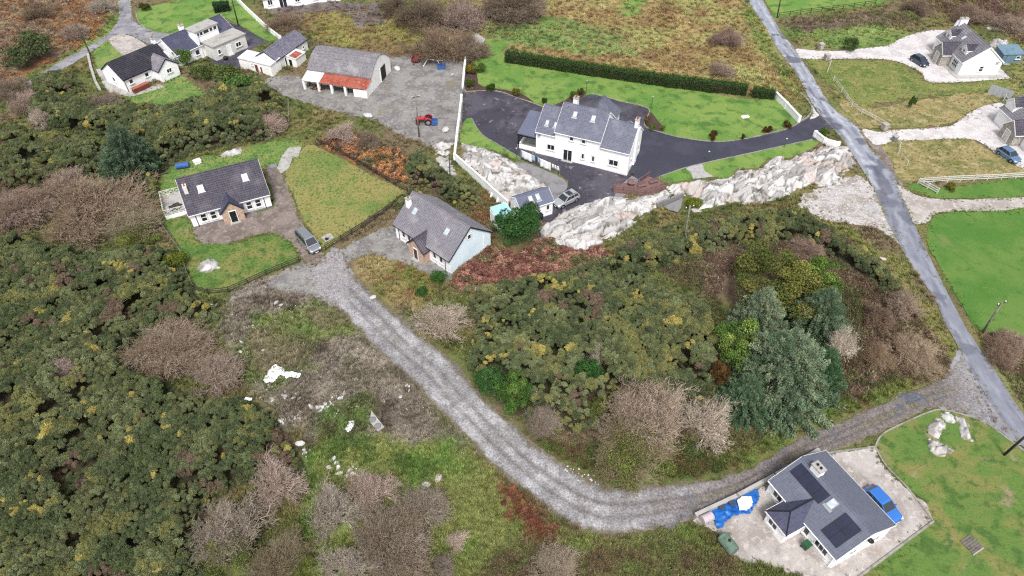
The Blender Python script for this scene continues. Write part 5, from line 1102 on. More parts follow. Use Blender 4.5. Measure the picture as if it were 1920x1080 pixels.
def tractor():
    x, y = P(797, 231); t = thing('tractor', 'vintage red tractor parked on the farmyard gravel', 'tractor', (x, y, 0), math.pi + .05)
    MB().box((.75, 0, 1.0), (1.5, .55, .5)).build('bonnet', M['red'], t, bevel=.08); MB().box((1.52, 0, .98), (.06, .5, .46)).build('grille', M['black'], t)
    MB().box((.5, 0, .65), (2.2, .36, .4)).build('chassis', M['fence_dark'], t); MB().box((-.5, 0, .85), (.7, .5, .4)).build('gearbox', M['red'], t)
    for s in (-1, 1):
        for k, (px, r, w, nm) in enumerate(((-.65, .62, .34, 'rear_wheel'), (1.25, .36, .18, 'front_wheel'))):
            yy = s * (.78 if k == 0 else .62); wl = MB().tube((0, -w / 2, 0), (0, w / 2, 0), r, n=20).build(nm, M['rubber'], t, (px, yy, r)); MB().tube((0, -w / 2 - .01, 0), (0, w / 2 + .01, 0), r * .55, n=14).build('rim', M['metal' if k == 0 else 'red'], wl)
        vs_ = []
        for i in range(9):
            a = math.pi * i / 8; vs_ += [(-.65 + .72 * math.cos(a), s * .58, .62 + .72 * math.sin(a)), (-.65 + .72 * math.cos(a), s * .98, .62 + .72 * math.sin(a))]
        MB().add(vs_, [(2 * i, 2 * i + 2, 2 * i + 3, 2 * i + 1) for i in range(8)]).build('mudguard', M['red'], t)
    MB().box((-.75, 0, 1.1), (.42, .44, .08)).build('seat', M['black'], t); MB().box((-.95, 0, 1.28), (.06, .44, .3)).build('seat_back', M['black'], t)
    MB().tube((.02, 0, 1.1), (-.25, 0, 1.45), .03, n=6).build('steering_column', M['black'], t); MB().lathe([(.2, 0), (.22, .02), (.2, .04)], (-.25, 0, 1.44), 14).build('steering_wheel', M['black'], t); MB().tube((.7, .2, 1.2), (.7, .2, 1.85), .04, n=6).build('exhaust', M['black'], t)
    b = thing('transport_box', 'blue steel transport box behind the red tractor', 'box', (x + 1.75, y - .2, .15), .05)
    for c, d in (((0, 0, .05), (1.0, 1.5, .08)), ((0, .74, .3), (1.0, .05, .55)), ((0, -.74, .3), (1.0, .05, .55)), ((-.48, 0, .35), (.05, 1.44, .65))): MB().box(c, d).build('panel', M['blue_paint'], b)
tractor()
def trailer():
    x, y = P(781, 115); t = thing('trailer', 'small faded red tipping trailer at the top of the farmyard', 'trailer', (x, y, 0), R(80))
    for c, d in (((0, 0, .6), (2.4, 1.4, .08)), ((0, .68, .85), (2.4, .05, .5)), ((0, -.68, .85), (2.4, .05, .5)), ((1.18, 0, .85), (.05, 1.3, .5)), ((-1.18, 0, .85), (.05, 1.3, .5))): MB().box(c, d).build('panel', M['red_dull'], t)
    for s in (-1, 1): MB().tube((-.2, s * .75, .35), (-.2, s * .95, .35), .35, n=14).build('wheel', M['rubber'], t)
    MB().bar((-1.2, 0, .5), (-2.4, 0, .4), .1).build('drawbar', M['red_dull'], t)
    x, y = P(828, 128); t = thing('crate', 'blue open crate at the yard edge near white pipes', 'crate', (x, y, 0), .1)
    for c, d in (((0, 0, .05), (1.6, 1.2, .08)), ((0, .58, .4), (1.6, .05, .7)), ((0, -.58, .4), (1.6, .05, .7)), ((.78, 0, .4), (.05, 1.1, .7)), ((-.78, 0, .4), (.05, 1.1, .7))): MB().box(c, d).build('panel', M['blue_paint'], t)
    x, y = P(800, 122); t = thing('pipe_frame', 'white tubular frame lying beside the blue crate', 'frame', (x, y, 0))
    for a, b in (((-.6, -.8, .1), (.2, .6, .9)), ((.2, .6, .9), (3.2, .3, .8)), ((2.2, .4, .8), (2.8, -.9, .1))): MB().tube(a, b, .06, n=6).build('pipe', M['white_clean'], t)
trailer()
# ------------------------------------------------------------------ bedrock, boulders and yard things
def rock_mat(name, cs, crack):
    return pmat(name, cs, .9, .05, 2.2)
M['rock'] = rock_mat('pale_bedrock', [S(228, 226, 224, .66), (S(196, 192, 188, .64), 0.5, .44, .62), (S(214, 190, 182, .64), 0.22, .52, .66), (S(176, 172, 168, .62), 1.0, .54, .68), (S(104, 100, 96, .6), 2.2, .63, .72), (S(130, 122, 94, .56), 0.6, .68, .8)], 0)
M['bedrock'] = col_mat('jointed_bedrock', 4.0, .10, .04, 3.0, .9, 12.0, .10)
def outcrop(name, label, poly, hmax, rim, step=.16, cell=1.1, seed=1, tilt=.35, base=.12, stretch=(1, 1), ang=0.0, kind=None):
    """bedrock as jointed blocks: each cell is a tilted facet, joints cut down between them"""
    xs = [p[0] for p in poly]; ys = [p[1] for p in poly]; x0, x1, y0, y1 = min(xs), max(xs), min(ys), max(ys)
    X, Y = np.meshgrid(np.arange(x0 - step, x1 + 2 * step, step), np.arange(y0 - step, y1 + 2 * step, step))
    ins = pip(poly, X + (fbm(X, Y, .9, 3, seed) - .5) * 1.0, Y + (fbm(X, Y, .9, 3, seed + 5) - .5) * 1.0); d = edge_dist(poly, X, Y) * np.where(ins, 1, 0)
    rg = np.random.default_rng(seed); n = int((x1 - x0) * (y1 - y0) / cell ** 2) + 6
    ca, sa = math.cos(ang), math.sin(ang)
    def tf(a, b): return (a * ca + b * sa) * stretch[0], (-a * sa + b * ca) * stretch[1]
    sx = rg.uniform(x0 - 1, x1 + 1, n); sy = rg.uniform(y0 - 1, y1 + 1, n); ux, uy = tf(sx, sy); Ux, Uy = tf(X + (fbm(X, Y, 1.5, 3, seed + 2) - .5) * .9, Y + (fbm(X, Y, 1.5, 3, seed + 3) - .5) * .9)
    d1 = np.full(X.shape, 1e9); d2 = d1.copy(); id1 = np.zeros(X.shape, int)
    for i in range(n):
        dd = np.hypot(Ux - ux[i], Uy - uy[i]); new = dd < d1; d2 = np.where(new, d1, np.minimum(d2, dd)); id1 = np.where(new, i, id1); d1 = np.where(new, dd, d1)
    n2 = n * 2; vx = rg.uniform(x0 - 1, x1 + 1, n2); vy = rg.uniform(y0 - 1, y1 + 1, n2); ax, ay = tf(vx, vy); e1 = np.full(X.shape, 1e9); e2 = e1.copy(); id2 = np.zeros(X.shape, int)
    for i in range(n2):
        dd = np.hypot(Ux - ax[i], Uy - ay[i]); new = dd < e1; e2 = np.where(new, e1, np.minimum(e2, dd)); id2 = np.where(new, i, id2); e1 = np.where(new, dd, e1)
    of2 = rg.uniform(-.08, .08, n2); tx2 = rg.normal(0, tilt * .8, n2); ty2 = rg.normal(.1, tilt * .8, n2); amp = min(1, hmax + .15)
    off = rg.uniform(-.5, .5, n); tx = rg.normal(0, tilt, n); ty = rg.normal(.1, tilt, n)
    env = hmax * sstep(0, rim, d) * (.55 + .9 * fbm(X, Y, 5, 3, seed + 9))
    z = env + sstep(0, .6, d) * (off[id1] * .5 * min(1, hmax) + np.clip(tx[id1] * (X - sx[id1]) + ty[id1] * (Y - sy[id1]), -.5, .5) * .6)
    z = z + amp * sstep(0, .5, d) * (of2[id2] + np.clip(tx2[id2] * (X - vx[id2]) + ty2[id2] * (Y - vy[id2]), -.25, .25)) - .12 * amp * np.exp(-((e2 - e1) / .07) ** 2) * sstep(0, .5, d)
    z = z - .40 * amp * np.exp(-((d2 - d1) / .10) ** 2) * sstep(0, .5, d) + base * ins + (fbm(X, Y, .5, 3, seed + 4) - .5) * .05
    z = np.where(ins, np.maximum(z, .05), -.25)
    m = ins.copy(); m[1:-1, 1:-1] |= ins[:-2, 1:-1] | ins[2:, 1:-1] | ins[1:-1, :-2] | ins[1:-1, 2:]
    SHEETS_ROCK.append(poly)
    bc = np.array([A3(S(*c_, .60)) for c_ in ((232, 230, 228), (214, 210, 206), (196, 192, 190), (224, 204, 196), (178, 174, 172))]); pick = rg.choice(5, n, p=[.52, .28, .10, .04, .06]); pk2 = rg.uniform(.82, 1.08, n2)  # random block tones stand in for facet shading that soft light leaves out
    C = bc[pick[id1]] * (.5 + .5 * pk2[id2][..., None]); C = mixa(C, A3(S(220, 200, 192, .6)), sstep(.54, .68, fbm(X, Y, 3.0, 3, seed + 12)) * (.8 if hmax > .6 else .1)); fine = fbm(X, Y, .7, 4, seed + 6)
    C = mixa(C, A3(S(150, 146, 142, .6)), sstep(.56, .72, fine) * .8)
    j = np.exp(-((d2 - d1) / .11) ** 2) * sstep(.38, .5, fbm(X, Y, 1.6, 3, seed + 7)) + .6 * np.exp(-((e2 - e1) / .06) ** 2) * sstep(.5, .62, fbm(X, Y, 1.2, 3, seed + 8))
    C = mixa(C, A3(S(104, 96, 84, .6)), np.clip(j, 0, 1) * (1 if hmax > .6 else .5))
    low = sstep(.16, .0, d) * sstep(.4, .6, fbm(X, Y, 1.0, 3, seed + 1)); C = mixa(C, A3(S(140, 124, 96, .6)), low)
    cx, cy = float(np.mean(xs)), float(np.mean(ys))
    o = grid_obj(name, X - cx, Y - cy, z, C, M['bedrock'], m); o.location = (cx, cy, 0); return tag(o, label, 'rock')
SHEETS_ROCK = []
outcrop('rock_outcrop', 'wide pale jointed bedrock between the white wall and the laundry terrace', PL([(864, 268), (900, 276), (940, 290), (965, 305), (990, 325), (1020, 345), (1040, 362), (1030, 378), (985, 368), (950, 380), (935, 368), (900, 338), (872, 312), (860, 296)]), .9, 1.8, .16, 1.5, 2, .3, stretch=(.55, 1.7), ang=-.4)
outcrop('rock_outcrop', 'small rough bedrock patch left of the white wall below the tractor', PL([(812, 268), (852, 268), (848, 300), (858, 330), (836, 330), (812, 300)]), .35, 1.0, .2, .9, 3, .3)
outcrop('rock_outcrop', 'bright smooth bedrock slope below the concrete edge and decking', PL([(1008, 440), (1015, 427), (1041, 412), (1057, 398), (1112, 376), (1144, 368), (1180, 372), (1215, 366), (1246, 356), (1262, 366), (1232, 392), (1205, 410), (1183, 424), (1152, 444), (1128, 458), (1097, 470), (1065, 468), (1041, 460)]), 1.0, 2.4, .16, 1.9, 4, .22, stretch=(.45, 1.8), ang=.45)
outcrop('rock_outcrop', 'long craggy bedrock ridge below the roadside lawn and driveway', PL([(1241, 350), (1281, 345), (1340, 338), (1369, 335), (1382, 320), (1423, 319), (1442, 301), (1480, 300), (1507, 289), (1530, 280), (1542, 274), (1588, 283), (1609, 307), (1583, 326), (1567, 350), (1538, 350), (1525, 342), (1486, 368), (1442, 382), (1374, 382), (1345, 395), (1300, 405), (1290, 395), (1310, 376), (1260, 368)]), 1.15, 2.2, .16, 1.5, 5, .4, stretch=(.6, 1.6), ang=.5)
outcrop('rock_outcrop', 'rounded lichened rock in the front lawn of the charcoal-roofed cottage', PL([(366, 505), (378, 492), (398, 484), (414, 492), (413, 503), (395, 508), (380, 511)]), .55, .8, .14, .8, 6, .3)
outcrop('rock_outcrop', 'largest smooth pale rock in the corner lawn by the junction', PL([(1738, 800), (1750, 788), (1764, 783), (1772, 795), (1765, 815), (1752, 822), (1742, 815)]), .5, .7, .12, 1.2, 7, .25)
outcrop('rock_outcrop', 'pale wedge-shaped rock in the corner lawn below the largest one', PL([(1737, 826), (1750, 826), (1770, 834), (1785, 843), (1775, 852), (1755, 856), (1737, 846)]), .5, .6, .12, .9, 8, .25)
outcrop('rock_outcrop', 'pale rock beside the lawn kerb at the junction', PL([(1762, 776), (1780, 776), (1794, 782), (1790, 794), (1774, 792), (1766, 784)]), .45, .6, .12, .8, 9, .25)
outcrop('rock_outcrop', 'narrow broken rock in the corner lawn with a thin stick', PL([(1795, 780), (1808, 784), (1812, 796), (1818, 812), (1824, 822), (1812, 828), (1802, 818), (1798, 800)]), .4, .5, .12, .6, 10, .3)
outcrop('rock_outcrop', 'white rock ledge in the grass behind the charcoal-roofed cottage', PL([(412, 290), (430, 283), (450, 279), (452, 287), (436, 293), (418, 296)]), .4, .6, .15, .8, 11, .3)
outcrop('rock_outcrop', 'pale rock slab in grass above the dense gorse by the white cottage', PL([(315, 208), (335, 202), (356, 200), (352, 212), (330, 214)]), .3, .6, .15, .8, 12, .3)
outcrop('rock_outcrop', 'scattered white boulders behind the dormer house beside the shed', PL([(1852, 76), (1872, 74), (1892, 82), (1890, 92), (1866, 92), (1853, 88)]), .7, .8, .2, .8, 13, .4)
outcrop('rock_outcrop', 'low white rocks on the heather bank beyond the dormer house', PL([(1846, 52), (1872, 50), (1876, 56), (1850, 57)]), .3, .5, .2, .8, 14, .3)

def boulder_mesh(seed, s=(1, 1, .6)):
    b = bmesh.new(); bmesh.ops.create_icosphere(b, subdivisions=2, radius=.5); rr = np.random.default_rng(seed); k = rr.normal(0, 1, (5, 3))
    for v in b.verts:
        n = v.co.normalized(); f = 1
        for q in k:
            l = np.linalg.norm(q); f -= .5 * max(0, (n.x * q[0] + n.y * q[1] + n.z * q[2]) / l - .6)
        v.co = Vector((v.co.x * s[0], v.co.y * s[1], v.co.z * s[2])) * f * (1 + rr.normal(0, .03))
    me = bpy.data.meshes.new('boulder'); b.to_mesh(me); b.free(); me.materials.append(M['rock']); return me
BM = [boulder_mesh(i, (1, .75 + .1 * (i % 3), .55)) for i in range(5)]
# loose white stones on the soil patch, one object each
rr = random.Random(11)
clusters = [((525, 745), 18, 26, 'white stone in the heap just below the crumpled plastic sheet'), ((545, 785), 20, 26, 'white stone in the long heap at the gorse edge of the soil'), ((597, 765), 11, 14, 'white stone in the small heap at the middle of the soil patch'), ((615, 760), 8, 10, 'white stone in the tight heap above the narrow plastic strip'), ((575, 850), 9, 12, 'white stone in the heap beside the pale round boulder'), ((660, 888), 12, 18, 'white stone in the heap above the tangled bare bushes'), ((620, 868), 8, 25, 'white stone strewn in grass between two stone heaps'), ((402, 575), 5, 14, 'white stone by the corner of the front lawn fence'), ((640, 745), 4, 60, 'single white stone on open soil above the concrete slab'), ((760, 735), 6, 40, 'white stone on the soil strip beside the gravel track'), ((500, 650), 4, 50, 'white stone in the green patch beside the tan bush'), ((560, 570), 6, 60, 'white stone on the stony ground where the track meets the apron')]
for (cx, cy), n, sp, lab in clusters:
    for k in range(n):
        x, y = P(cx + rr.gauss(0, sp * .5), cy + rr.gauss(0, sp * .25)); s = rr.choice((.2, .28, .36, .45, .6))
        o = link(bpy.data.objects.new('white_stone', BM[rr.randrange(5)])); o.location = (x, y, s * .12 + max(0, gz(x, y))); o.scale = (s * rr.uniform(.9, 2.0), s, s * .6); o.rotation_euler = (rr.gauss(0, .3), rr.gauss(0, .3), rr.uniform(0, 6))
        tag(o, lab, 'stone', lab.replace('white stone', 'white stones'))
for k in range(20):                                    # pale stones lining the inner edge of the bend
    f = k / 25; x, y = P(1062 + 78 * f + rr.gauss(0, 5), 876 + 34 * f ** .8 + rr.gauss(0, 5)); s = rr.uniform(.1, .26)
    o = link(bpy.data.objects.new('edge_stone', BM[rr.randrange(5)])); o.location = (x, y, .12); o.scale = (s * 1.2, s, s); o.rotation_euler = (0, 0, rr.uniform(0, 6))
    tag(o, 'small cream stone lining the inner edge of the track bend', 'stone', 'cream stones along the track bend')
for (px, py, s, lab) in [(563, 833, .9, 'pale round boulder in grass beside the gorse edge'), (822, 898, .9, 'pale boulder on dark soil in the grass below the bend'), (800, 911, .8, 'smaller pale boulder beside the dark soil below the bend'), (700, 558, .8, 'pinkish boulder on the grassy edge of the gravel track'), (785, 610, .9, 'rounded boulder beside the splayed bare bush'), (1375, 428, 1.2, 'white boulder at the upper edge of the roadside gorse'), (835, 245, 1.6, 'large whitish boulder in the yard beside the boundary wall'), (690, 218, 1.6, 'whitish boulder at the lower edge of the farmyard'), (745, 130, 1.5, 'white boulder beside the barn doorway'), (1500, 388, 1.0, 'grey boulder at the edge of the stony pull-in'), (1655, 486, .9, 'grey boulder in scrub beside the road verge'), (848, 140, .7, 'pale boulder in rough grass at the farmyard edge'), (1560, 275, 2.2, 'broad white boulder beside the short entrance wall'), (1580, 283, 1.8, 'white boulder between the entrance wall and the road')]:
    x, y = P(px, py); o = link(bpy.data.objects.new('boulder', BM[rr.randrange(5)])); o.location = (x, y, s * .15 + max(0, gz(x, y))); o.scale = (s * 1.3, s, s * .7); o.rotation_euler = (0, 0, rr.uniform(0, 6)); tag(o, lab, 'boulder')

def crumple(name, label, pts, m, z=.05, amp=.25, step=.18, seed=1, cat='tarpaulin'):
    X, Y = np.meshgrid(np.arange(min(p[0] for p in pts), max(p[0] for p in pts), step), np.arange(min(p[1] for p in pts), max(p[1] for p in pts), step))
    ins = pip(pts, X, Y); zz = np.maximum(gcol(X.ravel(), Y.ravel())[1].reshape(X.shape), 0) + z + amp * np.abs(fbm(X, Y, .8, 3, seed) - .5) * 2 + amp * .5 * fbm(X, Y, 2.0, 2, seed + 1)
    cx, cy = np.mean([p[0] for p in pts]), np.mean([p[1] for p in pts]); o = grid_obj(name, X - cx, Y - cy, zz + .03, None, M[m], ins, True); o.location = (cx, cy, 0)
    s = o.modifiers.new('thickness', 'SOLIDIFY'); s.thickness = .02; return tag(o, label, cat)
crumple('plastic_sheet', 'crumpled white plastic sheet lying on the dark soil patch', Zm(480, 660, 6.75, [(110, 375), (185, 240), (235, 185), (370, 250), (350, 275), (440, 262), (585, 305), (550, 350), (450, 320), (400, 345), (330, 300), (290, 330), (240, 400), (205, 395), (155, 415)]), 'plastic_white', .06, .3, .14, 3, 'plastic sheet')
crumple('plastic_sheet', 'narrow white plastic strip in the grass beside the concrete slab', Zm(480, 660, 6.75, [(1135, 995), (1205, 880), (1260, 905), (1190, 1025)]), 'plastic_white', .1, .1, .12, 4, 'plastic sheet')
crumple('plastic_sheet', 'small flat white sheet at the gorse edge of the soil patch', Zm(340, 540, 4, [(455, 870), (490, 845), (548, 840), (540, 865), (470, 882)]), 'plastic_white', .3, .08, .14, 5, 'plastic sheet')
crumple('blue_tarpaulin', 'crumpled bright blue tarpaulin heaped in the bungalow yard', Zm(1280, 830, 4.32, [(215, 560), (290, 530), (400, 480), (440, 420), (520, 390), (580, 380), (620, 420), (600, 490), (570, 530), (545, 580), (470, 580), (400, 610), (330, 660), (320, 700), (280, 705), (260, 640)]), 'blue_tarp', .06, .5, .13, 6)
crumple('pool_liner', 'white paddling pool liner with debris on the blue tarpaulin', Zm(1280, 830, 4.32, [(430, 490), (470, 455), (545, 460), (560, 490), (545, 540), (500, 570), (450, 560)]), 'plastic_white', .5, .15, .13, 7, 'liner')
crumple('concrete_strip', 'torn pale concrete strip in the grass behind the charcoal-roofed cottage', PL([(527, 297), (541, 278), (568, 275), (560, 293), (548, 297), (540, 318), (528, 326), (520, 314)]), 'concrete', .04, .08, .2, 8, 'slab')
for px, py, lab in ((1351, 956, 'navy ring toy on the blue tarpaulin beside the pink drum'), (1370, 949, 'second navy ring toy on the blue tarpaulin')):
    x, y = P(px, py); o = MB().lathe([(.18, 0), (.34, .06), (.36, .16), (.26, .22), (.16, .14)], n=14).build('ring_toy', M['cloth_navy'], None, (x, y, .55), smooth=True); tag(o, lab, 'toy')
def yard():
    x, y = P(1324, 975); t = thing('plastic_drum', 'pale pink plastic drum lying at the end of the concrete yard wall', 'drum', (x, y, 0), R(25))
    MB().tube((-.6, 0, .46), (.6, 0, .46), .46, n=16).build('barrel', M['tank_pink'], t)
    for k in (-.55, 0, .55): MB().tube((k - .03, 0, .46), (k + .03, 0, .46), .485, n=16).build('hoop', M['tank_pink'], t)
    x, y = P(1362, 1026); t = thing('oil_tank', 'weathered green oil tank beside the bungalow yard', 'tank', (x, y, 0), R(-62))
    sec = lambda xx, k: [(xx, math.cos(a) * .62 * k, .78 + math.sin(a) * .62 * k) for a in np.linspace(0, 2 * math.pi, 17)[:-1]]
    MB().loft([sec(-.95, .82), sec(-.85, 1), sec(.85, 1), sec(.95, .82)]).build('tank_body', M['tank_green'], t)
    for k in (-.5, 0, .5): MB().loft([sec(k - .04, 1.04), sec(k + .04, 1.04)]).build('rib', M['tank_green'], t)
    for k in (-.6, .6): MB().box((k, 0, .1), (.3, 1.0, .2)).build('cradle', M['concrete'], t)
    MB().lathe([(.14, 0), (.14, .1), (.05, .12)], (0, 0, 1.4), 10).build('filler_cap', M['black'], t)
    x, y = P(1509, 1028); t = thing('wheelie_bin', 'green wheelie bin against the solar-panel bungalow wall', 'bin', (x, y, 0), R(30))
    MB().loft([[(-.22, -.24, .05), (.22, -.24, .05), (.22, .24, .05), (-.22, .24, .05)], [(-.29, -.33, 1.0), (.29, -.33, 1.0), (.29, .33, 1.0), (-.29, .33, 1.0)]]).build('bin_body', M['green_plastic'], t)
    MB().box((0, 0, 1.04), (.64, .74, .08)).build('lid', M['green_plastic'], t, bevel=.03)
    for s in (-1, 1): MB().tube((s * .2, .32, .11), (s * .28, .32, .11), .11, n=10).build('wheel', M['rubber'], t)
    x, y = P(1821, 1021); t = thing('manhole_cover', 'grey slatted timber cover lying on the corner lawn', 'cover', (x, y, 0), R(28))
    for k in range(6): MB().box((0, -.62 + k * .25, .09), (1.5, .22, .05)).build('slat', M['fence_grey'], t)
    for k in (-.6, .6): MB().box((k, 0, .05), (.1, 1.5, .06)).build('batten', M['fence_grey'], t)
    MB().box((-.1, -.80, .08), (1.55, .1, .1)).build('edge_board', M['concrete'], t)
    t.name = 'timber_cover'
    a = Zm(480, 660, 6.75, [(1465, 760), (1630, 970), (1545, 1020), (1445, 900)]); cx = sum(p[0] for p in a) / 4; cy = sum(p[1] for p in a) / 4
    t = thing('concrete_slab', 'triangular concrete slab with two round covers beside the track', 'slab', (cx, cy, 0)); n = 4
    MB().add([(x - cx, y - cy, .02) for x, y in a] + [(x - cx, y - cy, .32) for x, y in a], [(4, 5, 6, 7)] + [(i, (i + 1) % 4, 4 + (i + 1) % 4, 4 + i) for i in range(4)]).build('slab', M['concrete'], t)
    for u in ((1480, 880), (1545, 960)):
        p = Zm(480, 660, 6.75, [u])[0]; MB().lathe([(.36, .3), (.36, .46), (.30, .48)], (p[0] - cx, p[1] - cy, 0), 16).build('cover', M['concrete_d'], t)
    x, y = P(344, 315); t = thing('blue_drum', 'blue plastic tank lying in grass behind the charcoal-roofed cottage', 'tank', (x, y, 0), R(15))
    MB().tube((-1.0, 0, .5), (1.0, 0, .5), .5, n=14).build('barrel', M['blue_paint'], t); MB().box((0, .5, .25), (2.0, .6, .5)).build('support', M['concrete'], t)
    x, y = P(371, 306); t = thing('white_box', 'tilted white box in grass beside the blue plastic tank', 'box', (x, y, 0), R(40)); MB().box((0, 0, .3), (1.1, .9, .5)).build('carton', M['white_clean'], t, bevel=.04); MB().box((0, 0, .57), (1.16, .96, .05)).build('lid', M['white_clean'], t)
    x, y = P(511, 313); t = thing('inspection_cover', 'flat grey manhole slab at the cottage roof corner', 'slab', (x, y, 0), R(20)); MB().box((0, 0, .1), (1.4, 1.0, .2)).build('slab', M['concrete_d'], t); MB().box((0, 0, .22), (.6, .6, .05)).build('lid', M['metal'], t)
    x, y = P(615, 447); t = thing('stone_feature', 'small concrete well head in grass beside the van', 'well', (x, y, 0), R(40)); MB().box((0, 0, .12), (1.5, 1.3, .24)).build('base', M['concrete'], t, bevel=.05); MB().box((.1, .1, .35), (.6, .6, .3)).build('head', M['concrete'], t, bevel=.04); MB().box((-.3, -.3, .27), (.5, .5, .06)).build('cover', M['black'], t)
    x, y = P(1011, 411); t = thing('black_bin', 'black rounded fuel bunker at the garage corner', 'bunker', (x, y, 0), R(27)); MB().box((0, 0, .5), (1.1, .9, 1.0)).build('bunker_body', M['black'], t, bevel=.18); MB().box((0, -.05, 1.0), (.9, .7, .08)).build('lid', M['black'], t)
    x, y = P(424, 112); t = thing('black_bin', 'black refuse sack beside the pale extension wall', 'sack', (x, y, 0)); MB().lathe([(.2, 0), (.45, .15), (.5, .45), (.3, .75), (.05, .85)], n=10).build('sack', M['black'], t, smooth=True); t.name = 'refuse_sack'
    for px, py, m, lab in ((1044, 292, 'clay', 'terracotta flower pot by the glazed doors'), (1050, 293, 'clay', 'second terracotta flower pot by the glazed doors'), (1187, 328, 'red_dull', 'reddish planter at the house corner by the decking')):
        x, y = P(px, py); t = thing('flower_pot', lab, 'pot', (x, y, .04)); MB().lathe([(.16, 0), (.24, .34), (.27, .36), (.22, .37), (.20, .3)], n=12).build('pot', M[m], t); MB().lathe([(.1, .3), (.26, .45), (.2, .62), (.05, .66)], n=8).build('plant', M['green_plastic'], t)
    x, y = P(985, 250); 
    x, y = P(1397, 220); o = MB().box((0, 0, .12), (1.4, .7, .25), .3).build('white_marker', M['white_clean'], None, (x, y, 0), 0, bevel=.06); tag(o, 'small white object lying on the big back lawn', 'marker')
    x, y = P(1322 + 60, 300)
yard()
# ------------------------------------------------------------------ vegetation
def veg_mat(name, rnd=.12):
    m, n, b = new_mat(name); a = n.nodes.new('ShaderNodeAttribute'); a.attribute_name = 'Col'; oi = n.nodes.new('ShaderNodeObjectInfo')
    c = mixc(n, 1.0, a.outputs['Color'], oi.outputs['Color'], 'MULTIPLY')
    n.links.new(c, b.inputs['Base Color']); b.inputs['Roughness'].default_value = .8; b.inputs['Specular IOR Level'].default_value = .12; return m
M['veg'] = veg_mat('foliage_and_twigs'); M['veg_inst'] = leaf_mat('scattered_growth', True)
def nrm(v): return v / (np.linalg.norm(v, axis=-1, keepdims=True) + 1e-9)
def tubes3(p0, p1, r0, r1):
    d = nrm(p1 - p0); up = np.where(np.abs(d[:, 2:3]) < .9, np.array([[0, 0, 1.]]), np.array([[1., 0, 0]])); a = nrm(np.cross(d, up)); b = np.cross(d, a); T = []
    ring = [(math.cos(t), math.sin(t)) for t in (0, 2.094, 4.189)]
    A = [p0 + (a * c + b * s) * r0[:, None] for c, s in ring]; B = [p1 + (a * c + b * s) * r1[:, None] for c, s in ring]
    for k in range(3):
        j = (k + 1) % 3; T.append(np.stack([A[k], A[j], B[j]], 1)); T.append(np.stack([A[k], B[j], B[k]], 1))
    return np.concatenate(T, 0)
def bare_proto(seed, stems=13, spread=1.05, depth=4, twigs=5200, colr=((196, 188, 180), (150, 136, 126)), squash=.75):
    rg = np.random.default_rng(seed); segs = []; ends = []
    def grow(p, d, L, r, lev):
        n = 3 if lev == 0 else 2; q = p
        for i in range(n):
            d = d + rg.normal(0, .13, 3) + np.array([0, 0, .05]); d = d / np.linalg.norm(d); q2 = q + d * L / n; r2 = r * .84
            segs.append((q, q2, r, r2, lev)); q, r = q2, r2
            if lev < depth and (i > 0 or lev > 0):
                for k in range(2 if lev < 2 else 2):
                    e = d + rg.normal(0, .42, 3); e = e / np.linalg.norm(e); grow(q, e, L * rg.uniform(.55, .8), r * .62, lev + 1)
        if lev == depth: ends.append((q, d))
    for i in range(stems):
        az = 2 * math.pi * (i + rg.uniform(-.3, .3)) / stems; inc = spread * math.sqrt(rg.uniform(.03, 1)); d = np.array([math.sin(inc) * math.cos(az), math.sin(inc) * math.sin(az), math.cos(inc)])
        grow(np.array([rg.normal(0, .06), rg.normal(0, .06), 0]), d, rg.uniform(.36, .50), .022, 0)
    p0 = np.array([s[0] for s in segs]); p1 = np.array([s[1] for s in segs]); r0 = np.array([s[2] for s in segs]); r1 = np.array([s[3] for s in segs]); lv = np.array([s[4] for s in segs])
    k = rg.integers(0, len(ends), twigs); e0 = np.array([ends[i][0] for i in k]) + rg.normal(0, .05, (twigs, 3)); ed = nrm(np.array([ends[i][1] for i in k]) + rg.normal(0, .45, (twigs, 3))); e1 = e0 + ed * rg.uniform(.04, .13, twigs)[:, None]; e0 = e0 + rg.normal(0, .02, (twigs, 3))
    R_ = np.percentile(np.hypot(e1[:, 0], e1[:, 1]), 93); Z_ = np.percentile(e1[:, 2], 97)
    sc = np.array([1 / R_, 1 / R_, 1 / Z_])
    c0, c1 = A3(S(*colr[0])), A3(S(*colr[1]))
    def cc(n, t): return np.clip((c0 * (1 - t[:, None]) + c1 * t[:, None]) * rg.uniform(.75, 1.25, n)[:, None], 0, 1)
    st = lv <= 2
    stem_t = tubes3(p0[st] * sc, p1[st] * sc, np.maximum(r0[st] * 1.3, .010), np.maximum(r1[st] * 1.3, .008)); cs = np.clip(np.tile(cc(st.sum(), lv[st] / 8.), (6, 1)) * 1.2, 0, 1)
    tp0 = np.concatenate([p0[~st], e0]) * sc; tp1 = np.concatenate([p1[~st], e1]) * sc; n = len(tp0)
    rr0 = np.full(n, .0045); rr1 = np.full(n, .0025); tw = tubes3(tp0, tp1, rr0, rr1); ct = np.tile(cc(n, rg.uniform(.3, 1, n)), (6, 1))
    return tri_mesh('branches', stem_t, M['veg'], cs), tri_mesh('twigs', tw, M['veg'], ct)
BARE = [bare_proto(1), bare_proto(2, 16, 1.25, 4, 5200), bare_proto(3, 14, 1.15, 4, 3600, ((220, 214, 208), (158, 144, 134))), bare_proto(4, 18, 1.35, 4, 6000, ((172, 162, 150), (138, 122, 108)))]
OCC = []
def frame_of(cx, cy, rpx, H, k=.5):
    x, y = P(cx, cy, H * k); zc = y * _c + (CAMH - H * k) * _s; return x, y, rpx * zc / F
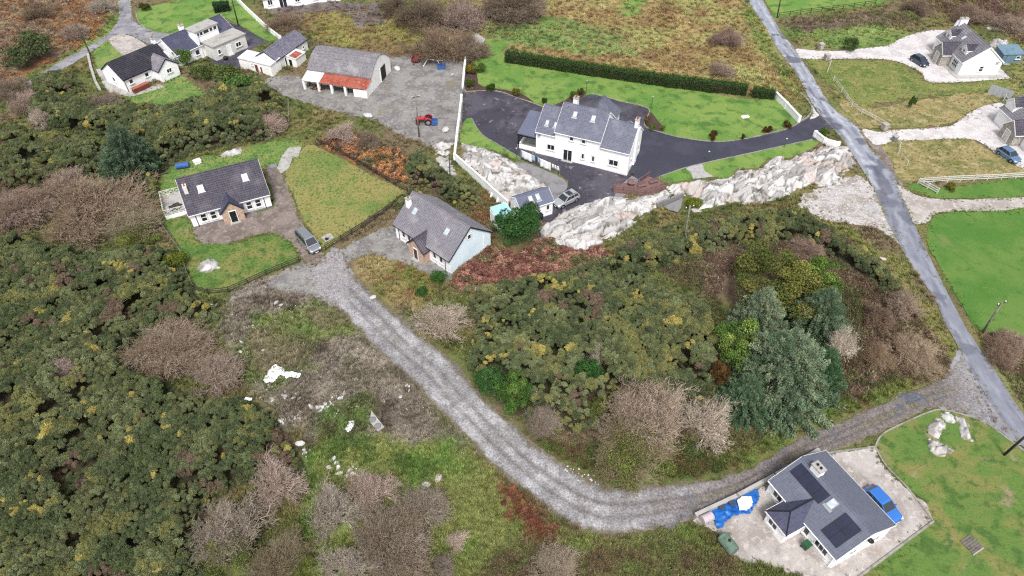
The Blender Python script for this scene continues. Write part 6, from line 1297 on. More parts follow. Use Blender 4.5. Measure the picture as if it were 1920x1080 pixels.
def bush(cx, cy, rpx, H, proto, tint, label, leaf=None, name='bare_bush', occ=True, dense=True, group=None):
    x, y, r = frame_of(cx, cy, rpx, H); t = thing(name, label, 'bush', (x, y, max(0, gz(x, y)) - .05), rng.uniform(0, 6.28), group); m = BARE[proto % len(BARE)]; fx, fy = rng.uniform(.85, 1.15), rng.uniform(.85, 1.15); dense = dense and proto != 2
    tint = tuple(q * (.75 * v + .25 * sum(tint) / 3) for v, q in zip(tint, (.97, .93, .84))); r *= .97; dense = dense and rng.random() < .6; t.rotation_euler = (rng.normal(0, .07), rng.normal(0, .07), t.rotation_euler[2])
    for nm, me, z in (('branches', m[0], 0), ('twigs', m[1], 0)):
        o = link(bpy.data.objects.new(nm, me), t); o.scale = (r * fx, r * fy, H); o.color = (*tint, 1)
    if dense:
        o = link(bpy.data.objects.new('twigs', BARE[(proto + 1) % len(BARE)][1]), t); o.scale = (r * .93 * fy, r * .93 * fx, H * .86); o.rotation_euler = (0, 0, 1.3); o.color = (*tint, 1)
    if leaf: o = link(bpy.data.objects.new('leaves', leaf), t); o.scale = (r * .95, r * .95, H * .9)
    if occ: OCC.append((x, y, r * .5))
    return t
def leaf_cloud(seed, n=5000, blobs=26, size=.07, cols=((86, 104, 44), (110, 124, 56), (70, 84, 38)), flat=.85, core=.35):
    """crown of unit radius and height: leaf faces spread over clumps"""
    rg = np.random.default_rng(seed); C = []
    while len(C) < blobs:
        p = rg.uniform(-1, 1, 3); rr_ = np.linalg.norm(p)
        if core < rr_ < .86 + .12 * math.sin(4 * math.atan2(p[1], p[0]) + seed): p[2] = .52 + p[2] * .46; C.append((p, rg.uniform(.55, 1.25) * 1.30 / blobs ** .42))
    per = n // blobs; T = []; K = []
    for p, r in C:
        d = nrm(rg.normal(0, 1, (per, 3))); d[:, 2] = np.abs(d[:, 2]) * .8 + d[:, 2] * .2; q = p + d * (r * rg.uniform(.75, 1.05, per))[:, None] * np.array([1, 1, flat])
        a = nrm(rg.normal(0, 1, (per, 3)) + d * .3); b = nrm(np.cross(a, d + rg.normal(0, .5, (per, 3)))); s = size * rg.uniform(.6, 1.3, per)[:, None]
        T.append(np.stack([q - a * s * .6, q + a * s * .6, q + b * s], 1)); base = A3(S(*cols[rg.integers(0, len(cols))])) * 1.25 * rg.uniform(.75, 1.2)
        K.append(np.clip(base * rg.uniform(.65, 1.4, per)[:, None], 0, 1))
    return tri_mesh('crown', np.concatenate(T), M['veg'], np.concatenate(K))
def trunk_mesh(seed, limbs=7):
    rg = np.random.default_rng(seed); p0 = [np.zeros(3)]; p1 = [np.array([.02, .03, .35])]; r0 = [.06]; r1 = [.045]
    for i in range(limbs):
        az = 6.28 * i / limbs; b = np.array([.02, .03, rg.uniform(.25, .4)]); e = np.array([.55 * math.cos(az), .55 * math.sin(az), rg.uniform(.55, .85)]); m_ = (b + e) / 2 + np.array([0, 0, .08]); p0 += [b, m_]; p1 += [m_, e]; r0 += [.035, .022]; r1 += [.022, .008]
    t = tubes3(np.array(p0), np.array(p1), np.array(r0), np.array(r1)); return tri_mesh('trunk', t, M['veg'], np.tile(A3(S(110, 92, 76)), (len(t), 1)))
TRUNKS = [trunk_mesh(i) for i in range(3)]
def tree(cx, cy, rpx, H, crown, label, name='leafy_tree', tint=(1, 1, 1), cat='tree', k=.55, group=None):
    fx, fy = rng.uniform(.88, 1.15), rng.uniform(.88, 1.15)
    x, y, r = frame_of(cx, cy, rpx, H, k); t = thing(name, label, cat, (x, y, max(0, gz(x, y)) - .05), rng.uniform(0, 6.28), group)
    o = link(bpy.data.objects.new('trunk', TRUNKS[0]), t); o.scale = (r, r, H)
    o = link(bpy.data.objects.new('crown', crown), t); o.scale = (r * fx, r * fy, H); o.color = (*tint, 1); OCC.append((x, y, r * .9)); return t
def spruce_mesh(seed, cols, levels=22, shape=.85, density=1.0, droop=.12):
    rg = np.random.default_rng(seed); T = []; K = []
    for lv in range(levels):
        f = lv / (levels - 1); z = .06 + .92 * f + rg.normal(0, .012); Lr = (1 - f) ** shape * 1.0 + .04; nb = int((11 - 5 * f) * density)
        for b in range(nb):
            az = 6.283 * (b + rg.uniform(-.35, .35)) / nb + lv * .7; L = Lr * rg.uniform(.72, 1.1); base = A3(S(*cols[rg.integers(0, len(cols))])) * np.array([1.48, 1.32, .98]) * rg.uniform(.75, 1.2)
            n = max(8, int(260 * L * density)); t = np.sqrt(rg.uniform(.04, 1, n)); d = np.array([math.cos(az), math.sin(az), 0]); side = np.array([-d[1], d[0], 0])
            zz = z - droop * t * L + .05 * t ** 3 + rg.normal(0, .022, n); w = (.16 * L + .04) * (1.15 - t) * rg.uniform(-1, 1, n)
            q = d * (t * L)[:, None] + side * w[:, None]; q[:, 2] = zz
            out = nrm(d + side * (np.sign(w) * .8)[:, None] + np.array([0, 0, .12]) + rg.normal(0, .25, (n, 3))); ln = rg.uniform(.018, .045, n)[:, None] * (.6 + .5 * L); per = nrm(np.cross(out, np.array([0, 0, 1.]) + rg.normal(0, .35, (n, 3))))
            T.append(np.stack([q - per * ln * .30, q + per * ln * .30, q + out * ln], 1)); K.append(np.clip(base * rg.uniform(.7, 1.35, n)[:, None], 0, 1))
    return tri_mesh('crown', np.concatenate(T), M['veg'], np.concatenate(K))
def conifer(cx, cy, rpx, H, me, label, tint=(1, 1, 1), k=.45, name='spruce_tree'):
    x, y, r = frame_of(cx, cy, rpx, H, k); t = thing(name, label, 'tree', (x, y, max(0, gz(x, y)) - .05), rng.uniform(0, 6.28))
    MB().tube((0, 0, 0), (0, 0, H * .97), r * .07, .03, 8).build('trunk', M['bark'], t); o = link(bpy.data.objects.new('crown', me), t); o.scale = (r, r, H); o.color = (*tint, 1); OCC.append((x, y, r * .85)); return t

SPR = [spruce_mesh(1, ((78, 104, 92), (96, 120, 108), (66, 90, 78)), 24, .7, 1.5), spruce_mesh(2, ((104, 128, 118), (88, 112, 100), (124, 142, 130)), 22, .65, 1.5), spruce_mesh(3, ((58, 96, 72), (72, 108, 84), (50, 82, 62)), 22, .75, 1.5)]
conifer(235, 285, 62, 9.0, SPR[0], 'dark blue-green spruce rising from gorse left of the cottage', (.85, .9, .9))
conifer(1475, 690, 112, 9.5, SPR[1], 'largest blue-grey spruce in the group by the track', (.82, .88, .82))
conifer(1425, 590, 62, 8.0, SPR[1], 'pale blue spruce behind the largest spruce', (1.05, 1.05, 1.0))
conifer(1540, 590, 70, 8.0, SPR[0], 'blue-green spruce nearest the brown scrub and road', (1.1, 1.1, 1.05))
conifer(1545, 690, 52, 6.5, SPR[2], 'deep green spruce beside the dead white tree', (1, 1, 1))
conifer(1400, 745, 60, 5.5, SPR[0], 'low dark spruce at the foot of the largest spruce', (.85, .95, .85))
LC = [leaf_cloud(1, 26000, 90, .026, ((110, 112, 46), (92, 100, 44), (128, 122, 56), (84, 98, 42))), leaf_cloud(2, 14000, 60, .036, ((110, 140, 54), (92, 126, 46), (128, 150, 62), (82, 112, 44))), leaf_cloud(3, 9000, 40, .045, ((58, 92, 46), (70, 106, 54), (50, 80, 42))),
      leaf_cloud(4, 3500, 22, .07, ((84, 106, 52), (70, 90, 46), (96, 116, 58))), leaf_cloud(5, 2500, 16, .09, ((88, 104, 40), (104, 116, 46), (76, 92, 36))), leaf_cloud(6, 12000, 50, .034, ((104, 112, 58), (120, 124, 66), (92, 100, 50)))]
tree(1460, 530, 112, 6.5, LC[0], 'broad olive-yellow autumn tree above the spruces')
tree(1390, 650, 58, 5.5, LC[1], 'bright green leafy tree against the largest spruce')
tree(1350, 700, 22, 3.0, LC[1], 'small red-leaved bush under the bright green tree', 'autumn_bush', (1.1, .38, .6), 'bush')
tree(1520, 520, 60, 5.0, LC[1], 'mid-green tree at the right flank of the olive tree', tint=(.75, .8, .7))
tree(965, 425, 44, 4.5, LC[2], 'dark green pine beside the garage and greenhouse', 'pine_tree', (.85, 1.0, .85)); tree(990, 405, 26, 4.5, LC[2], 'second dark pine crowding the garage wall', 'pine_tree', (.9, 1.0, .85))
tree(920, 715, 34, 3.2, LC[2], 'rounded deep green bush at the gorse edge by the track', 'leafy_bush', (1.1, 1.15, 1.0), 'bush'); tree(965, 735, 40, 4.0, LC[1], 'brighter green sapling clump at the gorse edge by the track', 'leafy_bush', (.72, .85, .8), 'bush')
tree(1105, 700, 36, 3.5, LC[2], 'glossy green holly bush under a dead crown in the gorse', 'leafy_bush', (.9, 1.1, .85), 'bush')
tree(345, 107, 17, 3.2, LC[3], 'round green garden bush at the corner of the black-roofed cottage', 'garden_bush', (.95, 1.1, .75), 'bush')
for cx, cy, r, lab in ((380, 135, 22, 'brownish rounded bush behind the green corner bush'), (420, 140, 30, 'large olive bush row below the pale extension'), (455, 155, 38, 'broad leafy green thicket above the farm track')): tree(cx, cy, r, 3.0, LC[3], lab, 'garden_bush', (.9, .85, .8) if r < 35 else (.8, 1, .8), 'bush')
tree(70, 85, 36, 4.5, LC[3], 'silvery evergreen tree beside the pale lane', 'evergreen_tree', (.85, .72, 1.0)); tree(40, 105, 34, 4.0, LC[3], 'second silvery evergreen at the foot of the heath', 'evergreen_tree', (.8, .68, .92))
tree(55, 72, 18, 3, LC[2], 'small dark evergreen above the silvery trees', 'evergreen_tree')
tree(822, 520, 16, 1.8, LC[2], 'small green shrub at the corner of the pale blue gable', 'small_shrub', (1, 1.2, .8), 'bush'); tree(790, 550, 12, 1.3, LC[2], 'low dark green shrub in yellow grass beside the track', 'small_shrub', (.9, 1, .8), 'bush')
tree(325, 488, 25, 1.8, LC[4], 'yellow-green rounded bush at the wire fence corner', 'small_shrub', (1.2, 1.1, .7), 'bush')
tree(1597, 82, 13, 3.0, LC[3], 'single dark bush on the grass beside the pale drive', 'small_shrub', (.7, .75, .75), 'bush'); tree(1711, 192, 6, 2.5, LC[3], 'small palm-like shrub in the straw field', 'small_shrub', (.6, .7, .5), 'bush')
tree(1785, 350, 9, 1.2, LC[4], 'tawny bush beside the white ranch fence', 'small_shrub', (1.4, 1.0, .8), 'bush'); tree(1300, 382, 16, 1.2, LC[4], 'yellow-green gorse clump by the concrete pad', 'small_shrub', (1.3, 1.2, .5), 'bush')
for cx, cy, r, tint, lab in [(1339, 254, 9, (.9, .28, .5), 'dark red rounded shrub at the middle of the driveway kerb'), (1440, 243, 8, (.85, .28, .5), 'dark red rounded shrub on the lawn edge before the entrance wall'), (1477, 233, 8, (.85, .3, .5), 'dark red rounded shrub closest to the white entrance wall'), (1393, 256, 4, (.8, .35, .5), 'tiny dark shrub between two red shrubs on the kerb'),
                           (920, 164, 9, (.5, .7, .5), 'round green shrub in the bed by the boundary wall'), (966, 172, 9, (1.4, 1.0, .7), 'tawny grass-like shrub beside the driveway bend'), (898, 128, 13, (1.0, 1.1, 1.2), 'grey-green domed shrub against the boundary wall'), (884, 128, 12, (1.6, 1.0, .6), 'orange-tinged shrub against the boundary wall'), (880, 155, 10, (.7, .8, .6), 'dark green shrub at the foot of the boundary wall'), (1020, 188, 7, (.5, .6, .5), 'low dark shrub in the bed behind the left wing'), (1075, 178, 9, (1, 1, .9), 'bushy shrub behind the rear chimney'), (1088, 172, 8, (.9, .7, .7), 'reddish shrub behind the rear hipped roof'),
                           (1225, 238, 6, (1.2, 1.2, 1.0), 'silvery shrub in the brown planting bed'), (1243, 240, 5, (1.6, 1.6, 1.5), 'pale round shrub at the end of the planting bed'), (1215, 225, 7, (1.3, .8, .8), 'rusty shrub in the planting bed by the chimney'), (270, 12, 9, (.5, .5, .4), 'dark round shrub at the lawn entrance by the lane'), (1545, 247, 10, (.8, 1.0, .6), 'low green shrub behind the short entrance wall')]:
    tree(cx, cy, r, 1.3 if r < 9 else 1.7, LC[4], lab, 'garden_shrub', tint, 'shrub')
sheet('planting_bed', PL([(1209, 210), (1222, 212), (1232, 225), (1245, 243), (1225, 246), (1212, 238)]), M['soil'], .045, 3); sheet('planting_bed', PL([(873, 120), (890, 122), (896, 150), (905, 162), (975, 174), (1000, 192), (1030, 201), (965, 181), (930, 170), (873, 170)]), M['soil'], .044, 2)
sheet('planting_bed', PL([(1025, 204), (1060, 188), (1085, 170), (1100, 176), (1060, 196)]), M['soil'], .046, 2)

# bare bushes, one by one
br, pk, gr, dk, wh, ol = (1.0, .96, .92), (1.15, .98, 1.0), (1.02, 1.0, .98), (.72, .66, .62), (1.75, 1.75, 1.75), (.95, .95, .72)
B = [(325, 650, 80, 3.6, 3, (1.15, 1.05, .98), 'large tan leafless bush at the edge of the soil patch'), (410, 695, 62, 3.0, 1, (1.1, 1.0, .98), 'tan leafless bush spreading over the soil patch corner'), (180, 390, 92, 4.5, 3, (1.12, 1.0, .92), 'big brown leafless bush left of the lattice terrace'), (245, 420, 55, 3.5, 1, ol, 'olive-tinged leafless bush close to the lattice terrace'), (45, 385, 55, 3.6, 3, pk, 'mauve leafless bush in gorse beside the big brown one'), (120, 345, 45, 3.5, 1, (1.15, 1.02, .95), 'brown leafless bush above the mauve one'),
     (520, 905, 55, 3.0, 2, pk, 'pale-stemmed bare bush beside the gorse edge and broken stones'), (440, 990, 75, 3.6, 1, gr, 'spreading grey bare bush with pale stems at the gorse edge'), (530, 1050, 60, 3.2, 3, ol, 'olive-brown leafless bush below the pale-stemmed one'), (630, 960, 62, 3.6, 2, gr, 'tangled grey bare bush beside a dark hollow'), (700, 925, 48, 3.0, 2, pk, 'pinkish bare bush arching over the dark hollow'), (740, 1020, 85, 3.8, 3, br, 'broad brown leafless thicket below the dark hollow'), (790, 950, 48, 3.0, 1, gr, 'rounded grey bare bush below the white stones'), (660, 1060, 60, 3.0, 2, gr, 'pale tangled bare bush under the brown thicket'), (857, 1015, 22, 1.8, 2, (1.5, 1.35, 1.3), 'small pale pinkish dead bush standing alone in the grass'), (830, 1060, 25, 2.0, 1, gr, 'small grey bush below the pale pinkish one'), (1040, 1058, 42, 2.0, 1, (1.15, 1.1, .98), 'low pale leafless bush beside dark red bracken'),
     (832, 600, 54, 3.4, 2, (1.25, 1.18, 1.12), 'splayed bare bush with pale stems at the track edge'), (1210, 770, 88, 5.0, 1, (1.25, 1.14, 1.04), 'huge tan leafless willow at the bend of the track'), (1180, 850, 72, 3.6, 3, (1.0, 1.05, .68), 'olive leafy skirt bush below the huge willow'), (1322, 790, 62, 3.8, 2, (1.3, 1.25, 1.2), 'grey bare bush between the huge willow and the spruces'), (1020, 785, 35, 2.4, 1, br, 'small brown bare bush at the gorse edge'), (505, 232, 32, 2.8, 1, (1.45, 1.2, 1.25), 'pinkish domed bare bush beside the short mossy pole'), (640, 252, 34, 2.4, 2, pk, 'grey mauve bare bush below the barn'), (690, 262, 28, 2.0, 3, br, 'low brown bush below the farmyard boulders'),
     (830, 84, 66, 4.6, 3, (1.02, .88, .78), 'large russet leafless bush behind the farmyard trailer'), (795, 25, 52, 4.5, 3, dk, 'dark bare thicket behind the russet bush'), (868, 32, 40, 5.0, 1, (1.0, .85, .88), 'mauve bare tree beside the dark thicket'), (965, 8, 70, 4.5, 3, dk, 'wide dark bare thicket at the head of the meadow'), (882, 92, 34, 3.6, 3, (.95, .85, .8), 'brown bare bush screening the derelict hut'), (740, 12, 30, 3, 3, dk, 'dark bare bush by the farmhouse yard'),
     (1690, 575, 38, 2.4, 1, (1.1, .95, .88), 'brown leafless scrub bush beside the road verge'), (1650, 595, 30, 2.4, 3, (1.1, .92, .86), 'mauve-brown scrub bush right of the spruces'), (1708, 655, 42, 2.2, 1, (1.2, 1.05, .85), 'tawny leafless scrub at the junction corner'), (1642, 668, 30, 2.0, 3, (1.15, .95, .75), 'rusty scrub bush beside the dead white tree'), (1575, 645, 32, 4.5, 2, wh, 'dead whitened tree between spruces and rusty scrub'), (1730, 690, 30, 1.6, 1, (1.2, 1.1, .85), 'low pale scrub at the grass edge of the junction'),
     (60, 190, 42, 3.2, 1, pk, 'mauve bare bush below the silvery evergreens'), (20, 165, 36, 3.2, 3, br, 'brown bare bush at the heath foot'), (195, 198, 42, 2.8, 3, (.95, .9, .98), 'grey-mauve domed bush below the white cottage'), (75, 220, 22, 3.0, 2, (1.5, 1.4, 1.4), 'pale bare sapling beside orange leaves'), (122, 692, 26, 3.0, 2, (1.45, 1.3, 1.35), 'pale bare sapling poking out of the gorse'), (1360, 72, 30, 2.6, 3, (1.1, .88, .92), 'mauve bare bush alone in the straw meadow'), (1355, 133, 26, 1.8, 1, (1.0, .88, .85), 'low brown bush above the long hedge'), (535, 42, 38, 2.2, 3, (.98, .84, .74), 'russet scrub beside the white garden wall'), (1120, 670, 20, 3.2, 2, (1.5, 1.5, 1.35), 'dead pale crown above the glossy holly'),
     (140, 60, 26, 2.4, 1, (1.1, .92, .9), 'mauve bush on the heath beside the tall pole'), (190, 12, 30, 3.0, 2, gr, 'grey bare tree on the heath by the lane'), (70, 20, 30, 2.4, 3, (.9, .78, .7), 'brown bush on the open heath'), (1820, 30, 36, 2.6, 3, (1.0, .84, .82), 'dark mauve scrub beyond the dormer house'), (1895, 45, 34, 2.4, 1, (1.0, .86, .8), 'brown scrub beside the blue-grey shed'), (1720, 12, 30, 2.0, 3, (.9, .78, .76), 'dark scrub at the far field corner'), (1400, 560, 30, 2.2, 1, (1.15, .95, .88), 'pinkish scrub between gorse and the olive tree'), (1510, 470, 40, 2.0, 3, (1.1, .88, .9), 'mauve scrub behind the olive tree'), (1880, 660, 40, 1.4, 3, (1.05, .86, .78), 'low brown heather bush on the road bank'), (1900, 640, 30, 1.4, 1, (1.1, .9, .85), 'pale heather bush below the deep green field')]
for b in B: bush(*b)
def lf(cx, cy, r, H, lab): tree(cx, cy, r, H, LC[5], lab, 'leafy_bush', (.95, 1.0, .75), 'bush')
lf(1192, 852, 72, 3.6, 'olive-green leafy bush under the huge willow'); lf(430, 1040, 48, 2.6, 'olive leafy bush beneath the spreading grey bush'); lf(560, 1060, 30, 2.2, 'small olive leafy bush under the bare thicket'); lf(255, 440, 40, 2.4, 'olive leafy bush below the big brown bush'); lf(1115, 765, 22, 2.6, 'yellow-green bush at the shoulder of the huge willow')

# clipped hedges
def hedge(label, pts, w, h, dens=520, cols=((58, 100, 40), (72, 118, 46), (48, 86, 36)), name='clipped_hedge', cat='hedge', tan=True):
    p0 = pts[0]; t = thing(name, label, cat, (p0[0], p0[1], 0)); rg = np.random.default_rng(len(pts) * 7 + int(w * 10)); T = []; K = []; core = MB()
    for a, b in zip(pts, pts[1:]):
        a = np.array(a) - p0; b = np.array(b) - p0; L = np.linalg.norm(b - a); d = (b - a) / L; nn = np.array([-d[1], d[0]])
        m = (a + b) / 2; core.box((m[0], m[1], h * .46), (L, w * .84, h * .9), math.atan2(d[1], d[0]))
        n = int(L * dens); u = rg.uniform(-.1, L + .1, n); f = rg.uniform(0, 1, n); pos = np.zeros((n, 3)); out = np.zeros((n, 3))
        side = np.where(f < .42, -1, np.where(f < .62, 1, 0)); v = rg.uniform(-w / 2, w / 2, n)
        ww = np.where(side == 0, v, side * w / 2 * (1 - .06 * rg.random(n))); hz = np.where(side == 0, h * (1 + .03 * rg.normal(0, 1, n)), rg.uniform(0, h, n)); bul = .07 * np.sin(u * 1.7) + .05 * np.sin(u * 4.1)
        ww = ww + np.sign(ww) * bul; pos[:, :2] = a + d * u[:, None] + nn * ww[:, None]; pos[:, 2] = hz + np.where(side == 0, bul, 0)
        out[:, :2] = nn * side[:, None]; out[:, 2] = np.where(side == 0, 1, .35); out = nrm(out + rg.normal(0, .45, (n, 3))); per = nrm(np.cross(out, rg.normal(0, 1, (n, 3)))); s = rg.uniform(.10, .22, n)[:, None]
        T.append(np.stack([pos - per * s * .5, pos + per * s * .5, pos + out * s * 1.2], 1)); ci = rg.integers(0, len(cols), n); C = np.array([A3(S(*c)) for c in cols])[ci] * rg.uniform(.6, 1.4, n)[:, None]
        if tan: tp = (side == 0) & (v > w * .15) & (rg.random(n) < .5); C[tp] = A3(S(170, 140, 84)) * rg.uniform(.8, 1.2, tp.sum())[:, None]
        K.append(np.clip(C, 0, 1))
    core.build('core', M['bark'], t); link(bpy.data.objects.new('foliage', tri_mesh('foliage', np.concatenate(T), M['veg'], np.concatenate(K))), t); return t
hedge('long clipped green hedge along the top of the back lawn', PL([(949, 114), (1100, 138), (1250, 160), (1398, 178)]), 1.7, 2.0)
hedge('short clipped hedge block at the end of the long hedge', PL([(1410, 180), (1450, 184)]), 1.6, 1.6)
hedge('dark green clipped hedge block on the bungalow lawn', PL([(403, 22), (432, 18)]), 2.0, 1.7, 700, ((44, 84, 50), (52, 96, 56)), 'hedge_block', tan=False)

# --- scattered growth: one object per kind of stand, instanced clumps
def protos(name, meshes):
    c = bpy.data.collections.new(name)
    for i, me in enumerate(meshes): c.objects.link(bpy.data.objects.new('%s_%02d' % (name, i), me))
    return c
def scatter(name, label, cat, coll, nproto, pos, rot, scl, idx, tint):
    me = bpy.data.meshes.new(name); n = len(pos); me.vertices.add(n); me.vertices.foreach_set('co', pos.astype(np.float32).ravel())
    for nm, ty, arr in (('rot', 'FLOAT_VECTOR', rot), ('scl', 'FLOAT_VECTOR', scl)):
        a = me.attributes.new(nm, ty, 'POINT'); a.data.foreach_set('vector', arr.astype(np.float32).ravel())
    a = me.attributes.new('pidx', 'INT', 'POINT'); a.data.foreach_set('value', idx.astype(np.int32))
    a = me.attributes.new('tint', 'FLOAT_COLOR', 'POINT'); c4 = np.ones((n, 4), np.float32); c4[:, :3] = tint; a.data.foreach_set('color', c4.ravel())
    o = link(bpy.data.objects.new(name, me)); g = bpy.data.node_groups.new(name + '_nodes', 'GeometryNodeTree'); g.interface.new_socket('Geometry', in_out='INPUT', socket_type='NodeSocketGeometry'); g.interface.new_socket('Geometry', in_out='OUTPUT', socket_type='NodeSocketGeometry')
    N = g.nodes; gi = N.new('NodeGroupInput'); go = N.new('NodeGroupOutput'); iop = N.new('GeometryNodeInstanceOnPoints'); ci = N.new('GeometryNodeCollectionInfo')
    ci.inputs['Collection'].default_value = coll; ci.inputs['Separate Children'].default_value = True; ci.inputs['Reset Children'].default_value = True
    def at(nm, ty): q = N.new('GeometryNodeInputNamedAttribute'); q.data_type = ty; q.inputs['Name'].default_value = nm; return q.outputs['Attribute']
    er = N.new('FunctionNodeEulerToRotation'); g.links.new(at('rot', 'FLOAT_VECTOR'), er.inputs[0]); iop.inputs['Pick Instance'].default_value = True
    m2p = N.new('GeometryNodeMeshToPoints'); g.links.new(gi.outputs[0], m2p.inputs[0])
    g.links.new(m2p.outputs[0], iop.inputs['Points']); g.links.new(ci.outputs[0], iop.inputs['Instance']); g.links.new(at('pidx', 'INT'), iop.inputs['Instance Index']); g.links.new(er.outputs[0], iop.inputs['Rotation']); g.links.new(at('scl', 'FLOAT_VECTOR'), iop.inputs['Scale'])
    g.links.new(iop.outputs[0], go.inputs[0]); md = o.modifiers.new('growth', 'NODES'); md.node_group = g
    o['kind'] = 'stuff'; return tag(o, label, cat)
def gorse_puff(seed, n=520):
    rg = np.random.default_rng(seed); nb = 7; cen = nrm(rg.normal(0, 1, (nb, 3))) * .45; cen[:, 2] = np.abs(cen[:, 2]) * .8 + .15; cen[0] = (0, 0, .45)
    k = rg.integers(0, nb, n); d = nrm(rg.normal(0, 1, (n, 3)) + np.array([0, 0, .35])); q = cen[k] + d * .42 * rg.uniform(.8, 1.05, n)[:, None]
    out = nrm(d + rg.normal(0, .35, (n, 3)) + np.array([0, 0, .25])); per = nrm(np.cross(out, rg.normal(0, 1, (n, 3)))); s = rg.uniform(.09, .19, n)[:, None]
    T = np.stack([q - per * s * .42 - out * s * .35, q + per * s * .42 - out * s * .35, q + out * s * .8], 1); c = np.ones((n, 3)) * rg.uniform(.55, 1.4, n)[:, None]
    b = bmesh.new(); bmesh.ops.create_icosphere(b, subdivisions=1, radius=.36); ct = []
    for cc_ in cen[:6]:
        for f in b.faces: ct.append([[v.co.x + cc_[0], v.co.y + cc_[1], v.co.z + cc_[2]] for v in f.verts])
    b.free(); ct = np.array(ct); return tri_mesh('gorse_clump', np.concatenate([T, ct]), M['veg_inst'], np.concatenate([c, np.full((len(ct), 3), .6)]))  # core tinted darker, as inner twigs and as shade between the spikes
def tuft(seed, n=16, lean=.55, w=.05, h=1.0):
    rg = np.random.default_rng(seed); az = rg.uniform(0, 6.28, n); r = rg.uniform(0, .35, n); base = np.stack([r * np.cos(az), r * np.sin(az), np.full(n, -.08)], 1); az2 = az + rg.normal(0, .6, n); l = rg.uniform(.2, 1, n) * lean
    tip = base + np.stack([l * np.cos(az2), l * np.sin(az2), h * rg.uniform(.55, 1.1, n)], 1); per = np.stack([-np.sin(az2), np.cos(az2), np.zeros(n)], 1) * (w * rg.uniform(.7, 1.5, n))[:, None]
    c = np.ones((n, 3)) * rg.uniform(.7, 1.35, n)[:, None]; return tri_mesh('grass_tuft', np.stack([base - per, base + per, tip], 1), M['veg_inst'], c)
def twiggy(seed, n=110):
    rg = np.random.default_rng(seed); d = nrm(rg.normal(0, 1, (n, 3)) * np.array([1, 1, .6]) + np.array([0, 0, .5])); q = d * rg.uniform(.1, .8, n)[:, None]; q[:, 2] = np.abs(q[:, 2]) * .9
    out = nrm(d + rg.normal(0, .6, (n, 3))); per = nrm(np.cross(out, rg.normal(0, 1, (n, 3)))); s = rg.uniform(.25, .55, n)[:, None]; wd = rg.uniform(.03, .16, n)[:, None]
    c = np.ones((n, 3)) * rg.uniform(.5, 1.45, n)[:, None]; return tri_mesh('scrub_clump', np.stack([q - per * s * wd, q + per * s * wd, q + out * s], 1), M['veg_inst'], c)
def frond(seed, n=60):
    rg = np.random.default_rng(seed); az = rg.uniform(0, 6.28, n); r = rg.uniform(0, .5, n); base = np.stack([r * np.cos(az), r * np.sin(az), rg.uniform(.05, .5, n)], 1); az2 = rg.uniform(0, 6.28, n); l = rg.uniform(.35, .75, n)
    tip = base + np.stack([l * np.cos(az2), l * np.sin(az2), rg.uniform(-.15, .25, n)], 1); per = np.stack([-np.sin(az2), np.cos(az2), rg.normal(0, .5, n)], 1) * (.11 * rg.uniform(.6, 1.4, n))[:, None]
    c = np.ones((n, 3)) * rg.uniform(.55, 1.4, n)[:, None]; return tri_mesh('bracken_frond', np.stack([base - per, base + per, tip], 1), M['veg_inst'], c)
CG = protos('gorse_clump', [gorse_puff(i) for i in range(6)]); CT = protos('grass_tuft', [tuft(i, 14 + 3 * i) for i in range(5)]); CS = protos('scrub_clump', [twiggy(i) for i in range(5)]); CB = protos('bracken_frond', [frond(i) for i in range(4)])
def occluded(x, y):
    k = np.zeros(len(x), bool)
    for ox_, oy_, r in OCC: k |= (x - ox_) ** 2 + (y - oy_) ** 2 < r * r
    for poly in SHEETS_ROCK: k |= pip(poly, x, y)
    return k
def fill(poly, sp):
    xs = [p[0] for p in poly]; ys = [p[1] for p in poly]; X, Y = np.meshgrid(np.arange(min(xs), max(xs), sp), np.arange(min(ys), max(ys), sp)); x = (X + rng.uniform(-.45, .45, X.shape) * sp).ravel(); y = (Y + rng.uniform(-.45, .45, X.shape) * sp).ravel(); k = pip(poly, x + (fbm(x, y, 1.5, 2, 3) - .5) * 1.6, y); return x[k], y[k]
VIS = PL([(-160, -60), (2080, -60), (2080, 1180), (-160, 1180)])
names = ['dense dark gorse thicket between the white cottage and the lattice terrace', 'gorse thicket at the far left below the mauve bushes', 'great dark gorse thicket filling the ground left of the soil patch', 'dense gorse block between the track bend and the red bracken', 'ragged gorse belt below the bedrock and stony pull-in', 'gorse bank behind the grey-roofed cottage', 'small gorse clump at the grey cottage chimney corner', 'gorse tussock by the barn']
gcs = np.array([A3(S(*c)) for c in ((86, 98, 66), (80, 92, 66), (98, 110, 78), (106, 112, 74), (92, 98, 70), (114, 124, 90))])
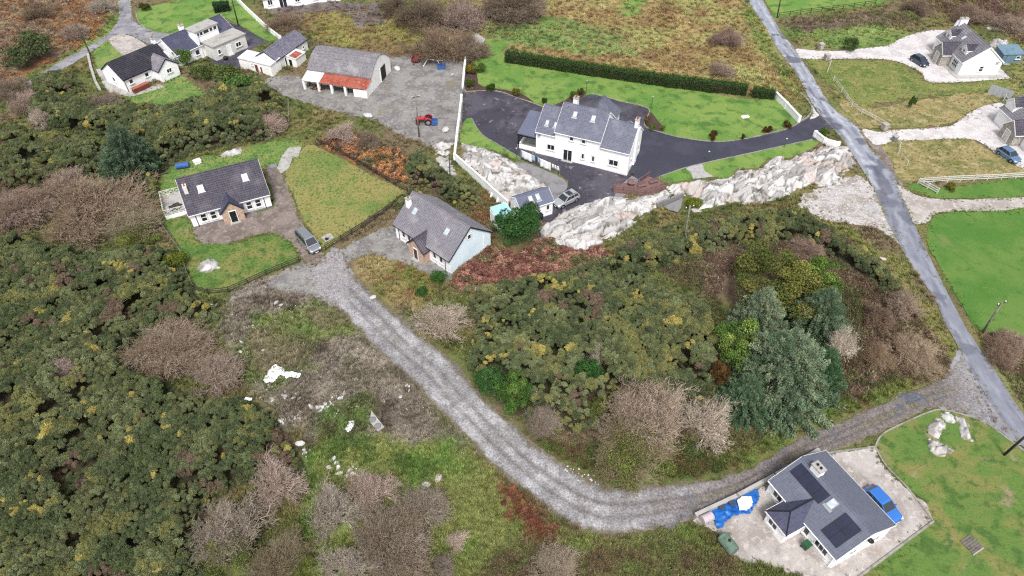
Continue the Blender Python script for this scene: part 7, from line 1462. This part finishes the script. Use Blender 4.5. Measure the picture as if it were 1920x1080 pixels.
for gi_, poly in enumerate(GORSE[:7]):
    x, y = fill(poly, .50); c, z, wl, _ = gcol(x, y); k = (wl > .25) & pip(VIS, x, y) & ~occluded(x, y); x, y, z = x[k], y[k], z[k]; e = edge_dist(poly, x, y)
    hb = .35 + sstep(0, 1.6, e) * (.8 + 2.2 * fbm(x, y, 4.0, 3, 51)) + .9 * (fbm(x, y, 1.3, 2, 52) - .5)
    hb = hb + ({3: 1.0, 0: .7, 5: .7}.get(gi_, 0) * sstep(.3, 2, e)); gap = fbm(x, y, 2.6, 3, 53) > (.70 if gi_ == 3 else .67); hb = np.where(gap, hb * .25, hb); n = len(x); s = np.clip(.50 * np.exp(rng.normal(0, .28, n)) * (.75 + .5 * fbm(x, y, 2.2, 2, 58)), .22, .95) * np.where(gap, .7, 1)
    pos = np.stack([x, y, z + np.maximum(hb - s * .7, 0)], 1); rot = np.stack([rng.normal(0, .15, n), rng.normal(0, .15, n), rng.uniform(0, 6.28, n)], 1); scl = np.stack([s, s, s * rng.uniform(.85, 1.25, n)], 1)
    q = fbm(x, y, 3.0, 3, 54); ci = np.clip(((q - .25) / .5 * 6 + rng.normal(0, .8, n)).astype(int), 0, 5); t = gcs[ci] * np.array([1.60, 1.56, 1.34]) * rng.uniform(.75, 1.25, n)[:, None]
    fl = (fbm(x, y, 1.9, 3, 55) + rng.normal(0, .035, n)) > .765; t[fl] = A3(S(206, 190, 96)) * 1.1 * rng.uniform(.75, 1.1, fl.sum())[:, None]
    f2 = ~fl & (fbm(x, y, 2.4, 3, 57) > .66); t[f2] = t[f2] * .5 + A3(S(176, 172, 92)) * .5
    brn = ~fl & (fbm(x, y, 3.2, 3, 56) > .745); t[brn] = A3(S(146, 124, 102)) * rng.uniform(.8, 1.1, brn.sum())[:, None]
    scatter('gorse_thicket', names[gi_], 'gorse', CG, 6, pos, rot, scl, rng.integers(0, 6, n), t)
# scrub and bracken stands
def stand(name, label, cat, coll, npr, poly, sp, cols, size, hgt, dens=1.0, seed=60):
    x, y = fill(poly, sp); c, z, wl, g = gcol(x, y); k = (wl > .35) & pip(VIS, x, y) & ~occluded(x, y) & (rng.random(len(x)) < dens); x, y, z = x[k], y[k], z[k]; n = len(x)
    if n == 0: return
    s = rng.uniform(*size, n); C = np.array([A3(S(*q)) for q in cols]); ci = np.clip(((fbm(x, y, 3, 3, seed) - .25) / .5 * len(cols) + rng.normal(0, .5, n)).astype(int), 0, len(cols) - 1)
    scatter(name, label, cat, coll, npr, np.stack([x, y, z], 1), np.stack([rng.normal(0, .2, n), rng.normal(0, .2, n), rng.uniform(0, 6.28, n)], 1), np.stack([s, s, s * rng.uniform(*hgt, n)], 1), rng.integers(0, npr, n), C[ci] * rng.uniform(.75, 1.45, n)[:, None] * (1.15 if coll is CS else .9))
brown = ((134, 108, 92), (112, 92, 74), (148, 124, 104), (120, 112, 74), (96, 100, 60))
stand('bracken', 'red-brown dead bracken slope below the grey-roofed cottage', 'bracken', CB, 4, ZONES[15][0], .5, ((150, 100, 86), (126, 82, 70), (164, 118, 98), (112, 108, 70)), (.45, .95), (.7, 1.5), .8)
stand('bracken', 'orange autumn bracken along the meadow lawn fence', 'bracken', CB, 4, ZONES[16][0], .6, ((164, 112, 74), (120, 96, 74), (186, 130, 74), (104, 98, 66)), (.5, .9), (.8, 1.3))
stand('scrub', 'brown bramble scrub between the olive tree and the road', 'scrub', CS, 5, ZONES[19][0], .62, brown, (.55, 1.0), (.8, 1.3))
stand('heath', 'russet and straw heath above the silvery evergreens', 'heath', CS, 5, ZONES[6][0], .9, ((150, 122, 96), (126, 96, 80), (170, 148, 112), (172, 116, 64), (116, 100, 76)), (.5, .95), (.6, 1.0), .8)
stand('scrub', 'brown heather bank between the road and the deep green field', 'scrub', CS, 5, ZONES[24][0], .6, brown, (.45, .8), (.6, 1.0))
stand('scrub', 'mauve brown scrub beyond the dormer house', 'scrub', CS, 5, ZONES[27][0], 1.0, ((128, 100, 88), (108, 84, 74), (146, 118, 98), (124, 118, 72)), (.6, 1.1), (.7, 1.2), .8)
stand('scrub', 'tangled scrub strip below the far field fence', 'scrub', CS, 5, ZONES[26][0], .8, brown, (.5, .9), (.6, 1.0))
stand('bracken', 'dark red dock and bracken patches below the track bend', 'bracken', CB, 4, ZONES[13][0], .5, ((140, 78, 58), (112, 60, 48), (128, 104, 58)), (.3, .6), (.7, 1.1), .35)
stand('scrub', 'mixed brown and green growth below the track at the tank', 'scrub', CS, 5, ZONES[14][0], .55, ((124, 106, 72), (104, 80, 62), (112, 124, 60), (96, 116, 54)), (.4, .75), (.6, 1.0))
stand('scrub', 'bramble edge under the willow beside the track', 'scrub', CS, 5, ZONES[22][0], .55, ((84, 108, 50), (70, 92, 44), (112, 92, 64), (100, 120, 54)), (.4, .75), (.7, 1.2))
stand('scrub', 'tawny rough growth between the grey cottage and the garage', 'scrub', CS, 5, ZONES[18][0], .6, ((144, 112, 76), (124, 120, 72), (156, 98, 70), (108, 104, 66)), (.4, .8), (.6, 1.0))
stand('scrub', 'rush clumps across the straw meadow behind the hedge', 'rushes', CS, 5, ZONES[0][0], 1.3, ((168, 142, 84), (132, 102, 66), (112, 84, 62), (150, 140, 80)), (.45, .9), (.5, .9), .75)
stand('scrub', 'russet bushes and rushes in the field behind the barn', 'rushes', CS, 5, ZONES[4][0], 1.1, ((150, 122, 78), (138, 128, 70), (128, 98, 76)), (.4, .85), (.5, .9), .6)
stand('scrub', 'dark brambles among the gorse under the spruces', 'scrub', CS, 5, PL([(1270, 620), (1340, 560), (1600, 600), (1640, 700), (1580, 750), (1420, 820), (1330, 850), (1250, 830), (1340, 760)]), .65, ((84, 96, 52), (104, 92, 66), (96, 112, 58)), (.5, .9), (.7, 1.2))
# grass tufts over all wild ground, coloured like the ground they grow from
N = 150000; fy = rng.uniform(0, 1, N); u = rng.uniform(-120, 2040, N); v = -40 + 1180 * fy ** .85
a_ = (u - 960) / F; b_ = (540 - v) / F; tt = -CAMH / (-_s + b_ * _c); x = tt * a_; y = tt * (_c + b_ * _s); c, z, wl, g = gcol(x, y)
k = (wl > .55) & ~g & ~occluded(x, y); x, y, z, c = x[k], y[k], z[k], c[k]; n = len(x); dist = np.hypot(y, CAMH)
s = rng.uniform(.18, .42, n) * (.7 + .9 * fbm(x, y, 5, 3, 71)) * (.8 + dist / 220)
scatter('rough_grass', 'rough tussocky grass over the unmown ground', 'grass', CT, 5, np.stack([x, y, z], 1), np.stack([rng.normal(0, .2, n), rng.normal(0, .2, n), rng.uniform(0, 6.28, n)], 1), np.stack([s * 1.3, s * 1.3, s], 1), rng.integers(0, 5, n), np.clip(c * rng.uniform(.7, 1.75, n)[:, None], 0, 1))
# shorter tufts in the yellowing lawn and straw fields
xs_, ys_, cs_ = [], [], []
for nm, ca, cb, sp in (('meadow_lawn', (164, 150, 74), (110, 146, 56), .5), ('straw_field', (176, 156, 104), (124, 118, 66), .8), ('lower_straw_field', (176, 156, 104), (124, 118, 66), .8), ('upper_meadow', (146, 144, 76), (104, 128, 54), .8), ('front_lawn', (130, 148, 62), (96, 134, 50), .55), ('back_lawn', (120, 152, 70), (96, 130, 60), .55), ('cottage_field', (130, 160, 76), (104, 140, 64), .7)):
    o = bpy.data.objects[nm]; poly = [tuple(v.co[:2]) for v in o.data.vertices]; x, y = fill(poly, sp); k = pip(poly, x, y) & (edge_dist(poly, x, y) > .3); x, y = x[k], y[k]; f = sstep(.4, .6, fbm(x, y, 4, 3, 81)) ; xs_.append(x); ys_.append(y); cs_.append(mixa(np.broadcast_to(A3(S(*ca)), (len(x), 3)), A3(S(*cb)), f))
x = np.concatenate(xs_); y = np.concatenate(ys_); c = np.concatenate(cs_); n = len(x); s = rng.uniform(.12, .28, n)
scatter('meadow_grass', 'short yellowing grass tufts in the meadow lawns and straw fields', 'grass', CT, 5, np.stack([x, y, np.full(n, .02)], 1), np.stack([rng.normal(0, .2, n), rng.normal(0, .2, n), rng.uniform(0, 6.28, n)], 1), np.stack([s * 1.5, s * 1.5, s], 1), rng.integers(0, 5, n), np.clip(c * rng.uniform(.8, 1.35, n)[:, None], 0, 1))
# small pale stones strewn over the soil patch and the track shoulders
CP = protos('pebble', [boulder_mesh(20 + i, (1, .8, .6)) for i in range(3)])
x, y = fill(ZONES[9][0], .42); k = rng.random(len(x)) < .55 * sstep(.35, .6, fbm(x, y, 4, 3, 91)) + .08; x, y = x[k], y[k]; c, z, wl, g = gcol(x, y); k = (wl > .3); x, y, z = x[k], y[k], z[k]; n = len(x); s = rng.uniform(.06, .17, n) * rng.choice([1, 1, 1, 1.8], n)
scatter('pebbles', 'small pale stones strewn over the bare soil patch', 'pebbles', CP, 3, np.stack([x, y, z + .02], 1), np.stack([rng.normal(0, .3, n), rng.normal(0, .3, n), rng.uniform(0, 6.28, n)], 1), np.stack([s * 1.4, s, s * .8], 1), rng.integers(0, 3, n), np.ones((n, 3)))
# ragged grass along the borders of tracks, yards and fields
xs_, ys_, cs_ = [], [], []
for nm, ca, cb, sp, w in (('gravel_track', (122, 132, 66), (130, 116, 84), .22, .55), ('main_road', (128, 140, 70), (150, 144, 90), .30, .35), ('cottage_drive', (108, 134, 56), (128, 120, 72), .22, .22), ('gravel_apron', (124, 122, 70), (132, 114, 80), .25, .5), ('farmyard', (128, 130, 76), (120, 106, 82), .3, .8), ('stony_pull_in', (132, 132, 78), (146, 126, 92), .2, .9), ('pale_drive', (118, 138, 64), (136, 136, 76), .3, .2), ('neighbour_drive', (140, 132, 82), (150, 140, 94), .3, .25), ('lower_drive', (104, 136, 54), (130, 126, 78), .3, .3), ('bungalow_yard', (112, 120, 58), (104, 110, 56), .25, .35), ('meadow_lawn', (116, 140, 60), (130, 130, 66), .22, .3), ('front_lawn', (104, 136, 52), (96, 118, 50), .22, .25), ('back_lawn', (100, 128, 56), (92, 104, 52), .22, .5), ('cottage_field', (100, 124, 56), (90, 98, 52), .25, .7), ('roadside_green', (92, 126, 46), (126, 130, 66), .25, .4), ('fence_green', (92, 126, 46), (126, 130, 66), .3, .3), ('upper_lane', (112, 136, 58), (130, 124, 76), .3, .3), ('upper_meadow', (124, 130, 62), (140, 134, 78), .4, .6), ('straw_field', (150, 138, 88), (128, 120, 70), .4, .6)):
    q = np.array(SHEET_BY[nm] + [SHEET_BY[nm][0]]); L = np.hypot(*np.diff(q, axis=0).T).sum(); p = resample(q, int(L / sp)); n = len(p); x = p[:, 0] + rng.normal(0, w, n); y = p[:, 1] + rng.normal(0, w, n); k = pip(VIS, x, y) & (fbm(x, y, 2.5, 3, 95) > .36)
    xs_.append(x[k]); ys_.append(y[k]); f = sstep(.4, .6, fbm(x[k], y[k], 2.5, 3, 96)); cs_.append(mixa(np.broadcast_to(A3(S(*ca)), (k.sum(), 3)), A3(S(*cb)), f))
x = np.concatenate(xs_); y = np.concatenate(ys_); c = np.concatenate(cs_); n = len(x); s = rng.uniform(.10, .26, n)
scatter('verge_grass', 'ragged grass creeping over the edges of tracks and yards', 'grass', CT, 5, np.stack([x, y, np.full(n, .03)], 1), np.stack([rng.normal(0, .2, n), rng.normal(0, .2, n), rng.uniform(0, 6.28, n)], 1), np.stack([s * 1.6, s * 1.6, s], 1), rng.integers(0, 5, n), np.clip(c * rng.uniform(.8, 1.5, n)[:, None], 0, 1))
